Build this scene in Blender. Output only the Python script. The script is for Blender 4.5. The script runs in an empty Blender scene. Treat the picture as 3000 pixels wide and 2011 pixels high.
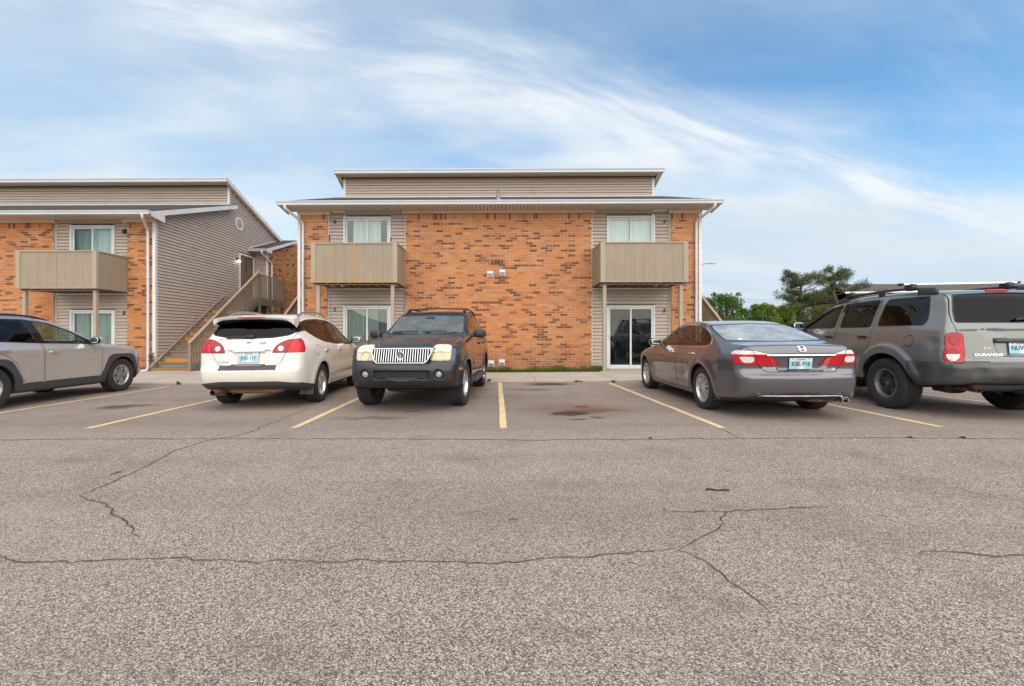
import bpy, bmesh, math, random
import numpy as np
from mathutils import Vector, Matrix
R = math.radians
SC = bpy.context.scene
COL = SC.collection
random.seed(7)
# ---------------------------------------------------------------- camera
FPX, PX0, PY0, CAMH, YAW = 1290.0, 1439.0, 985.0, 1.18, R(0.8)
cd = bpy.data.cameras.new('camera'); cam = bpy.data.objects.new('camera', cd); COL.objects.link(cam)
cd.sensor_width = 36.0; cd.sensor_fit = 'HORIZONTAL'; cd.lens = 36.0*FPX/3000
cd.shift_x = (1500-PX0)/3000; cd.shift_y = -(1005.5-PY0)/3000
cd.clip_start = 0.05; cd.clip_end = 6000
cam.location = (0, 0, CAMH); cam.rotation_euler = (R(90), 0, YAW)
SC.camera = cam
# ---------------------------------------------------------------- sky
SUN_EL, SUN_AZ = R(52), R(168)          # azimuth clockwise from +Y: behind the camera, to the right
wd = bpy.data.worlds.new('World'); SC.world = wd; wd.use_nodes = True
nt = wd.node_tree; nt.nodes.clear()
def wn(t, **k):
    n = nt.nodes.new(t)
    for a, b in k.items():
        if isinstance(a, str) and a.startswith('i_'): n.inputs[a[2:]].default_value = b
        else: setattr(n, a, b)
    return n
def wl(a, b): nt.links.new(a, b)
wo = wn('ShaderNodeOutputWorld'); bg = wn('ShaderNodeBackground'); bg.inputs['Strength'].default_value = 0.070
wl(bg.outputs[0], wo.inputs[0])
sky = wn('ShaderNodeTexSky'); sky.sky_type = 'NISHITA'; sky.sun_disc = False
sky.sun_elevation = SUN_EL; sky.sun_rotation = SUN_AZ; sky.air_density = 1.0; sky.dust_density = 0.6; sky.ozone_density = 1.6
tc = wn('ShaderNodeTexCoord'); sp = wn('ShaderNodeSeparateXYZ'); wl(tc.outputs['Generated'], sp.inputs[0])
def wm(op, a, b=None, c=None, clamp=False):
    n = wn('ShaderNodeMath'); n.operation = op; n.use_clamp = clamp
    for i, v in enumerate((a, b, c)):
        if v is None: continue
        if isinstance(v, (int, float)): n.inputs[i].default_value = v
        else: wl(v, n.inputs[i])
    return n.outputs[0]
zz = wm('ADD', wm('MAXIMUM', sp.outputs[2], 0.0), 0.25)
cu = wm('DIVIDE', sp.outputs[0], zz); cv = wm('DIVIDE', sp.outputs[1], zz)
cmb = wn('ShaderNodeCombineXYZ'); wl(cu, cmb.inputs[0]); wl(cv, cmb.inputs[1])
def wnoise(vec, scale, detail, rough, rot, sc, loc, dist=0.0):
    mp = wn('ShaderNodeMapping'); mp.vector_type = 'TEXTURE'; wl(vec, mp.inputs[0])
    mp.inputs['Rotation'].default_value = (0, 0, rot); mp.inputs['Scale'].default_value = sc; mp.inputs['Location'].default_value = loc
    n = wn('ShaderNodeTexNoise'); wl(mp.outputs[0], n.inputs['Vector'])
    n.inputs['Scale'].default_value = scale; n.inputs['Detail'].default_value = detail
    n.inputs['Roughness'].default_value = rough; n.inputs['Distortion'].default_value = dist
    return n.outputs['Fac']
def wramp(fac, a, b):
    m = wn('ShaderNodeMapRange'); wl(fac, m.inputs['Value'])
    m.inputs['From Min'].default_value = a; m.inputs['From Max'].default_value = b; m.interpolation_type = 'SMOOTHSTEP'
    return m.outputs[0]
P_ = cmb.outputs[0]
A_ = R(16)
warp = wm('MULTIPLY', wm('SUBTRACT', wnoise(P_, 1.0, 5, 0.5, A_, (1.3, 0.8, 1), (2.0, 0.4, 0), 0.2), 0.5), 0.55)
vv = wm('ADD', wm('ADD', wm('MULTIPLY', wm('ADD', cu, 0.13), -math.sin(A_)), wm('MULTIPLY', wm('SUBTRACT', cv, 1.05), math.cos(A_))), warp)
fib = wnoise(P_, 1.0, 9, 0.60, R(20), (1.0, 0.30, 1), (0.3, 0.9, 0), 0.6)          # fibres of high cloud
band = wm('MULTIPLY', wm('POWER', 2.718, wm('MULTIPLY', wm('MULTIPLY', vv, vv), -38.0)), wramp(fib, 0.38, 0.64))
below = wramp(vv, -0.22, 0.22)
veil = wramp(wnoise(P_, 1.0, 5, 0.5, R(10), (1.5, 0.8, 1), (3.5, 6.1, 0), 0.4), 0.32, 0.66)
lump = wramp(wnoise(P_, 1.0, 6, 0.52, R(6), (1.1, 0.55, 1), (7.9, 1.6, 0), 0.3), 0.40, 0.64)
hz = wm('SUBTRACT', 1.0, wramp(sp.outputs[2], 0.02, 0.36))
cov = wm('ADD', wm('ADD', wm('MULTIPLY', band, 0.36), wm('MULTIPLY', below, 0.26)), wm('ADD', wm('MULTIPLY', veil, 0.44), wm('MULTIPLY', wramp(fib, 0.42, 0.75), 0.22)))
cov = wm('ADD', wm('ADD', cov, wm('MULTIPLY', lump, wm('MULTIPLY', below, 0.35))), wm('MULTIPLY', hz, 0.62), clamp=True)
shade = wm('ADD', wm('MULTIPLY', wramp(wnoise(P_, 1.0, 5, 0.5, R(4), (1.4, 0.55, 1), (11.0, 3.3, 0), 0.3), 0.34, 0.64), 0.75), wm('MULTIPLY', band, 0.6), clamp=True)
shade = wm('MULTIPLY', shade, wm('SUBTRACT', 1.0, wm('MULTIPLY', hz, 0.55)))
cc = wn('ShaderNodeMix'); cc.data_type = 'RGBA'; wl(shade, cc.inputs[0])
cc.inputs[6].default_value = (2.9, 3.5, 4.05, 1); cc.inputs[7].default_value = (4.3, 4.5, 4.65, 1)
skc = wn('ShaderNodeMix'); skc.data_type = 'RGBA'; skc.blend_type = 'MULTIPLY'; skc.inputs[0].default_value = 1.0
wl(sky.outputs[0], skc.inputs[6]); skc.inputs[7].default_value = (0.60, 0.92, 1.0, 1)
mxs = wn('ShaderNodeMix'); mxs.data_type = 'RGBA'; wl(cov, mxs.inputs[0])
wl(skc.outputs[2], mxs.inputs[6]); wl(cc.outputs[2], mxs.inputs[7]); wl(mxs.outputs[2], bg.inputs[0])
# ---------------------------------------------------------------- sun (veiled by thin cloud: very soft)
sd_ = bpy.data.lights.new('sun', 'SUN'); sun = bpy.data.objects.new('sun', sd_); COL.objects.link(sun)
sd_.energy = 1.5; sd_.angle = R(110); sd_.color = (1.0, 0.86, 0.69)
sdir = Vector((math.sin(SUN_AZ)*math.cos(SUN_EL), math.cos(SUN_AZ)*math.cos(SUN_EL), math.sin(SUN_EL)))
sun.rotation_euler = sdir.to_track_quat('Z', 'Y').to_euler(); sun.location = (0, -10, 30)
SC.view_settings.view_transform = 'Standard'; SC.view_settings.look = 'None'
SC.view_settings.exposure = 1.62; SC.view_settings.gamma = 1.0; SC.view_settings.use_curve_mapping = False
SC.render.film_transparent = False
SC.cycles.max_bounces = 8; SC.cycles.transparent_max_bounces = 12
# ---------------------------------------------------------------- measuring: a place on the plane y = Y seen at photo pixel (px, py)
TILT = 0.008
def gz(x): return TILT*max(-25.0, min(25.0, x))
def at(px, py, Y):
    t = (px-PX0)/FPX; ca, sa = math.cos(YAW), math.sin(YAW)
    X = Y*(t*ca-sa)/(ca+t*sa); zc = -X*sa+Y*ca
    return Vector((X, Y, CAMH+(PY0-py)/FPX*zc))
def ground_at(px, py, lift=0.0):
    Y = 8.0
    for _ in range(30):
        p = at(px, py, Y); g = gz(p.x)+lift
        Y = Y*(CAMH-g)/max(1e-6, CAMH-p.z)
    return at(px, py, Y)
# ---------------------------------------------------------------- object helpers
def tag(o, label=None, cat=None, group=None, kind=None):
    if label: o['label'] = label
    if cat: o['category'] = cat
    if group: o['group'] = group
    if kind: o['kind'] = kind
    return o
def link(name, me, mat=None, parent=None, loc=None, rot=None, scale=None):
    o = bpy.data.objects.new(name, me); COL.objects.link(o)
    if mat is not None and me is not None and len(me.materials) == 0: me.materials.append(mat)
    if parent is not None: o.parent = parent
    if loc is not None: o.location = loc
    if rot is not None: o.rotation_euler = rot
    if scale is not None: o.scale = scale
    return o
def empty(name, loc=(0, 0, 0), rot=(0, 0, 0), parent=None):
    o = bpy.data.objects.new(name, None); COL.objects.link(o); o.location = loc; o.rotation_euler = rot
    o.empty_display_size = 0.2
    if parent: o.parent = parent
    return o
class MB:
    def __init__(s): s.v = []; s.f = []
    def add(s, vs, fs):
        b = len(s.v); s.v += [tuple(p) for p in vs]; s.f += [tuple(i+b for i in f) for f in fs]; return s
    def box(s, x0, x1, y0, y1, z0, z1, c=0.0):
        if c <= 0:
            return s.add([(x0,y0,z0),(x1,y0,z0),(x1,y1,z0),(x0,y1,z0),(x0,y0,z1),(x1,y0,z1),(x1,y1,z1),(x0,y1,z1)],
                 [(0,3,2,1),(4,5,6,7),(0,1,5,4),(1,2,6,5),(2,3,7,6),(3,0,4,7)])
        # chamfered box: one octagonal ring set in each axis (24 verts)
        X = (x0, x1); Y = (y0, y1); Z = (z0, z1); vs = []; idx = {}
        for i in (0, 1):
            for j in (0, 1):
                for k in (0, 1):
                    sx, sy, sz = (1, -1)[i], (1, -1)[j], (1, -1)[k]
                    p = (X[i], Y[j], Z[k])
                    idx[i,j,k,0] = len(vs); vs.append((p[0], p[1]+sy*c, p[2]+sz*c))
                    idx[i,j,k,1] = len(vs); vs.append((p[0]+sx*c, p[1], p[2]+sz*c))
                    idx[i,j,k,2] = len(vs); vs.append((p[0]+sx*c, p[1]+sy*c, p[2]))
        fs = []
        def q(*k): fs.append(tuple(idx[a] for a in k))
        q((0,0,0,0),(0,0,1,0),(0,1,1,0),(0,1,0,0)); q((1,0,0,0),(1,1,0,0),(1,1,1,0),(1,0,1,0))
        q((0,0,0,1),(1,0,0,1),(1,0,1,1),(0,0,1,1)); q((0,1,0,1),(0,1,1,1),(1,1,1,1),(1,1,0,1))
        q((0,0,0,2),(0,1,0,2),(1,1,0,2),(1,0,0,2)); q((0,0,1,2),(1,0,1,2),(1,1,1,2),(0,1,1,2))
        for i in (0,1):
            for j in (0,1): a = [(i,j,0,0),(i,j,0,1),(i,j,1,1),(i,j,1,0)]; q(*(a if (i+j)%2==0 else a[::-1]))
            for k in (0,1): a = [(i,0,k,0),(i,1,k,0),(i,1,k,2),(i,0,k,2)]; q(*(a if (i+k)%2==0 else a[::-1]))
        for j in (0,1):
            for k in (0,1): a = [(0,j,k,1),(0,j,k,2),(1,j,k,2),(1,j,k,1)]; q(*(a if (j+k)%2==0 else a[::-1]))
        for i in (0,1):
            for j in (0,1):
                for k in (0,1): a = [(i,j,k,0),(i,j,k,2),(i,j,k,1)]; q(*(a if (i+j+k)%2==0 else a[::-1]))
        return s.add(vs, fs)
    def prism(s, poly, o, u, v, w):
        # poly: 2D points, mapped o + a*u + b*v, extruded by vector w
        n = len(poly); o, u, v, w = map(Vector, (o, u, v, w))
        A = [o+u*a+v*b for a, b in poly]; B = [p+w for p in A]
        return s.add(A+B, [tuple(range(n-1, -1, -1)), tuple(range(n, 2*n))]+[(i, (i+1) % n, n+(i+1) % n, n+i) for i in range(n)])
    def bar(s, a, b, w, h, up=(0, 0, 1)):
        a, b = Vector(a), Vector(b); d = (b-a); up = Vector(up)
        r = d.cross(up).normalized(); t = r.cross(d).normalized()
        return s.prism([(-w/2, -h/2), (w/2, -h/2), (w/2, h/2), (-w/2, h/2)], a, r, t, d)
    def tube(s, pts, rad, n=8, closed=False, caps=True):
        pts = [Vector(p) for p in pts]; m = len(pts); rings = []
        rads = rad if isinstance(rad, (list, tuple)) else [rad]*m
        prev = None
        for i, p in enumerate(pts):
            if closed: d = pts[(i+1) % m]-pts[i-1]
            else: d = pts[min(i+1, m-1)]-pts[max(i-1, 0)]
            d.normalize()
            if prev is None:
                r = d.orthogonal().normalized()
            else:
                r = (prev-d*prev.dot(d)).normalized()
            prev = r; t = d.cross(r)
            rings.append([p+(r*math.cos(2*math.pi*k/n)+t*math.sin(2*math.pi*k/n))*rads[i] for k in range(n)])
        vs = [q for rg in rings for q in rg]; fs = []
        for i in range(m if closed else m-1):
            j = (i+1) % m
            for k in range(n): fs.append((i*n+k, i*n+(k+1) % n, j*n+(k+1) % n, j*n+k))
        if caps and not closed: fs += [tuple(range(n-1, -1, -1)), tuple((m-1)*n+k for k in range(n))]
        return s.add(vs, fs)
    def lathe(s, prof, o, axis, n=32, ref=None):
        # prof: (radius, along) pairs round the axis through o
        o, ax = Vector(o), Vector(axis).normalized(); r = Vector(ref) if ref else ax.orthogonal().normalized(); t = ax.cross(r)
        m = len(prof); vs = []
        for k in range(n):
            c, sn = math.cos(2*math.pi*k/n), math.sin(2*math.pi*k/n)
            for rad, al in prof: vs.append(o+ax*al+(r*c+t*sn)*rad)
        fs = []
        for k in range(n):
            j = (k+1) % n
            for i in range(m-1): fs.append((k*m+i, j*m+i, j*m+i+1, k*m+i+1))
        return s.add(vs, fs)
    def mesh(s, name, mat=None, smooth=None):
        me = bpy.data.meshes.new(name); me.from_pydata(s.v, [], s.f); me.update()
        if mat: me.materials.append(mat)
        if smooth is not None:
            me.polygons.foreach_set('use_smooth', [True]*len(me.polygons))
            if smooth < 179: me.set_sharp_from_angle(angle=R(smooth))
        return me
    def build(s, name, mat, parent=None, smooth=None, **k):
        return link(name, s.mesh(name, mat, smooth), None, parent, **k)
def fix_normals(me):
    bm = bmesh.new(); bm.from_mesh(me); bmesh.ops.recalc_face_normals(bm, faces=bm.faces); bm.to_mesh(me); bm.free()
def text_mesh(txt, size, depth, mat, name='lettering', shear=0.0, sx=1.0, bold=0.0, center=True):
    cu_ = bpy.data.curves.new(name, 'FONT'); cu_.body = txt; cu_.size = size; cu_.extrude = depth; cu_.shear = shear
    cu_.offset = bold; cu_.resolution_u = 3
    if center: cu_.align_x = 'CENTER'; cu_.align_y = 'CENTER'
    t = bpy.data.objects.new(name, cu_); COL.objects.link(t)
    dg = bpy.context.evaluated_depsgraph_get(); me = bpy.data.meshes.new_from_object(t.evaluated_get(dg))
    bpy.data.objects.remove(t); bpy.data.curves.remove(cu_)
    me.name = name; me.materials.clear(); me.materials.append(mat)
    if sx != 1.0: me.transform(Matrix.Diagonal((sx, 1, 1, 1)))
    return me
# ---------------------------------------------------------------- materials
class NT:
    def __init__(s, name):
        s.m = bpy.data.materials.new(name); s.m.use_nodes = True; s.t = s.m.node_tree; s.t.nodes.clear()
        s.out = s.n('ShaderNodeOutputMaterial')
    def n(s, t, **k):
        n = s.t.nodes.new(t)
        for a, b in k.items(): setattr(n, a, b)
        return n
    def l(s, a, b): s.t.links.new(a, b)
    def setin(s, node, key, v):
        if v is None: return
        if isinstance(v, bpy.types.NodeSocket): s.l(v, node.inputs[key])
        elif isinstance(v, (tuple, list)) and len(v) == 3 and node.inputs[key].type == 'RGBA': node.inputs[key].default_value = (*v, 1)
        else: node.inputs[key].default_value = v
    def math(s, op, a, b=None, clamp=False):
        n = s.n('ShaderNodeMath', operation=op); n.use_clamp = clamp; s.setin(n, 0, a); s.setin(n, 1, b); return n.outputs[0]
    def coord(s, kind='Object', scale=(1, 1, 1), loc=(0, 0, 0), rot=(0, 0, 0)):
        tc = s.n('ShaderNodeTexCoord'); mp = s.n('ShaderNodeMapping'); s.l(tc.outputs[kind], mp.inputs[0])
        mp.inputs['Scale'].default_value = scale; mp.inputs['Location'].default_value = loc; mp.inputs['Rotation'].default_value = rot
        return mp.outputs[0]
    def noise(s, vec, scale, detail=4, rough=0.5, dist=0.0, out='Fac'):
        n = s.n('ShaderNodeTexNoise'); s.setin(n, 'Vector', vec); n.inputs['Scale'].default_value = scale
        n.inputs['Detail'].default_value = detail; n.inputs['Roughness'].default_value = rough; n.inputs['Distortion'].default_value = dist
        return n.outputs[out]
    def voro(s, vec, scale, feature='F1', out='Distance', rnd=1.0):
        n = s.n('ShaderNodeTexVoronoi', feature=feature); s.setin(n, 'Vector', vec); n.inputs['Scale'].default_value = scale
        n.inputs['Randomness'].default_value = rnd; return n.outputs[out]
    def rng(s, v, a, b, c=0.0, d=1.0, smooth=True):
        n = s.n('ShaderNodeMapRange', interpolation_type='SMOOTHSTEP' if smooth else 'LINEAR'); s.setin(n, 'Value', v)
        for k, x in zip(('From Min', 'From Max', 'To Min', 'To Max'), (a, b, c, d)): n.inputs[k].default_value = x
        return n.outputs[0]
    def mix(s, f, a, b, mode='MIX'):
        n = s.n('ShaderNodeMix', data_type='RGBA', blend_type=mode); s.setin(n, 0, f); s.setin(n, 6, a); s.setin(n, 7, b); return n.outputs[2]
    def ramp(s, f, stops, const=False):
        n = s.n('ShaderNodeValToRGB'); s.setin(n, 0, f); e = n.color_ramp
        if const: e.interpolation = 'CONSTANT'
        while len(e.elements) < len(stops): e.elements.new(0.5)
        for el, (p, c) in zip(e.elements, stops): el.position = p; el.color = (*c, 1)
        return n.outputs[0]
    def bump(s, h, strength=0.3, dist=0.01, normal=None):
        n = s.n('ShaderNodeBump'); s.setin(n, 'Height', h); n.inputs['Strength'].default_value = strength; n.inputs['Distance'].default_value = dist
        if normal: s.l(normal, n.inputs['Normal'])
        return n.outputs[0]
    def bsdf(s, base, rough=0.5, metal=0.0, normal=None, coat=0.0, coat_rough=0.05, spec=0.5, **kw):
        b = s.n('ShaderNodeBsdfPrincipled'); s.setin(b, 'Base Color', base); s.setin(b, 'Roughness', rough); s.setin(b, 'Metallic', metal)
        s.setin(b, 'Specular IOR Level', spec); s.setin(b, 'Coat Weight', coat); s.setin(b, 'Coat Roughness', coat_rough)
        if normal: s.l(normal, b.inputs['Normal'])
        for k, v in kw.items(): s.setin(b, k, v)
        return b
    def done(s, node): s.l(node.outputs[0], s.out.inputs[0]); return s.m
def M_plain(name, col, rough=0.5, metal=0.0, var=0.12, scale=6.0, bump=0.0, coat=0.0, spec=0.5, bscale=60.0):
    n = NT(name); v = n.coord()
    f = n.noise(v, scale, 5, 0.55)
    c = n.mix(n.rng(f, 0.25, 0.75), tuple(x*(1-var) for x in col), tuple(min(1, x*(1+var)) for x in col))
    nm = n.bump(n.noise(v, bscale, 3), bump, 0.004) if bump > 0 else None
    r = n.rng(n.noise(v, scale*1.7, 3), 0.2, 0.8, max(0.02, rough-0.07), min(1, rough+0.07))
    return n.done(n.bsdf(c, r, metal, nm, coat=coat, spec=spec))
def M_streak(name, col, dirt, rough=0.6, amt=0.5, bump=0.1):
    # painted outdoor surface with vertical run marks and faint dirt
    n = NT(name); g = n.n('ShaderNodeNewGeometry').outputs['Position']
    mp = n.n('ShaderNodeMapping'); n.l(g, mp.inputs[0]); mp.inputs['Scale'].default_value = (9, 9, 0.7)
    a = n.rng(n.noise(mp.outputs[0], 1.0, 6, 0.6), 0.42, 0.78); b = n.rng(n.noise(g, 1.7, 5, 0.6), 0.35, 0.75)
    f = n.math('MULTIPLY', n.math('ADD', n.math('MULTIPLY', a, 0.6), n.math('MULTIPLY', b, 0.4)), amt, True)
    c = n.mix(f, col, dirt)
    return n.done(n.bsdf(c, rough, 0, n.bump(n.noise(g, 45, 4), bump, 0.003)))
# bricks: each carries its own number in the face attribute "rnd"
n = NT('brick'); v = n.coord('Object'); g = n.n('ShaderNodeNewGeometry').outputs['Position']
att = n.n('ShaderNodeAttribute', attribute_name='rnd'); rn = att.outputs['Fac']
base = n.ramp(rn, [(0.0, (0.50, 0.175, 0.055)), (0.22, (0.58, 0.225, 0.075)), (0.45, (0.53, 0.195, 0.062)), (0.62, (0.61, 0.27, 0.108)),
                   (0.745, (0.44, 0.215, 0.098)), (0.80, (0.42, 0.155, 0.062)), (0.865, (0.26, 0.098, 0.042)), (0.93, (0.115, 0.046, 0.024)), (1.0, (0.19, 0.068, 0.032))])
blot = n.noise(g, 26, 6, 0.65); smut = n.rng(blot, 0.56, 0.74)
c = n.mix(n.math('MULTIPLY', smut, n.rng(rn, 0.3, 1.0, 0.18, 0.75)), base, (0.15, 0.075, 0.035))
c = n.mix(n.rng(n.noise(g, 140, 3), 0.3, 0.7, 0.0, 0.22), c, (0.58, 0.23, 0.08))
c = n.mix(n.rng(n.noise(g, 0.55, 4), 0.42, 0.72, 0, 0.22), c, (0.34, 0.115, 0.04))
zs = n.n('ShaderNodeSeparateXYZ'); n.l(g, zs.inputs[0]); mps = n.n('ShaderNodeMapping'); n.l(g, mps.inputs[0]); mps.inputs['Scale'].default_value = (2.2, 2.2, .35)
c = n.mix(n.math('MULTIPLY', n.rng(zs.outputs[2], .15, 1.1, 1, 0), n.rng(n.noise(mps.outputs[0], 1.0, 6, .65), .3, .7, .1, .6)), c, (0.28, 0.10, 0.045))
c = n.mix(n.rng(n.noise(mps.outputs[0], 1.3, 6, .65), .56, .76, 0, .22), c, (0.60, 0.31, 0.15))
MAT_BRICK = n.done(n.bsdf(c, 0.88, 0, n.bump(n.noise(g, 130, 4, 0.7), 0.5, 0.006), spec=0.25))
n = NT('mortar'); g = n.n('ShaderNodeNewGeometry').outputs['Position']
c = n.mix(n.rng(n.noise(g, 3, 5), 0.3, 0.7), (0.46, 0.34, 0.24), (0.60, 0.47, 0.35))
MAT_MORTAR = n.done(n.bsdf(c, 0.95, 0, n.bump(n.noise(g, 200, 3), 0.4, 0.004), spec=0.2))
# vinyl siding
n = NT('vinyl_siding'); g = n.n('ShaderNodeNewGeometry').outputs['Position']
mp = n.n('ShaderNodeMapping'); n.l(g, mp.inputs[0]); mp.inputs['Scale'].default_value = (1.2, 1.2, 9)
oi = n.n('ShaderNodeObjectInfo').outputs['Random']
c = n.mix(n.rng(n.noise(mp.outputs[0], 2.0, 5, 0.6), 0.3, 0.7), (0.46, 0.365, 0.295), (0.53, 0.425, 0.35))
c = n.mix(n.math('MULTIPLY', oi, 0.25), c, (0.35, 0.275, 0.22))
c = n.mix(n.rng(n.noise(g, 1.1, 6, 0.65), 0.55, 0.8, 0, 0.35), c, (0.30, 0.23, 0.18))
MAT_SIDING = n.done(n.bsdf(c, 0.55, 0, n.bump(n.noise(mp.outputs[0], 30, 3), 0.12, 0.003)))
MAT_WHITE = M_streak('white_trim', (0.72, 0.71, 0.69), (0.42, 0.39, 0.34), 0.45, 0.45)
MAT_GUTTER = M_streak('gutter_white', (0.62, 0.64, 0.66), (0.40, 0.40, 0.40), 0.35, 0.35, 0.03)
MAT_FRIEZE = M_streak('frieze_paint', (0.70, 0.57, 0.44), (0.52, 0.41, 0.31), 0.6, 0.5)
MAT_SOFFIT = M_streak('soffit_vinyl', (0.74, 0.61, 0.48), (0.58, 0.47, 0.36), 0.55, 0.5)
MAT_PANEL = M_streak('balcony_paint', (0.335, 0.262, 0.182), (0.235, 0.18, 0.125), 0.7, 0.65, 0.25)
MAT_POST = M_streak('post_paint', (0.40, 0.32, 0.235), (0.28, 0.22, 0.16), 0.65, 0.6, 0.2)
MAT_RAIL = M_streak('weathered_rail', (0.265, 0.195, 0.135), (0.15, 0.11, 0.08), 0.85, 0.7, 0.4)
MAT_RAILTOP = M_streak('handrail_worn', (0.37, 0.27, 0.185), (0.20, 0.15, 0.11), 0.85, 0.6, 0.4)
MAT_NEWWOOD = M_streak('fresh_lumber', (0.56, 0.26, 0.068), (0.40, 0.165, 0.04), 0.75, 0.5, 0.2)
MAT_DOOR = M_plain('door_brown', (0.16, 0.115, 0.075), 0.5)
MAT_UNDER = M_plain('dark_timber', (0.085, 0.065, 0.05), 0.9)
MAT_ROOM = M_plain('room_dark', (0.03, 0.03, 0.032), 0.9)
MAT_BLACK = M_plain('black_metal', (0.012, 0.012, 0.013), 0.45)
MAT_GREYMETAL = M_plain('grey_metal', (0.20, 0.20, 0.20), 0.45, 0.6)
MAT_VENTW = M_plain('vent_white', (0.70, 0.69, 0.67), 0.5)
MAT_VENTG = M_plain('vent_flap_grey', (0.42, 0.41, 0.40), 0.5)
MAT_PLAQUE = M_plain('plaque_brown', (0.36, 0.125, 0.052), 0.7)
n = NT('shingles'); g = n.n('ShaderNodeNewGeometry').outputs['Position']
mp = n.n('ShaderNodeMapping'); n.l(g, mp.inputs[0]); mp.inputs['Scale'].default_value = (3.3, 7.0, 7.0)
c = n.mix(n.voro(mp.outputs[0], 1.0, out='Color'), (0.075, 0.062, 0.055), (0.16, 0.13, 0.115))
c = n.mix(n.rng(n.noise(g, 90, 3), 0.3, 0.7), c, (0.10, 0.083, 0.074))
MAT_SHINGLE = n.done(n.bsdf(c, 0.95, 0, n.bump(n.noise(g, 120, 3), 0.6, 0.006), spec=0.2))
def schlick(n, ior, k=1.0):
    # thin sheet: the same reflectance from both faces
    ge = n.n('ShaderNodeNewGeometry'); dp = n.n('ShaderNodeVectorMath', operation='DOT_PRODUCT'); n.l(ge.outputs['Normal'], dp.inputs[0]); n.l(ge.outputs['Incoming'], dp.inputs[1])
    c = n.math('SUBTRACT', 1.0, n.math('ABSOLUTE', dp.outputs['Value'])); f0 = ((ior-1)/(ior+1))**2
    return n.math('MULTIPLY', n.math('ADD', n.math('MULTIPLY', n.math('POWER', c, 5.0), 1-f0), f0), k, True)
def M_glass(name, tint, ior=1.5, rough=0.0, refl=1.0):
    n = NT(name); tr = n.n('ShaderNodeBsdfTransparent'); tr.inputs[0].default_value = (*tint, 1)
    gl = n.n('ShaderNodeBsdfGlossy'); gl.inputs['Roughness'].default_value = rough
    wv = n.bump(n.noise(n.coord(), 1.6, 2), 0.02, 0.02)
    n.l(wv, gl.inputs['Normal'])
    mx = n.n('ShaderNodeMixShader'); n.l(schlick(n, ior, refl), mx.inputs[0]); n.l(tr.outputs[0], mx.inputs[1]); n.l(gl.outputs[0], mx.inputs[2])
    return n.done(mx)
MAT_PANE = M_glass('window_pane', (0.90, 0.94, 0.92), 1.5, 0.0, 1.5)
MAT_PANEDARK = M_glass('door_pane', (0.66, 0.70, 0.70), 1.5, 0.0, 1.1)
def M_curtain(name, a, b, fold=22):
    n = NT(name); g = n.n('ShaderNodeNewGeometry').outputs['Position']
    mp = n.n('ShaderNodeMapping'); n.l(g, mp.inputs[0]); mp.inputs['Scale'].default_value = (fold, fold, 0.25)
    c = n.mix(n.rng(n.noise(mp.outputs[0], 1.0, 3), 0.35, 0.65), a, b)
    return n.done(n.bsdf(c, 0.9, 0))
MAT_CURT_PALE = M_curtain('curtain_pale', (0.50, 0.56, 0.53), (0.66, 0.70, 0.67))
MAT_BLIND = M_curtain('blind_pale', (0.66, 0.74, 0.73), (0.76, 0.82, 0.80), 40)
MAT_CURT_GREEN = M_curtain('curtain_green', (0.16, 0.19, 0.14), (0.30, 0.33, 0.26))
MAT_CURT_DARK = M_curtain('curtain_dark', (0.018, 0.019, 0.022), (0.05, 0.05, 0.055))
MAT_CURT_MAROON = M_curtain('curtain_maroon', (0.02, 0.012, 0.016), (0.05, 0.025, 0.032))
# concrete
n = NT('concrete'); g = n.n('ShaderNodeNewGeometry').outputs['Position']
c = n.mix(n.rng(n.noise(g, 0.9, 6, 0.6), 0.3, 0.7), (0.36, 0.305, 0.25), (0.46, 0.40, 0.335))
c = n.mix(n.rng(n.noise(g, 6, 6, 0.7), 0.56, 0.75, 0, 0.5), c, (0.27, 0.22, 0.18))
c = n.mix(n.rng(n.noise(g, 150, 2), 0.35, 0.65, 0, 0.25), c, (0.30, 0.255, 0.21))
MAT_CONC = n.done(n.bsdf(c, 0.9, 0, n.bump(n.noise(g, 140, 4), 0.25, 0.004), spec=0.3))
# asphalt with stains (oil, rust, rubber) that have their own shapes
n = NT('asphalt'); g = n.coord('Object')
wob = n.n('ShaderNodeVectorMath', operation='MULTIPLY_ADD')
nz = n.n('ShaderNodeTexNoise'); n.l(g, nz.inputs['Vector']); nz.inputs['Scale'].default_value = 2.6; nz.inputs['Detail'].default_value = 5; nz.inputs['Roughness'].default_value = 0.65
n.l(nz.outputs['Color'], wob.inputs[0]); wob.inputs[1].default_value = (0.55, 0.55, 0); n.l(g, wob.inputs[2])
stones = n.voro(g, 150, out='Color'); sep = n.n('ShaderNodeSeparateColor'); n.l(stones, sep.inputs[0])
sdist = n.voro(g, 150)
c = n.ramp(sep.outputs[0], [(0.0, (0.060, 0.045, 0.036)), (0.22, (0.21, 0.160, 0.126)), (0.48, (0.44, 0.356, 0.293)), (0.76, (0.60, 0.50, 0.422)), (0.92, (0.72, 0.63, 0.55)), (1.0, (0.82, 0.77, 0.70))])
c = n.mix(n.rng(sep.outputs[1], 0.93, 0.97, 0, 0.5), c, (0.36, 0.20, 0.12))
binder = n.rng(sdist, 0.35, 0.75)
c = n.mix(n.math('MULTIPLY', binder, 0.70), c, (0.105, 0.083, 0.069))
fine = n.voro(g, 330, out='Color'); sf = n.n('ShaderNodeSeparateColor'); n.l(fine, sf.inputs[0])
c = n.mix(n.rng(sf.outputs[0], 0.55, 1.0, 0, 0.40), c, (0.40, 0.33, 0.27))
big = n.noise(g, 0.33, 6, 0.62); mid = n.noise(g, 1.6, 6, 0.6)
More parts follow.
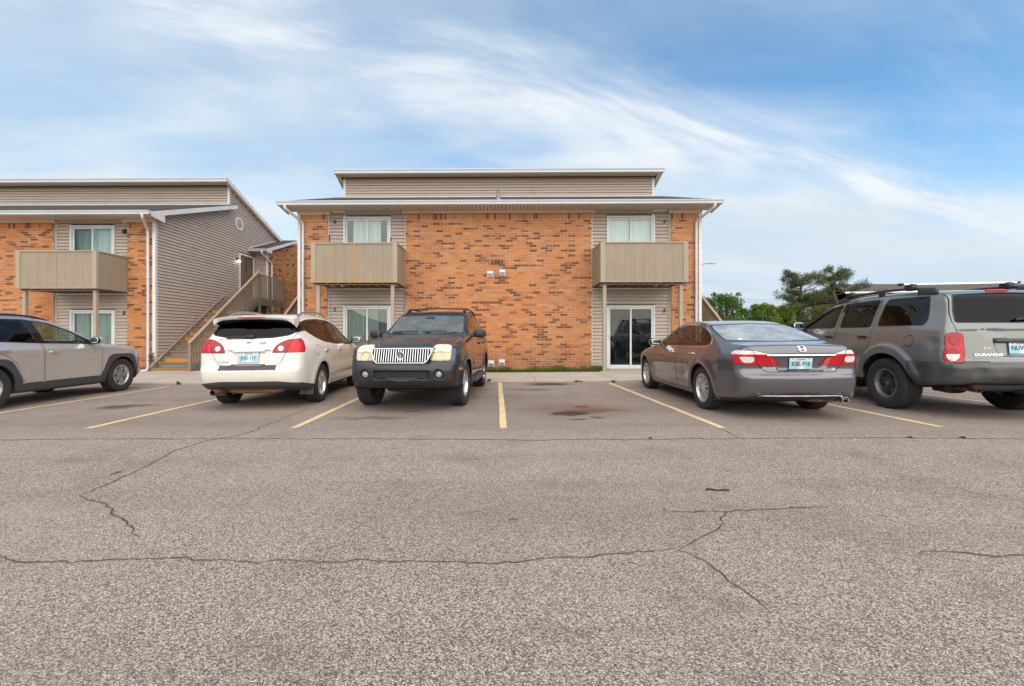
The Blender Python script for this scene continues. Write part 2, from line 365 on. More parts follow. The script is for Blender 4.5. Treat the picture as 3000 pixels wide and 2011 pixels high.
c = n.mix(n.rng(big, 0.34, 0.66, 0.0, 0.40), c, n.mix(0.55, c, (0.42, 0.35, 0.295)))
c = n.mix(n.rng(mid, 0.50, 0.72, 0, 0.34), c, (0.150, 0.120, 0.098))
sy = n.n('ShaderNodeSeparateXYZ'); n.l(g, sy.inputs[0]); sw = n.n('ShaderNodeSeparateXYZ'); n.l(wob.outputs[0], sw.inputs[0])
# finer, darker, traffic-polished stall paving beyond the seam at y = 5.2
stall = n.rng(n.math('ADD', sy.outputs[1], n.math('MULTIPLY', big, 1.2)), 5.4, 6.6)
c = n.mix(n.math('MULTIPLY', stall, 0.42), c, (0.25, 0.196, 0.160))
STAIN_SOCK = []
def stain(c, cx, cy, rx, ry, col, amt, soft=0.45):
    dx = n.math('DIVIDE', n.math('SUBTRACT', sw.outputs[0], cx+0.275), rx); dy = n.math('DIVIDE', n.math('SUBTRACT', sw.outputs[1], cy+0.275), ry)
    d = n.math('SQRT', n.math('ADD', n.math('MULTIPLY', dx, dx), n.math('MULTIPLY', dy, dy)))
    return n.mix(n.rng(d, 1.0-soft, 1.0+soft*0.5, amt, 0.0), c, col)
def gxy(px, py): p = ground_at(px, py); return p.x, p.y
for (px, py, rx, ry, col, amt, soft) in [
    (1700, 1200, 0.95, 0.75, (0.22, 0.120, 0.075), 0.60, 0.8), (1745, 1203, 0.50, 0.22, (0.16, 0.075, 0.042), 0.8, 0.6), (1706, 1192, 0.17, 0.13, (0.12, 0.06, 0.04), 0.85, 0.35),
    (1678, 1211, 0.33, 0.22, (0.045, 0.028, 0.021), 0.92, 0.3), (1748, 1223, 0.10, 0.09, (0.06, 0.042, 0.034), 0.8, 0.5), (1696, 1231, 0.14, 0.06, (0.045, 0.035, 0.03), 0.75, 0.6),
    (1610, 1126, 0.62, 0.35, (0.035, 0.029, 0.026), 0.9, 0.6), (1560, 1142, 0.5, 0.22, (0.06, 0.05, 0.044), 0.55, 0.7),
    (345, 1193, 0.42, 0.30, (0.055, 0.036, 0.03), 0.75, 0.7), (420, 1188, 0.35, 0.16, (0.10, 0.06, 0.045), 0.6, 0.7),
    (1080, 1225, 0.6, 0.16, (0.06, 0.05, 0.045), 0.55, 0.8), (1215, 1205, 0.10, 0.06, (0.03, 0.025, 0.022), 0.9, 0.5),
    (1560, 1180, 1.1, 1.7, (0.115, 0.092, 0.080), 0.30, 0.9), (1230, 1200, 0.8, 0.9, (0.10, 0.08, 0.07), 0.35, 0.9), (2880, 1232, 0.3, 0.16, (0.34, 0.30, 0.26), 0.35, 0.8),
    (90, 1500, 0.5, 0.16, (0.42, 0.38, 0.34), 0.25, 0.9), (1550, 1500, 1.6, 0.5, (0.12, 0.10, 0.09), 0.22, 0.9)]:
    cx_, cy_ = gxy(px, py); c = stain(c, cx_, cy_, rx, ry, col, amt, soft)
spots = n.rng(n.voro(wob.outputs[0], 1.9), 0.02, 0.085, 1.0, 0.0); c = n.mix(n.math('MULTIPLY', spots, n.rng(mid, 0.42, 0.56)), c, (0.05, 0.040, 0.033))
trk = n.rng(n.noise(n.coord('Object', (0.09, 1.1, 1)), 1.0, 5, 0.6), 0.46, 0.68); c = n.mix(n.math('MULTIPLY', trk, 0.20), c, (0.13, 0.10, 0.082))
hgt = n.math('ADD', n.math('MULTIPLY', n.math('SUBTRACT', 1.0, sdist), 0.9), n.math('MULTIPLY', sf.outputs[1], 0.35))
MAT_ASPHALT = n.done(n.bsdf(c, 0.93, 0, n.bump(hgt, 0.8, 0.008), spec=0.25))
n = NT('line_paint'); g = n.n('ShaderNodeNewGeometry').outputs['Position']
wear = n.math('ADD', n.rng(n.noise(g, 5, 6, 0.7), 0.42, 0.72), n.rng(n.noise(g, 70, 3), 0.55, 0.8, 0, 0.5), True)
c = n.mix(n.math('MULTIPLY', wear, 0.62), (0.70, 0.51, 0.29), (0.36, 0.275, 0.195))
MAT_LINE = n.done(n.bsdf(c, 0.85, 0, n.bump(n.voro(g, 105), 0.5, 0.006), spec=0.3))
MAT_CRACK = M_plain('crack_dark', (0.045, 0.036, 0.029), 1.0, scale=20)
MAT_CRACKEDGE = M_plain('crack_edge', (0.20, 0.155, 0.118), 1.0, scale=20)
n = NT('soil'); g = n.coord(); c = n.mix(n.noise(g, 1.3, 6, 0.6), (0.05, 0.06, 0.02), (0.13, 0.11, 0.06))
MAT_SOIL = n.done(n.bsdf(c, 1.0, 0, n.bump(n.noise(g, 25, 4), 0.5, 0.03)))
def M_leaf(name, a, b, trans=0.35):
    n = NT(name); at_ = n.n('ShaderNodeAttribute', attribute_name='rnd').outputs['Fac']
    g = n.n('ShaderNodeNewGeometry').outputs['Position']
    c = n.mix(at_, a, b); c = n.mix(n.rng(n.noise(g, 0.7, 3), 0.3, 0.7, 0, 0.5), c, tuple(x*0.6 for x in a))
    d = n.bsdf(c, 0.6, spec=0.3); t = n.n('ShaderNodeBsdfTranslucent'); n.l(c, t.inputs[0])
    mx = n.n('ShaderNodeMixShader'); mx.inputs[0].default_value = trans; n.l(d.outputs[0], mx.inputs[1]); n.l(t.outputs[0], mx.inputs[2])
    return n.done(mx)
MAT_GRASS = M_leaf('grass_blade', (0.06, 0.125, 0.015), (0.19, 0.27, 0.05))
MAT_WEED = M_leaf('weed_leaf', (0.07, 0.14, 0.02), (0.15, 0.24, 0.05))
# ---------------------------------------------------------------- ground, lot, lines, kerb, walk
def sheet(name, xs, ys, zf, mat):
    me = bpy.data.meshes.new(name); nx, ny = len(xs), len(ys)
    me.from_pydata([(x, y, zf(x, y)) for y in ys for x in xs], [], [(j*nx+i, j*nx+i+1, (j+1)*nx+i+1, (j+1)*nx+i) for j in range(ny-1) for i in range(nx-1)])
    return link(name, me, mat)
gr = sheet('ground', [-3000, -600, -100, -25, 0, 25, 100, 600, 3000], [-3000, -600, -100, 0, 30, 100, 600, 3000], lambda x, y: gz(x)-0.06, MAT_SOIL)
tag(gr, kind='structure')
LOT_Y1 = 11.16
lot = sheet('parking_lot', [-25, 0, 25], [-28, 0, LOT_Y1], lambda x, y: gz(x), MAT_ASPHALT); tag(lot, kind='structure')
# drive on the right that carries on past the building
drv = sheet('driveway', [9.6, 18, 25, 60], [LOT_Y1+0.002, 30, 46], lambda x, y: gz(x)-0.002, MAT_ASPHALT); tag(drv, kind='structure')
# painted stall lines: (x at the near end, near y, x at the far end, far y)
def strip(name, x0, y0, x1, y1, w, mat, dz, parent=None):
    d = Vector((x1-x0, y1-y0, 0)); d.normalize(); r = Vector((d.y, -d.x, 0)); mb = MB(); m = 14; random.seed(int(x0*97))
    vs = []
    for i in range(m+1):
        t = i/m; p = Vector((x0+(x1-x0)*t, y0+(y1-y0)*t, 0)); e0, e1 = random.uniform(-.006, .006), random.uniform(-.006, .006)
        for q in (p-r*(w/2+e0), p+r*(w/2+e1)): vs.append((q.x, q.y, gz(q.x)+dz))
    mb.add(vs, [(2*i, 2*i+1, 2*i+3, 2*i+2) for i in range(m)])
    return mb.build(name, mat, parent)
for (a, b), (c2, d2) in [((257, 1256), (720, 1151)), ((859, 1256), (1110, 1140)), ((1475.6, 1256.3), (1464.8, 1122)), ((2118, 1255), (1786, 1123)), ((2757, 1252), (2110, 1122)), ((-180, 1239), (500, 1132.5)), ((3200, 1217), (2490, 1129))]:
    p, q = ground_at(a, b), ground_at(c2, d2); q.y = min(q.y, LOT_Y1-0.03)
    strip('parking_line', p.x, p.y, q.x, q.y, 0.096, MAT_LINE, 0.004, lot)
# cracks: irregular open joints, traced along the paving
def crack(pts, w, seed=1, edge=True):
    random.seed(seed); P = [ground_at(a*1.28261, b*1.28261) for a, b in pts]; path = []
    for p, q in zip(P, P[1:]):
        k = max(2, int((q-p).length/0.035)); nrm = Vector((-(q-p).y, (q-p).x, 0)).normalized()
        for i in range(k):
            t = i/k; s = math.sin(math.pi*t)
            path.append(p.lerp(q, t)+nrm*s*0)
    path.append(P[-1]); off = 0; out = []
    for i, p in enumerate(path):
        off = off*0.80+random.gauss(0, 0.0085); d = (path[min(i+1, len(path)-1)]-path[max(i-1, 0)]).normalized(); nr = Vector((-d.y, d.x, 0))
        out.append((p+nr*off, nr))
    for wi, m, dz in ((w*2.6, MAT_CRACKEDGE, 0.002), (w, MAT_CRACK, 0.0035)):
        if m is MAT_CRACKEDGE and not edge: continue
        vs = []; L = len(out)
        for i, (p, nr) in enumerate(out):
            e = min(1, i/6, (L-1-i)/6); ww = wi*(0.25+0.75*e)*random.choice((random.uniform(0.25, 0.7), random.uniform(.6, 1.3)))/2
            for q in (p-nr*ww, p+nr*ww): vs.append((q.x, q.y, gz(q.x)+dz))
        MB().add(vs, [(2*i, 2*i+1, 2*i+3, 2*i+2) for i in range(L-1)]).build('crack', m, lot)
crack([(-60, 1006), (300, 1003), (520, 1002), (700, 1003), (960, 1004), (1150, 1006), (1500, 1004), (1690, 1003), (2060, 1001), (2230, 1003), (2400, 1004)], 0.011, 1)
crack([(-60, 1272), (0, 1275), (40, 1282), (240, 1277), (420, 1273), (520, 1277), (650, 1279), (870, 1277), (1060, 1286), (1140, 1284), (1250, 1272), (1400, 1270), (1550, 1258)], 0.0068, 2)
crack([(1550, 1258), (1590, 1274), (1620, 1290), (1660, 1330), (1720, 1372), (1760, 1400)], 0.007, 3)
crack([(1550, 1258), (1570, 1245), (1610, 1230), (1655, 1195), (1660, 1170), (1740, 1162), (1890, 1158)], 0.007, 4)
crack([(1520, 1168), (1590, 1166), (1660, 1170)], 0.008, 5)
crack([(180, 1133), (260, 1100), (330, 1068), (400, 1030), (470, 1007), (540, 997), (580, 985), (650, 955), (700, 935)], 0.010, 6)
crack([(180, 1133), (240, 1155), (290, 1190), (300, 1220), (320, 1226)], 0.009, 7)
crack([(2100, 1265), (2200, 1268), (2420, 1276)], 0.007, 8)
crack([(1640, 980), (1665, 990), (1690, 1002)], 0.010, 9)
# kerb and concrete walk, slab by slab
walk = empty('sidewalk', (0, 0, 0)); tag(walk, kind='structure')
WALK_Y0, WALK_Y1, KH = LOT_Y1+0.002, 13.42, 0.055
xs = [-22.0, -20, -18, -16, -14, -12, -10, -8.1, -6.2, -4.3, -2.4, -0.9, 0.97, 3.0, 5.0, 7.0, 8.9]
for i, (a, b) in enumerate(zip(xs, xs[1:])):
    mb = MB(); g = 0.006; c_ = 0.012; z0, z1 = -0.35, KH; x0, x1 = a+g, b-g
    y1 = WALK_Y1 if a > -9.0 else 15.1
    prof = [(WALK_Y0, z0), (WALK_Y0, z1-0.02), (WALK_Y0+0.02, z1), (y1, z1+0.015), (y1, z0)]
    A = [(x0, y, z+gz(x0)) for y, z in prof]; B = [(x1, y, z+gz(x1)) for y, z in prof]; k = len(prof)
    mb.add(A+B, [tuple(range(k)), tuple(range(2*k-1, k-1, -1))]+[(j, k+j, k+(j+1) % k, (j+1) % k) for j in range(k)])
    o = mb.build('slab', MAT_CONC, walk); fix_normals(o.data)
# concrete pads in front of the patio doors
for a, b in ((-5.75, -3.12), (3.12, 5.75)):
    mb = MB().box(a, b, WALK_Y1+0.006, 14.60, -0.3, KH+gz((a+b)/2)+0.02, 0.01); mb.build('patio_pad', MAT_CONC, walk)
# soil and grass strip against the brick
bed = sheet('soil_strip', [-7.5, -3.1, 0, 3.1, 9.0], [WALK_Y1+0.004, 14.62], lambda x, y: gz(x)+0.045, MAT_SOIL); tag(bed, kind='structure')
def blades(name, spots, mat, parent=None, lean=0.5):
    vs, fs, rn = [], [], []
    for (x, y, z, h, w, a) in spots:
        dx, dy = math.cos(a), math.sin(a); lx, ly = random.gauss(0, lean)*h*.5, random.gauss(0, lean)*h*.5; b = len(vs)
        vs += [(x-dx*w, y-dy*w, z), (x+dx*w, y+dy*w, z), (x+lx*.4+dx*w*.7, y+ly*.4+dy*w*.7, z+h*.6), (x+lx*.4-dx*w*.7, y+ly*.4-dy*w*.7, z+h*.6), (x+lx, y+ly, z+h)]
        fs += [(b, b+1, b+2, b+3), (b+3, b+2, b+4)]; r = random.random(); rn += [r, r]
    me = bpy.data.meshes.new(name); me.from_pydata(vs, [], fs); at_ = me.attributes.new('rnd', 'FLOAT', 'FACE'); at_.data.foreach_set('value', rn)
    return link(name, me, mat, parent)
random.seed(3); S = []
for i in range(6500):
    x = random.uniform(-3.05, 3.12); d = 0.5+0.5*math.sin(x*2.3)*math.sin(x*5.1+1); y = 13.45+abs(random.gauss(0, 0.16+0.18*d))
    if y > 14.4: continue
    S.append((x, y, gz(x)+0.045, random.uniform(0.08, 0.19)*(0.7+0.6*d), 0.006, random.uniform(0, 6.3)))
for i in range(900): S.append((random.gauss(3.1, 0.12), random.uniform(13.47, 13.9), gz(3)+0.045, random.uniform(0.1, 0.24), 0.005, random.uniform(0, 6.3)))
tag(blades('grass_strip', S, MAT_GRASS), 'short green grass growing between the walk and the brick wall', 'grass', kind='stuff')
def weed(px, py, r, h, nleaf, label, cat='weed', Y=None):
    p = ground_at(px, py, KH if Y else 0); random.seed(int(px)); vs, fs, rn = [], [], []
    for i in range(nleaf):
        a = random.uniform(0, 6.28); l = r*random.uniform(.4, 1); hh = h*random.uniform(.4, 1); w = l*0.22+0.006; b = len(vs)
        d = Vector((math.cos(a), math.sin(a), 0)); s = Vector((-d.y, d.x, 0)); m = p+d*l*.5+Vector((0, 0, hh)); e = p+d*l+Vector((0, 0, hh*.75))
        vs += [p-s*.003, p+s*.003, m+s*w, m-s*w, e]; fs += [(b, b+1, b+2, b+3), (b+3, b+2, b+4)]; q = random.random(); rn += [q, q]
    me = bpy.data.meshes.new('weed'); me.from_pydata(vs, [], fs); at_ = me.attributes.new('rnd', 'FLOAT', 'FACE'); at_.data.foreach_set('value', rn)
    return tag(link('weed', me, MAT_WEED), label, cat, 'weeds in the paving joints')
weed(1433, 1121, .10, .10, 26, 'small green weed at the kerb right behind the black vehicle')
weed(1448, 1121, .06, .05, 14, 'tiny weed at the kerb just left of the middle painted line')
weed(1690, 1120, .09, .05, 22, 'flat weed at the kerb in the empty parking space')
weed(1702, 1120, .06, .04, 14, 'thin weed just right of the flat weed at the kerb in the empty space')
weed(1797, 1121, .10, .06, 24, 'leafy weed where the painted line right of the empty space meets the kerb')
weed(1885, 1122, .13, .05, 26, 'low weed at the kerb by the front wheel of the grey sedan')
weed(521, 1128, .09, .09, 24, 'weed at the kerb left of the white vehicle below the stair foot')
weed(2667, 1284, .045, .02, 16, 'sprig of green in the paving seam in front of the grey off-road vehicle')
weed(2822, 1284, .05, .02, 16, 'sprig of green in the paving seam near the right edge of the picture')
weed(1905, 1286, .035, .02, 10, 'tiny sprig in the paving seam in front of the grey sedan')
# a dark strip of rubber left lying on the paving
p, q = ground_at(2067, 1437), ground_at(2135, 1440)
o = MB().tube([p.lerp(q, t)+Vector((0, 0, 0.008+0.004*math.sin(9*t))) for t in np.linspace(0, 1, 9)], 0.007, 6).build('rubber_strip', MAT_BLACK)
tag(o, 'thin black strip of rubber lying on the asphalt', 'rubber strip')
# ---------------------------------------------------------------- the two apartment houses
BR_L, BR_H, JT = 0.255, 0.0812, 0.0105
HW = 6.63                                     # half width of the front
BRICK_ME = {}
def box_faces(b): return [(b, b+1, b+5, b+4), (b+1, b+2, b+6, b+5), (b+3, b+0, b+4, b+7), (b+4, b+5, b+6, b+7), (b, b+3, b+2, b+1)]
def brick_me(kind, k):
    key = (kind, k)
    if key not in BRICK_ME:
        l, h = (BR_L-JT, BR_H-JT) if kind == 0 else (BR_H-JT, 0.20)
        mb = MB().box(0, l, 0, 0.09, 0, h, 0.004); me = mb.mesh('brick', MAT_BRICK)
        a = me.attributes.new('rnd', 'FLOAT', 'FACE'); a.data.foreach_set('value', [(k+0.5)/30]*len(me.polygons)); BRICK_ME[key] = me
    return BRICK_ME[key]
def brick_field(u0, u1, z0, z1, rg, soldier=None):
    out = []; zt = soldier if soldier else z1; row = 0; z = z0
    while z < zt-0.02:
        h = min(BR_H, zt-z)-JT; u = u0-(BR_L/2 if row % 2 else 0)+rg.uniform(-.012, .012)
        while u < u1-0.01:
            a, b = max(u, u0), min(u+BR_L-JT, u1)
            if b-a > 0.03: out.append((a, z, b-a, h, 0, b-a > BR_L-JT-0.002 and h > BR_H-JT-0.002))
            u += BR_L
        z += BR_H; row += 1
    if soldier:
        u = u0+0.0
        while u < u1-0.03:
            out.append((u, soldier, min(BR_H-JT, u1-u), z1-soldier, 1, u+BR_H-JT <= u1)); u += BR_H
    return out
def brick_rnd(rg, k=0):
    r = rg.random()
    return rg.uniform(0.87, 1.0) if r < (.24 if k else 0.17) else (rg.uniform(0.72, 0.86) if r < 0.32 else rg.uniform(0, 0.70))
def brick_wall(root, fld, frame, rg, picked=(), name='brickwork'):
    # frame(u, d, z) -> local point, d = depth into the wall
    vs, fs, rn = [], [], []
    for i, (u, z, l, h, k, full) in enumerate(fld):
        if i in picked: continue
        pr = rg.uniform(-0.0015, 0.0015); b = len(vs); e = 0.0035
        for d, q in ((0.03, 0), (pr, e)):
            for (uu, zz_) in ((u+q, z+q), (u+l-q, z+q), (u+l-q, z+h-q), (u+q, z+h-q)): vs.append(frame(uu, d, zz_))
        fs += [(b, b+1, b+5, b+4), (b+1, b+2, b+6, b+5), (b+2, b+3, b+7, b+6), (b+3, b, b+4, b+7), (b+4, b+5, b+6, b+7)]
        r = brick_rnd(rg, k); rn += [r]*5
    me = bpy.data.meshes.new(name); me.from_pydata(vs, [], fs); me.materials.append(MAT_BRICK)
    a = me.attributes.new('rnd', 'FLOAT', 'FACE'); a.data.foreach_set('value', rn); fix_normals(me)
    o = link(name, me, None, root); o['kind'] = 'stuff'; return o
SIDE_EXP = 0.1145
SID_ME = {}
def siding(root, u0, u1, z0, z1, frame_loc, rotz, spans=None, exposure=SIDE_EXP, name='siding_board'):
    """lap boards; spans(z) -> list of (ua, ub); frame_loc(u) -> local (x, y) of the board's left end; rotz turns +x into the board direction"""
    z = z0
    while z < z1-0.01:
        h = min(exposure, z1-z)
        for (a, b) in (spans(z+h/2) if spans else [(u0, u1)]):
            if b-a < 0.03: continue
            key = round(h, 4)
            if key not in SID_ME:
                t = 0.002; mb = MB()
                prof = [(-0.022, 0.0), (-0.022, 0.0195), (0.032, 0.0195), (0.0325, 0.028), (0.022, 0.040), (0.018, h*0.6), (0.010, h), (-0.03, h), (-0.03, 0.0)]
                mb.prism(prof, (0, 0, 0), (0, -1, 0), (0, 0, 1), (1, 0, 0)); me = mb.mesh('siding_board', MAT_SIDING); fix_normals(me); SID_ME[key] = me
            x, y = frame_loc(a); link(name, SID_ME[key], None, root, (x, y, z), (0, 0, rotz), (b-a, 1, 1))
        z += exposure
def cut(spans, holes):
    for (h0, h1) in holes:
        out = []
        for a, b in spans:
            if h1 <= a or h0 >= b: out.append((a, b)); continue
            if a < h0: out.append((a, h0))
            if b > h1: out.append((h1, b))
        spans = out
    return spans
def curtain(name, x0, x1, z0, z1, y, mat, root, amp=0.025, folds=9):
    mb = MB(); m = folds*6; vs = []
    for i in range(m+1):
        t = i/m; x = x0+(x1-x0)*t; yy = y+amp*math.sin(t*folds*2*math.pi+0.6*math.sin(t*7)); vs += [(x, yy, z0), (x, yy, z1)]
    mb.add(vs, [(2*i, 2*i+2, 2*i+3, 2*i+1) for i in range(m)]); return mb.build(name, mat, root, smooth=180)
def sliding_door(root, x0, x1, z0, z1, yf, style):
    """white sliding patio door set in the wall plane y = yf (frame stands proud)"""
    d = empty('patio_door', (0, 0, 0), parent=root)
    t = 0.062
    mb = MB()
    mb.box(x0, x0+t, yf-0.045, yf+0.06, z0, z1, 0.005).box(x1-t, x1, yf-0.045, yf+0.06, z0, z1, 0.005)
    mb.box(x0+t, x1-t, yf-0.045, yf+0.06, z1-t, z1, 0.005).box(x0+t, x1-t, yf-0.05, yf+0.06, z0, z0+0.05, 0.005)
    mb.build('frame', MAT_WHITE, d)
    xm = (x0+x1)/2
    for (a, b, dy) in ((x0+t+.004, xm+0.03, 0.012), (xm-0.03, x1-t-.004, -0.018)):
        s = MB(); w = 0.056
        za, zb = z0+0.054, z1-t-0.004
        s.box(a, a+w, yf+dy-.012, yf+dy+.014, za, zb, .004).box(b-w, b, yf+dy-.012, yf+dy+.014, za, zb, .004)
        s.box(a+w, b-w, yf+dy-.012, yf+dy+.014, zb-w, zb, .004).box(a+w, b-w, yf+dy-.012, yf+dy+.014, za, za+w*1.3, .004)
        s.build('sash', MAT_WHITE, d)
        MB().box(a+w-.004, b-w+.004, yf+dy-.002, yf+dy+.003, za+w, zb-w+.004).build('pane', MAT_PANEDARK if style == 'dark' else MAT_PANE, d)
    MB().box(x0+t+.012, x0+t+.034, yf-.055, yf-.02, (z0+z1)/2-.12, (z0+z1)/2+.08, .006).build('door_pull', MAT_WHITE, d)
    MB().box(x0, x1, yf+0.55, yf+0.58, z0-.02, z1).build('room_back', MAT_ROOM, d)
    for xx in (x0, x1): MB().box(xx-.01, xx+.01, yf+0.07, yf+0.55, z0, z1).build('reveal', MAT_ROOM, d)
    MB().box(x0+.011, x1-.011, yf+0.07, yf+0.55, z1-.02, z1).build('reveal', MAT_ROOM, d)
    za, zb = z0+.06, z1-.05; a, b = x0+.03, x1-.03; w = b-a
    if style == 'pale_part':
        curtain('curtain', a+w*.17, a+w*.78, za, zb, yf+.12, MAT_CURT_PALE, d, 0.02, 8)
    elif style == 'pale_right': curtain('curtain', a+w*.42, b, za, zb, yf+.12, MAT_CURT_PALE, d, 0.02, 6); curtain('sheer', a, a+w*.42, za, zb, yf+.2, MAT_CURT_GREEN, d, .02, 5)
    elif style == 'blind': curtain('blind', a, b, za, zb, yf+.11, MAT_BLIND, d, 0.006, 22)
    elif style == 'green': curtain('curtain', a, a+w*.72, za, zb, yf+.12, MAT_CURT_GREEN, d, 0.03, 7); curtain('curtain', a+w*.78, b, za, zb, yf+.12, MAT_CURT_DARK, d, .02, 3)
    elif style == 'green_pale': curtain('curtain', a, b, za, zb, yf+.12, M_CURT_GP, d, 0.03, 9)
    elif style == 'dark': curtain('curtain', a, a+w*.48, za, zb, yf+.14, MAT_CURT_DARK, d, 0.03, 6); curtain('curtain', a+w*.52, b, za, zb, yf+.14, MAT_CURT_MAROON, d, .03, 6)
    return d
M_CURT_GP = M_curtain('curtain_greygreen', (0.27, 0.32, 0.27), (0.42, 0.47, 0.42))
def digits(txt, x, z, size, root, y, name='number', mat=None, depth=0.012, bold=.006):
    me = text_mesh(txt, size, depth, mat or MAT_BLACK, name, shear=0.22, bold=bold)
    return link(name, me, None, root, (x, y, z), (R(90), 0, 0))
def downspout(root, pts, w=0.075, name='downspout'):
    pts = [Vector(p) for p in pts]; P = []
    for i, p in enumerate(pts):                       # soften the elbows
        if 0 < i < len(pts)-1:
            a = (pts[i-1]-p); b = (pts[i+1]-p); r = min(0.09, a.length*.45, b.length*.45)
            for t in np.linspace(0, 1, 6): P.append((1-t)**2*(p+a.normalized()*r)+2*t*(1-t)*p+t*t*(p+b.normalized()*r))
        else: P.append(p)
    return MB().tube(P, w*0.6, 8).build(name, MAT_GUTTER, root, smooth=50)
SOF_ME = {}
def soffit_run(root, x0, x1, y0, y1, z, pitch=0.118):
    """individual soffit panels with a groove between them"""
    k = int((x1-x0)/pitch); p = (x1-x0)/k; key = round(y1-y0, 3)
    if key not in SOF_ME:
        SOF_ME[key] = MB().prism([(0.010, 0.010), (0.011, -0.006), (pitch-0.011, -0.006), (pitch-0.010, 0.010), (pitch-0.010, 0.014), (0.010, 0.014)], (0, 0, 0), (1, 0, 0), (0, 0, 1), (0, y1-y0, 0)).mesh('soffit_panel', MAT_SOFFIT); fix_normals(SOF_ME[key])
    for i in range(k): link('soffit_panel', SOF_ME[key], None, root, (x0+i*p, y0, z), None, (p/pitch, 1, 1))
    MB().box(x0, x1, y0+.002, y1-.002, z+.016, z+.026).build('soffit_backing', MAT_UNDER, root)
def gutter(root, x0, x1, y, z, h=0.125, name='gutter'):
    prof = [(0, 0), (-0.075, 0.0), (-0.085, 0.012), (-0.085, h*.42), (-0.10, h*.6), (-0.118, h*.86), (-0.118, h), (-0.108, h), (-0.095, h*.66), (-0.075, h*.45), (-0.072, 0.02), (0, 0.02)]
    mb = MB().prism([(a, b) for a, b in prof], (x0, y, z), (0, 1, 0), (0, 0, 1), (x1-x0, 0, 0))
    for xx in (x0, x1-0.004): mb.prism([(0, 0), (-.075, 0), (-.085, .012), (-.085, h*.42), (-.10, h*.6), (-.118, h*.86), (-.118, h), (0, h)], (xx, y, z), (0, 1, 0), (0, 0, 1), (0.004, 0, 0))
    o = mb.build(name, MAT_GUTTER, root); fix_normals(o.data); return o
def shingle_roof(root, x0, x1, ya, za, yb, zb, name='shingles', step=0.14):
    """shingle courses stepped up from the low edge (ya, za) to the high edge (yb, zb), joined as one part"""
    mb = MB(); L = math.hypot(yb-ya, zb-za); k = int(L/step); rg = random.Random(5)
    for i in range(k+1):
        t0, t1 = i*step/L, min(1, (i+1.15)*step/L); x = x0; off = rg.uniform(0, .25)
        xs_ = [x0]+[min(x1, x0+off+j*0.31+rg.uniform(-.02, .02)) for j in range(int((x1-x0)/0.31)+2)]+[x1]
        for a, b in zip(xs_, xs_[1:]):
            if b-a < 0.02: continue
            th = 0.010+rg.uniform(0, .005)
            A = [(a+.002, ya+(yb-ya)*t0, za+(zb-za)*t0), (b-.002, ya+(yb-ya)*t0, za+(zb-za)*t0), (b-.002, ya+(yb-ya)*t1, za+(zb-za)*t1), (a+.002, ya+(yb-ya)*t1, za+(zb-za)*t1)]
            hs = (th+.006, th+.006, .004, .004)
            mb.add(A+[(p[0], p[1], p[2]+q) for p, q in zip(A, hs)], [(4, 5, 6, 7), (0, 1, 5, 4), (1, 2, 6, 5), (3, 0, 4, 7)])
    o = mb.build(name, MAT_SHINGLE, root); o['kind'] = 'stuff'
    MB().prism([(ya, za-.035), (yb, zb-.035), (yb, zb-.002), (ya, za-.002)], (x0+.004, 0, 0), (0, 1, 0), (0, 0, 1), (x1-x0-.008, 0, 0)).build('roof_deck', MAT_UNDER, root)
    return o
SL = 0.337
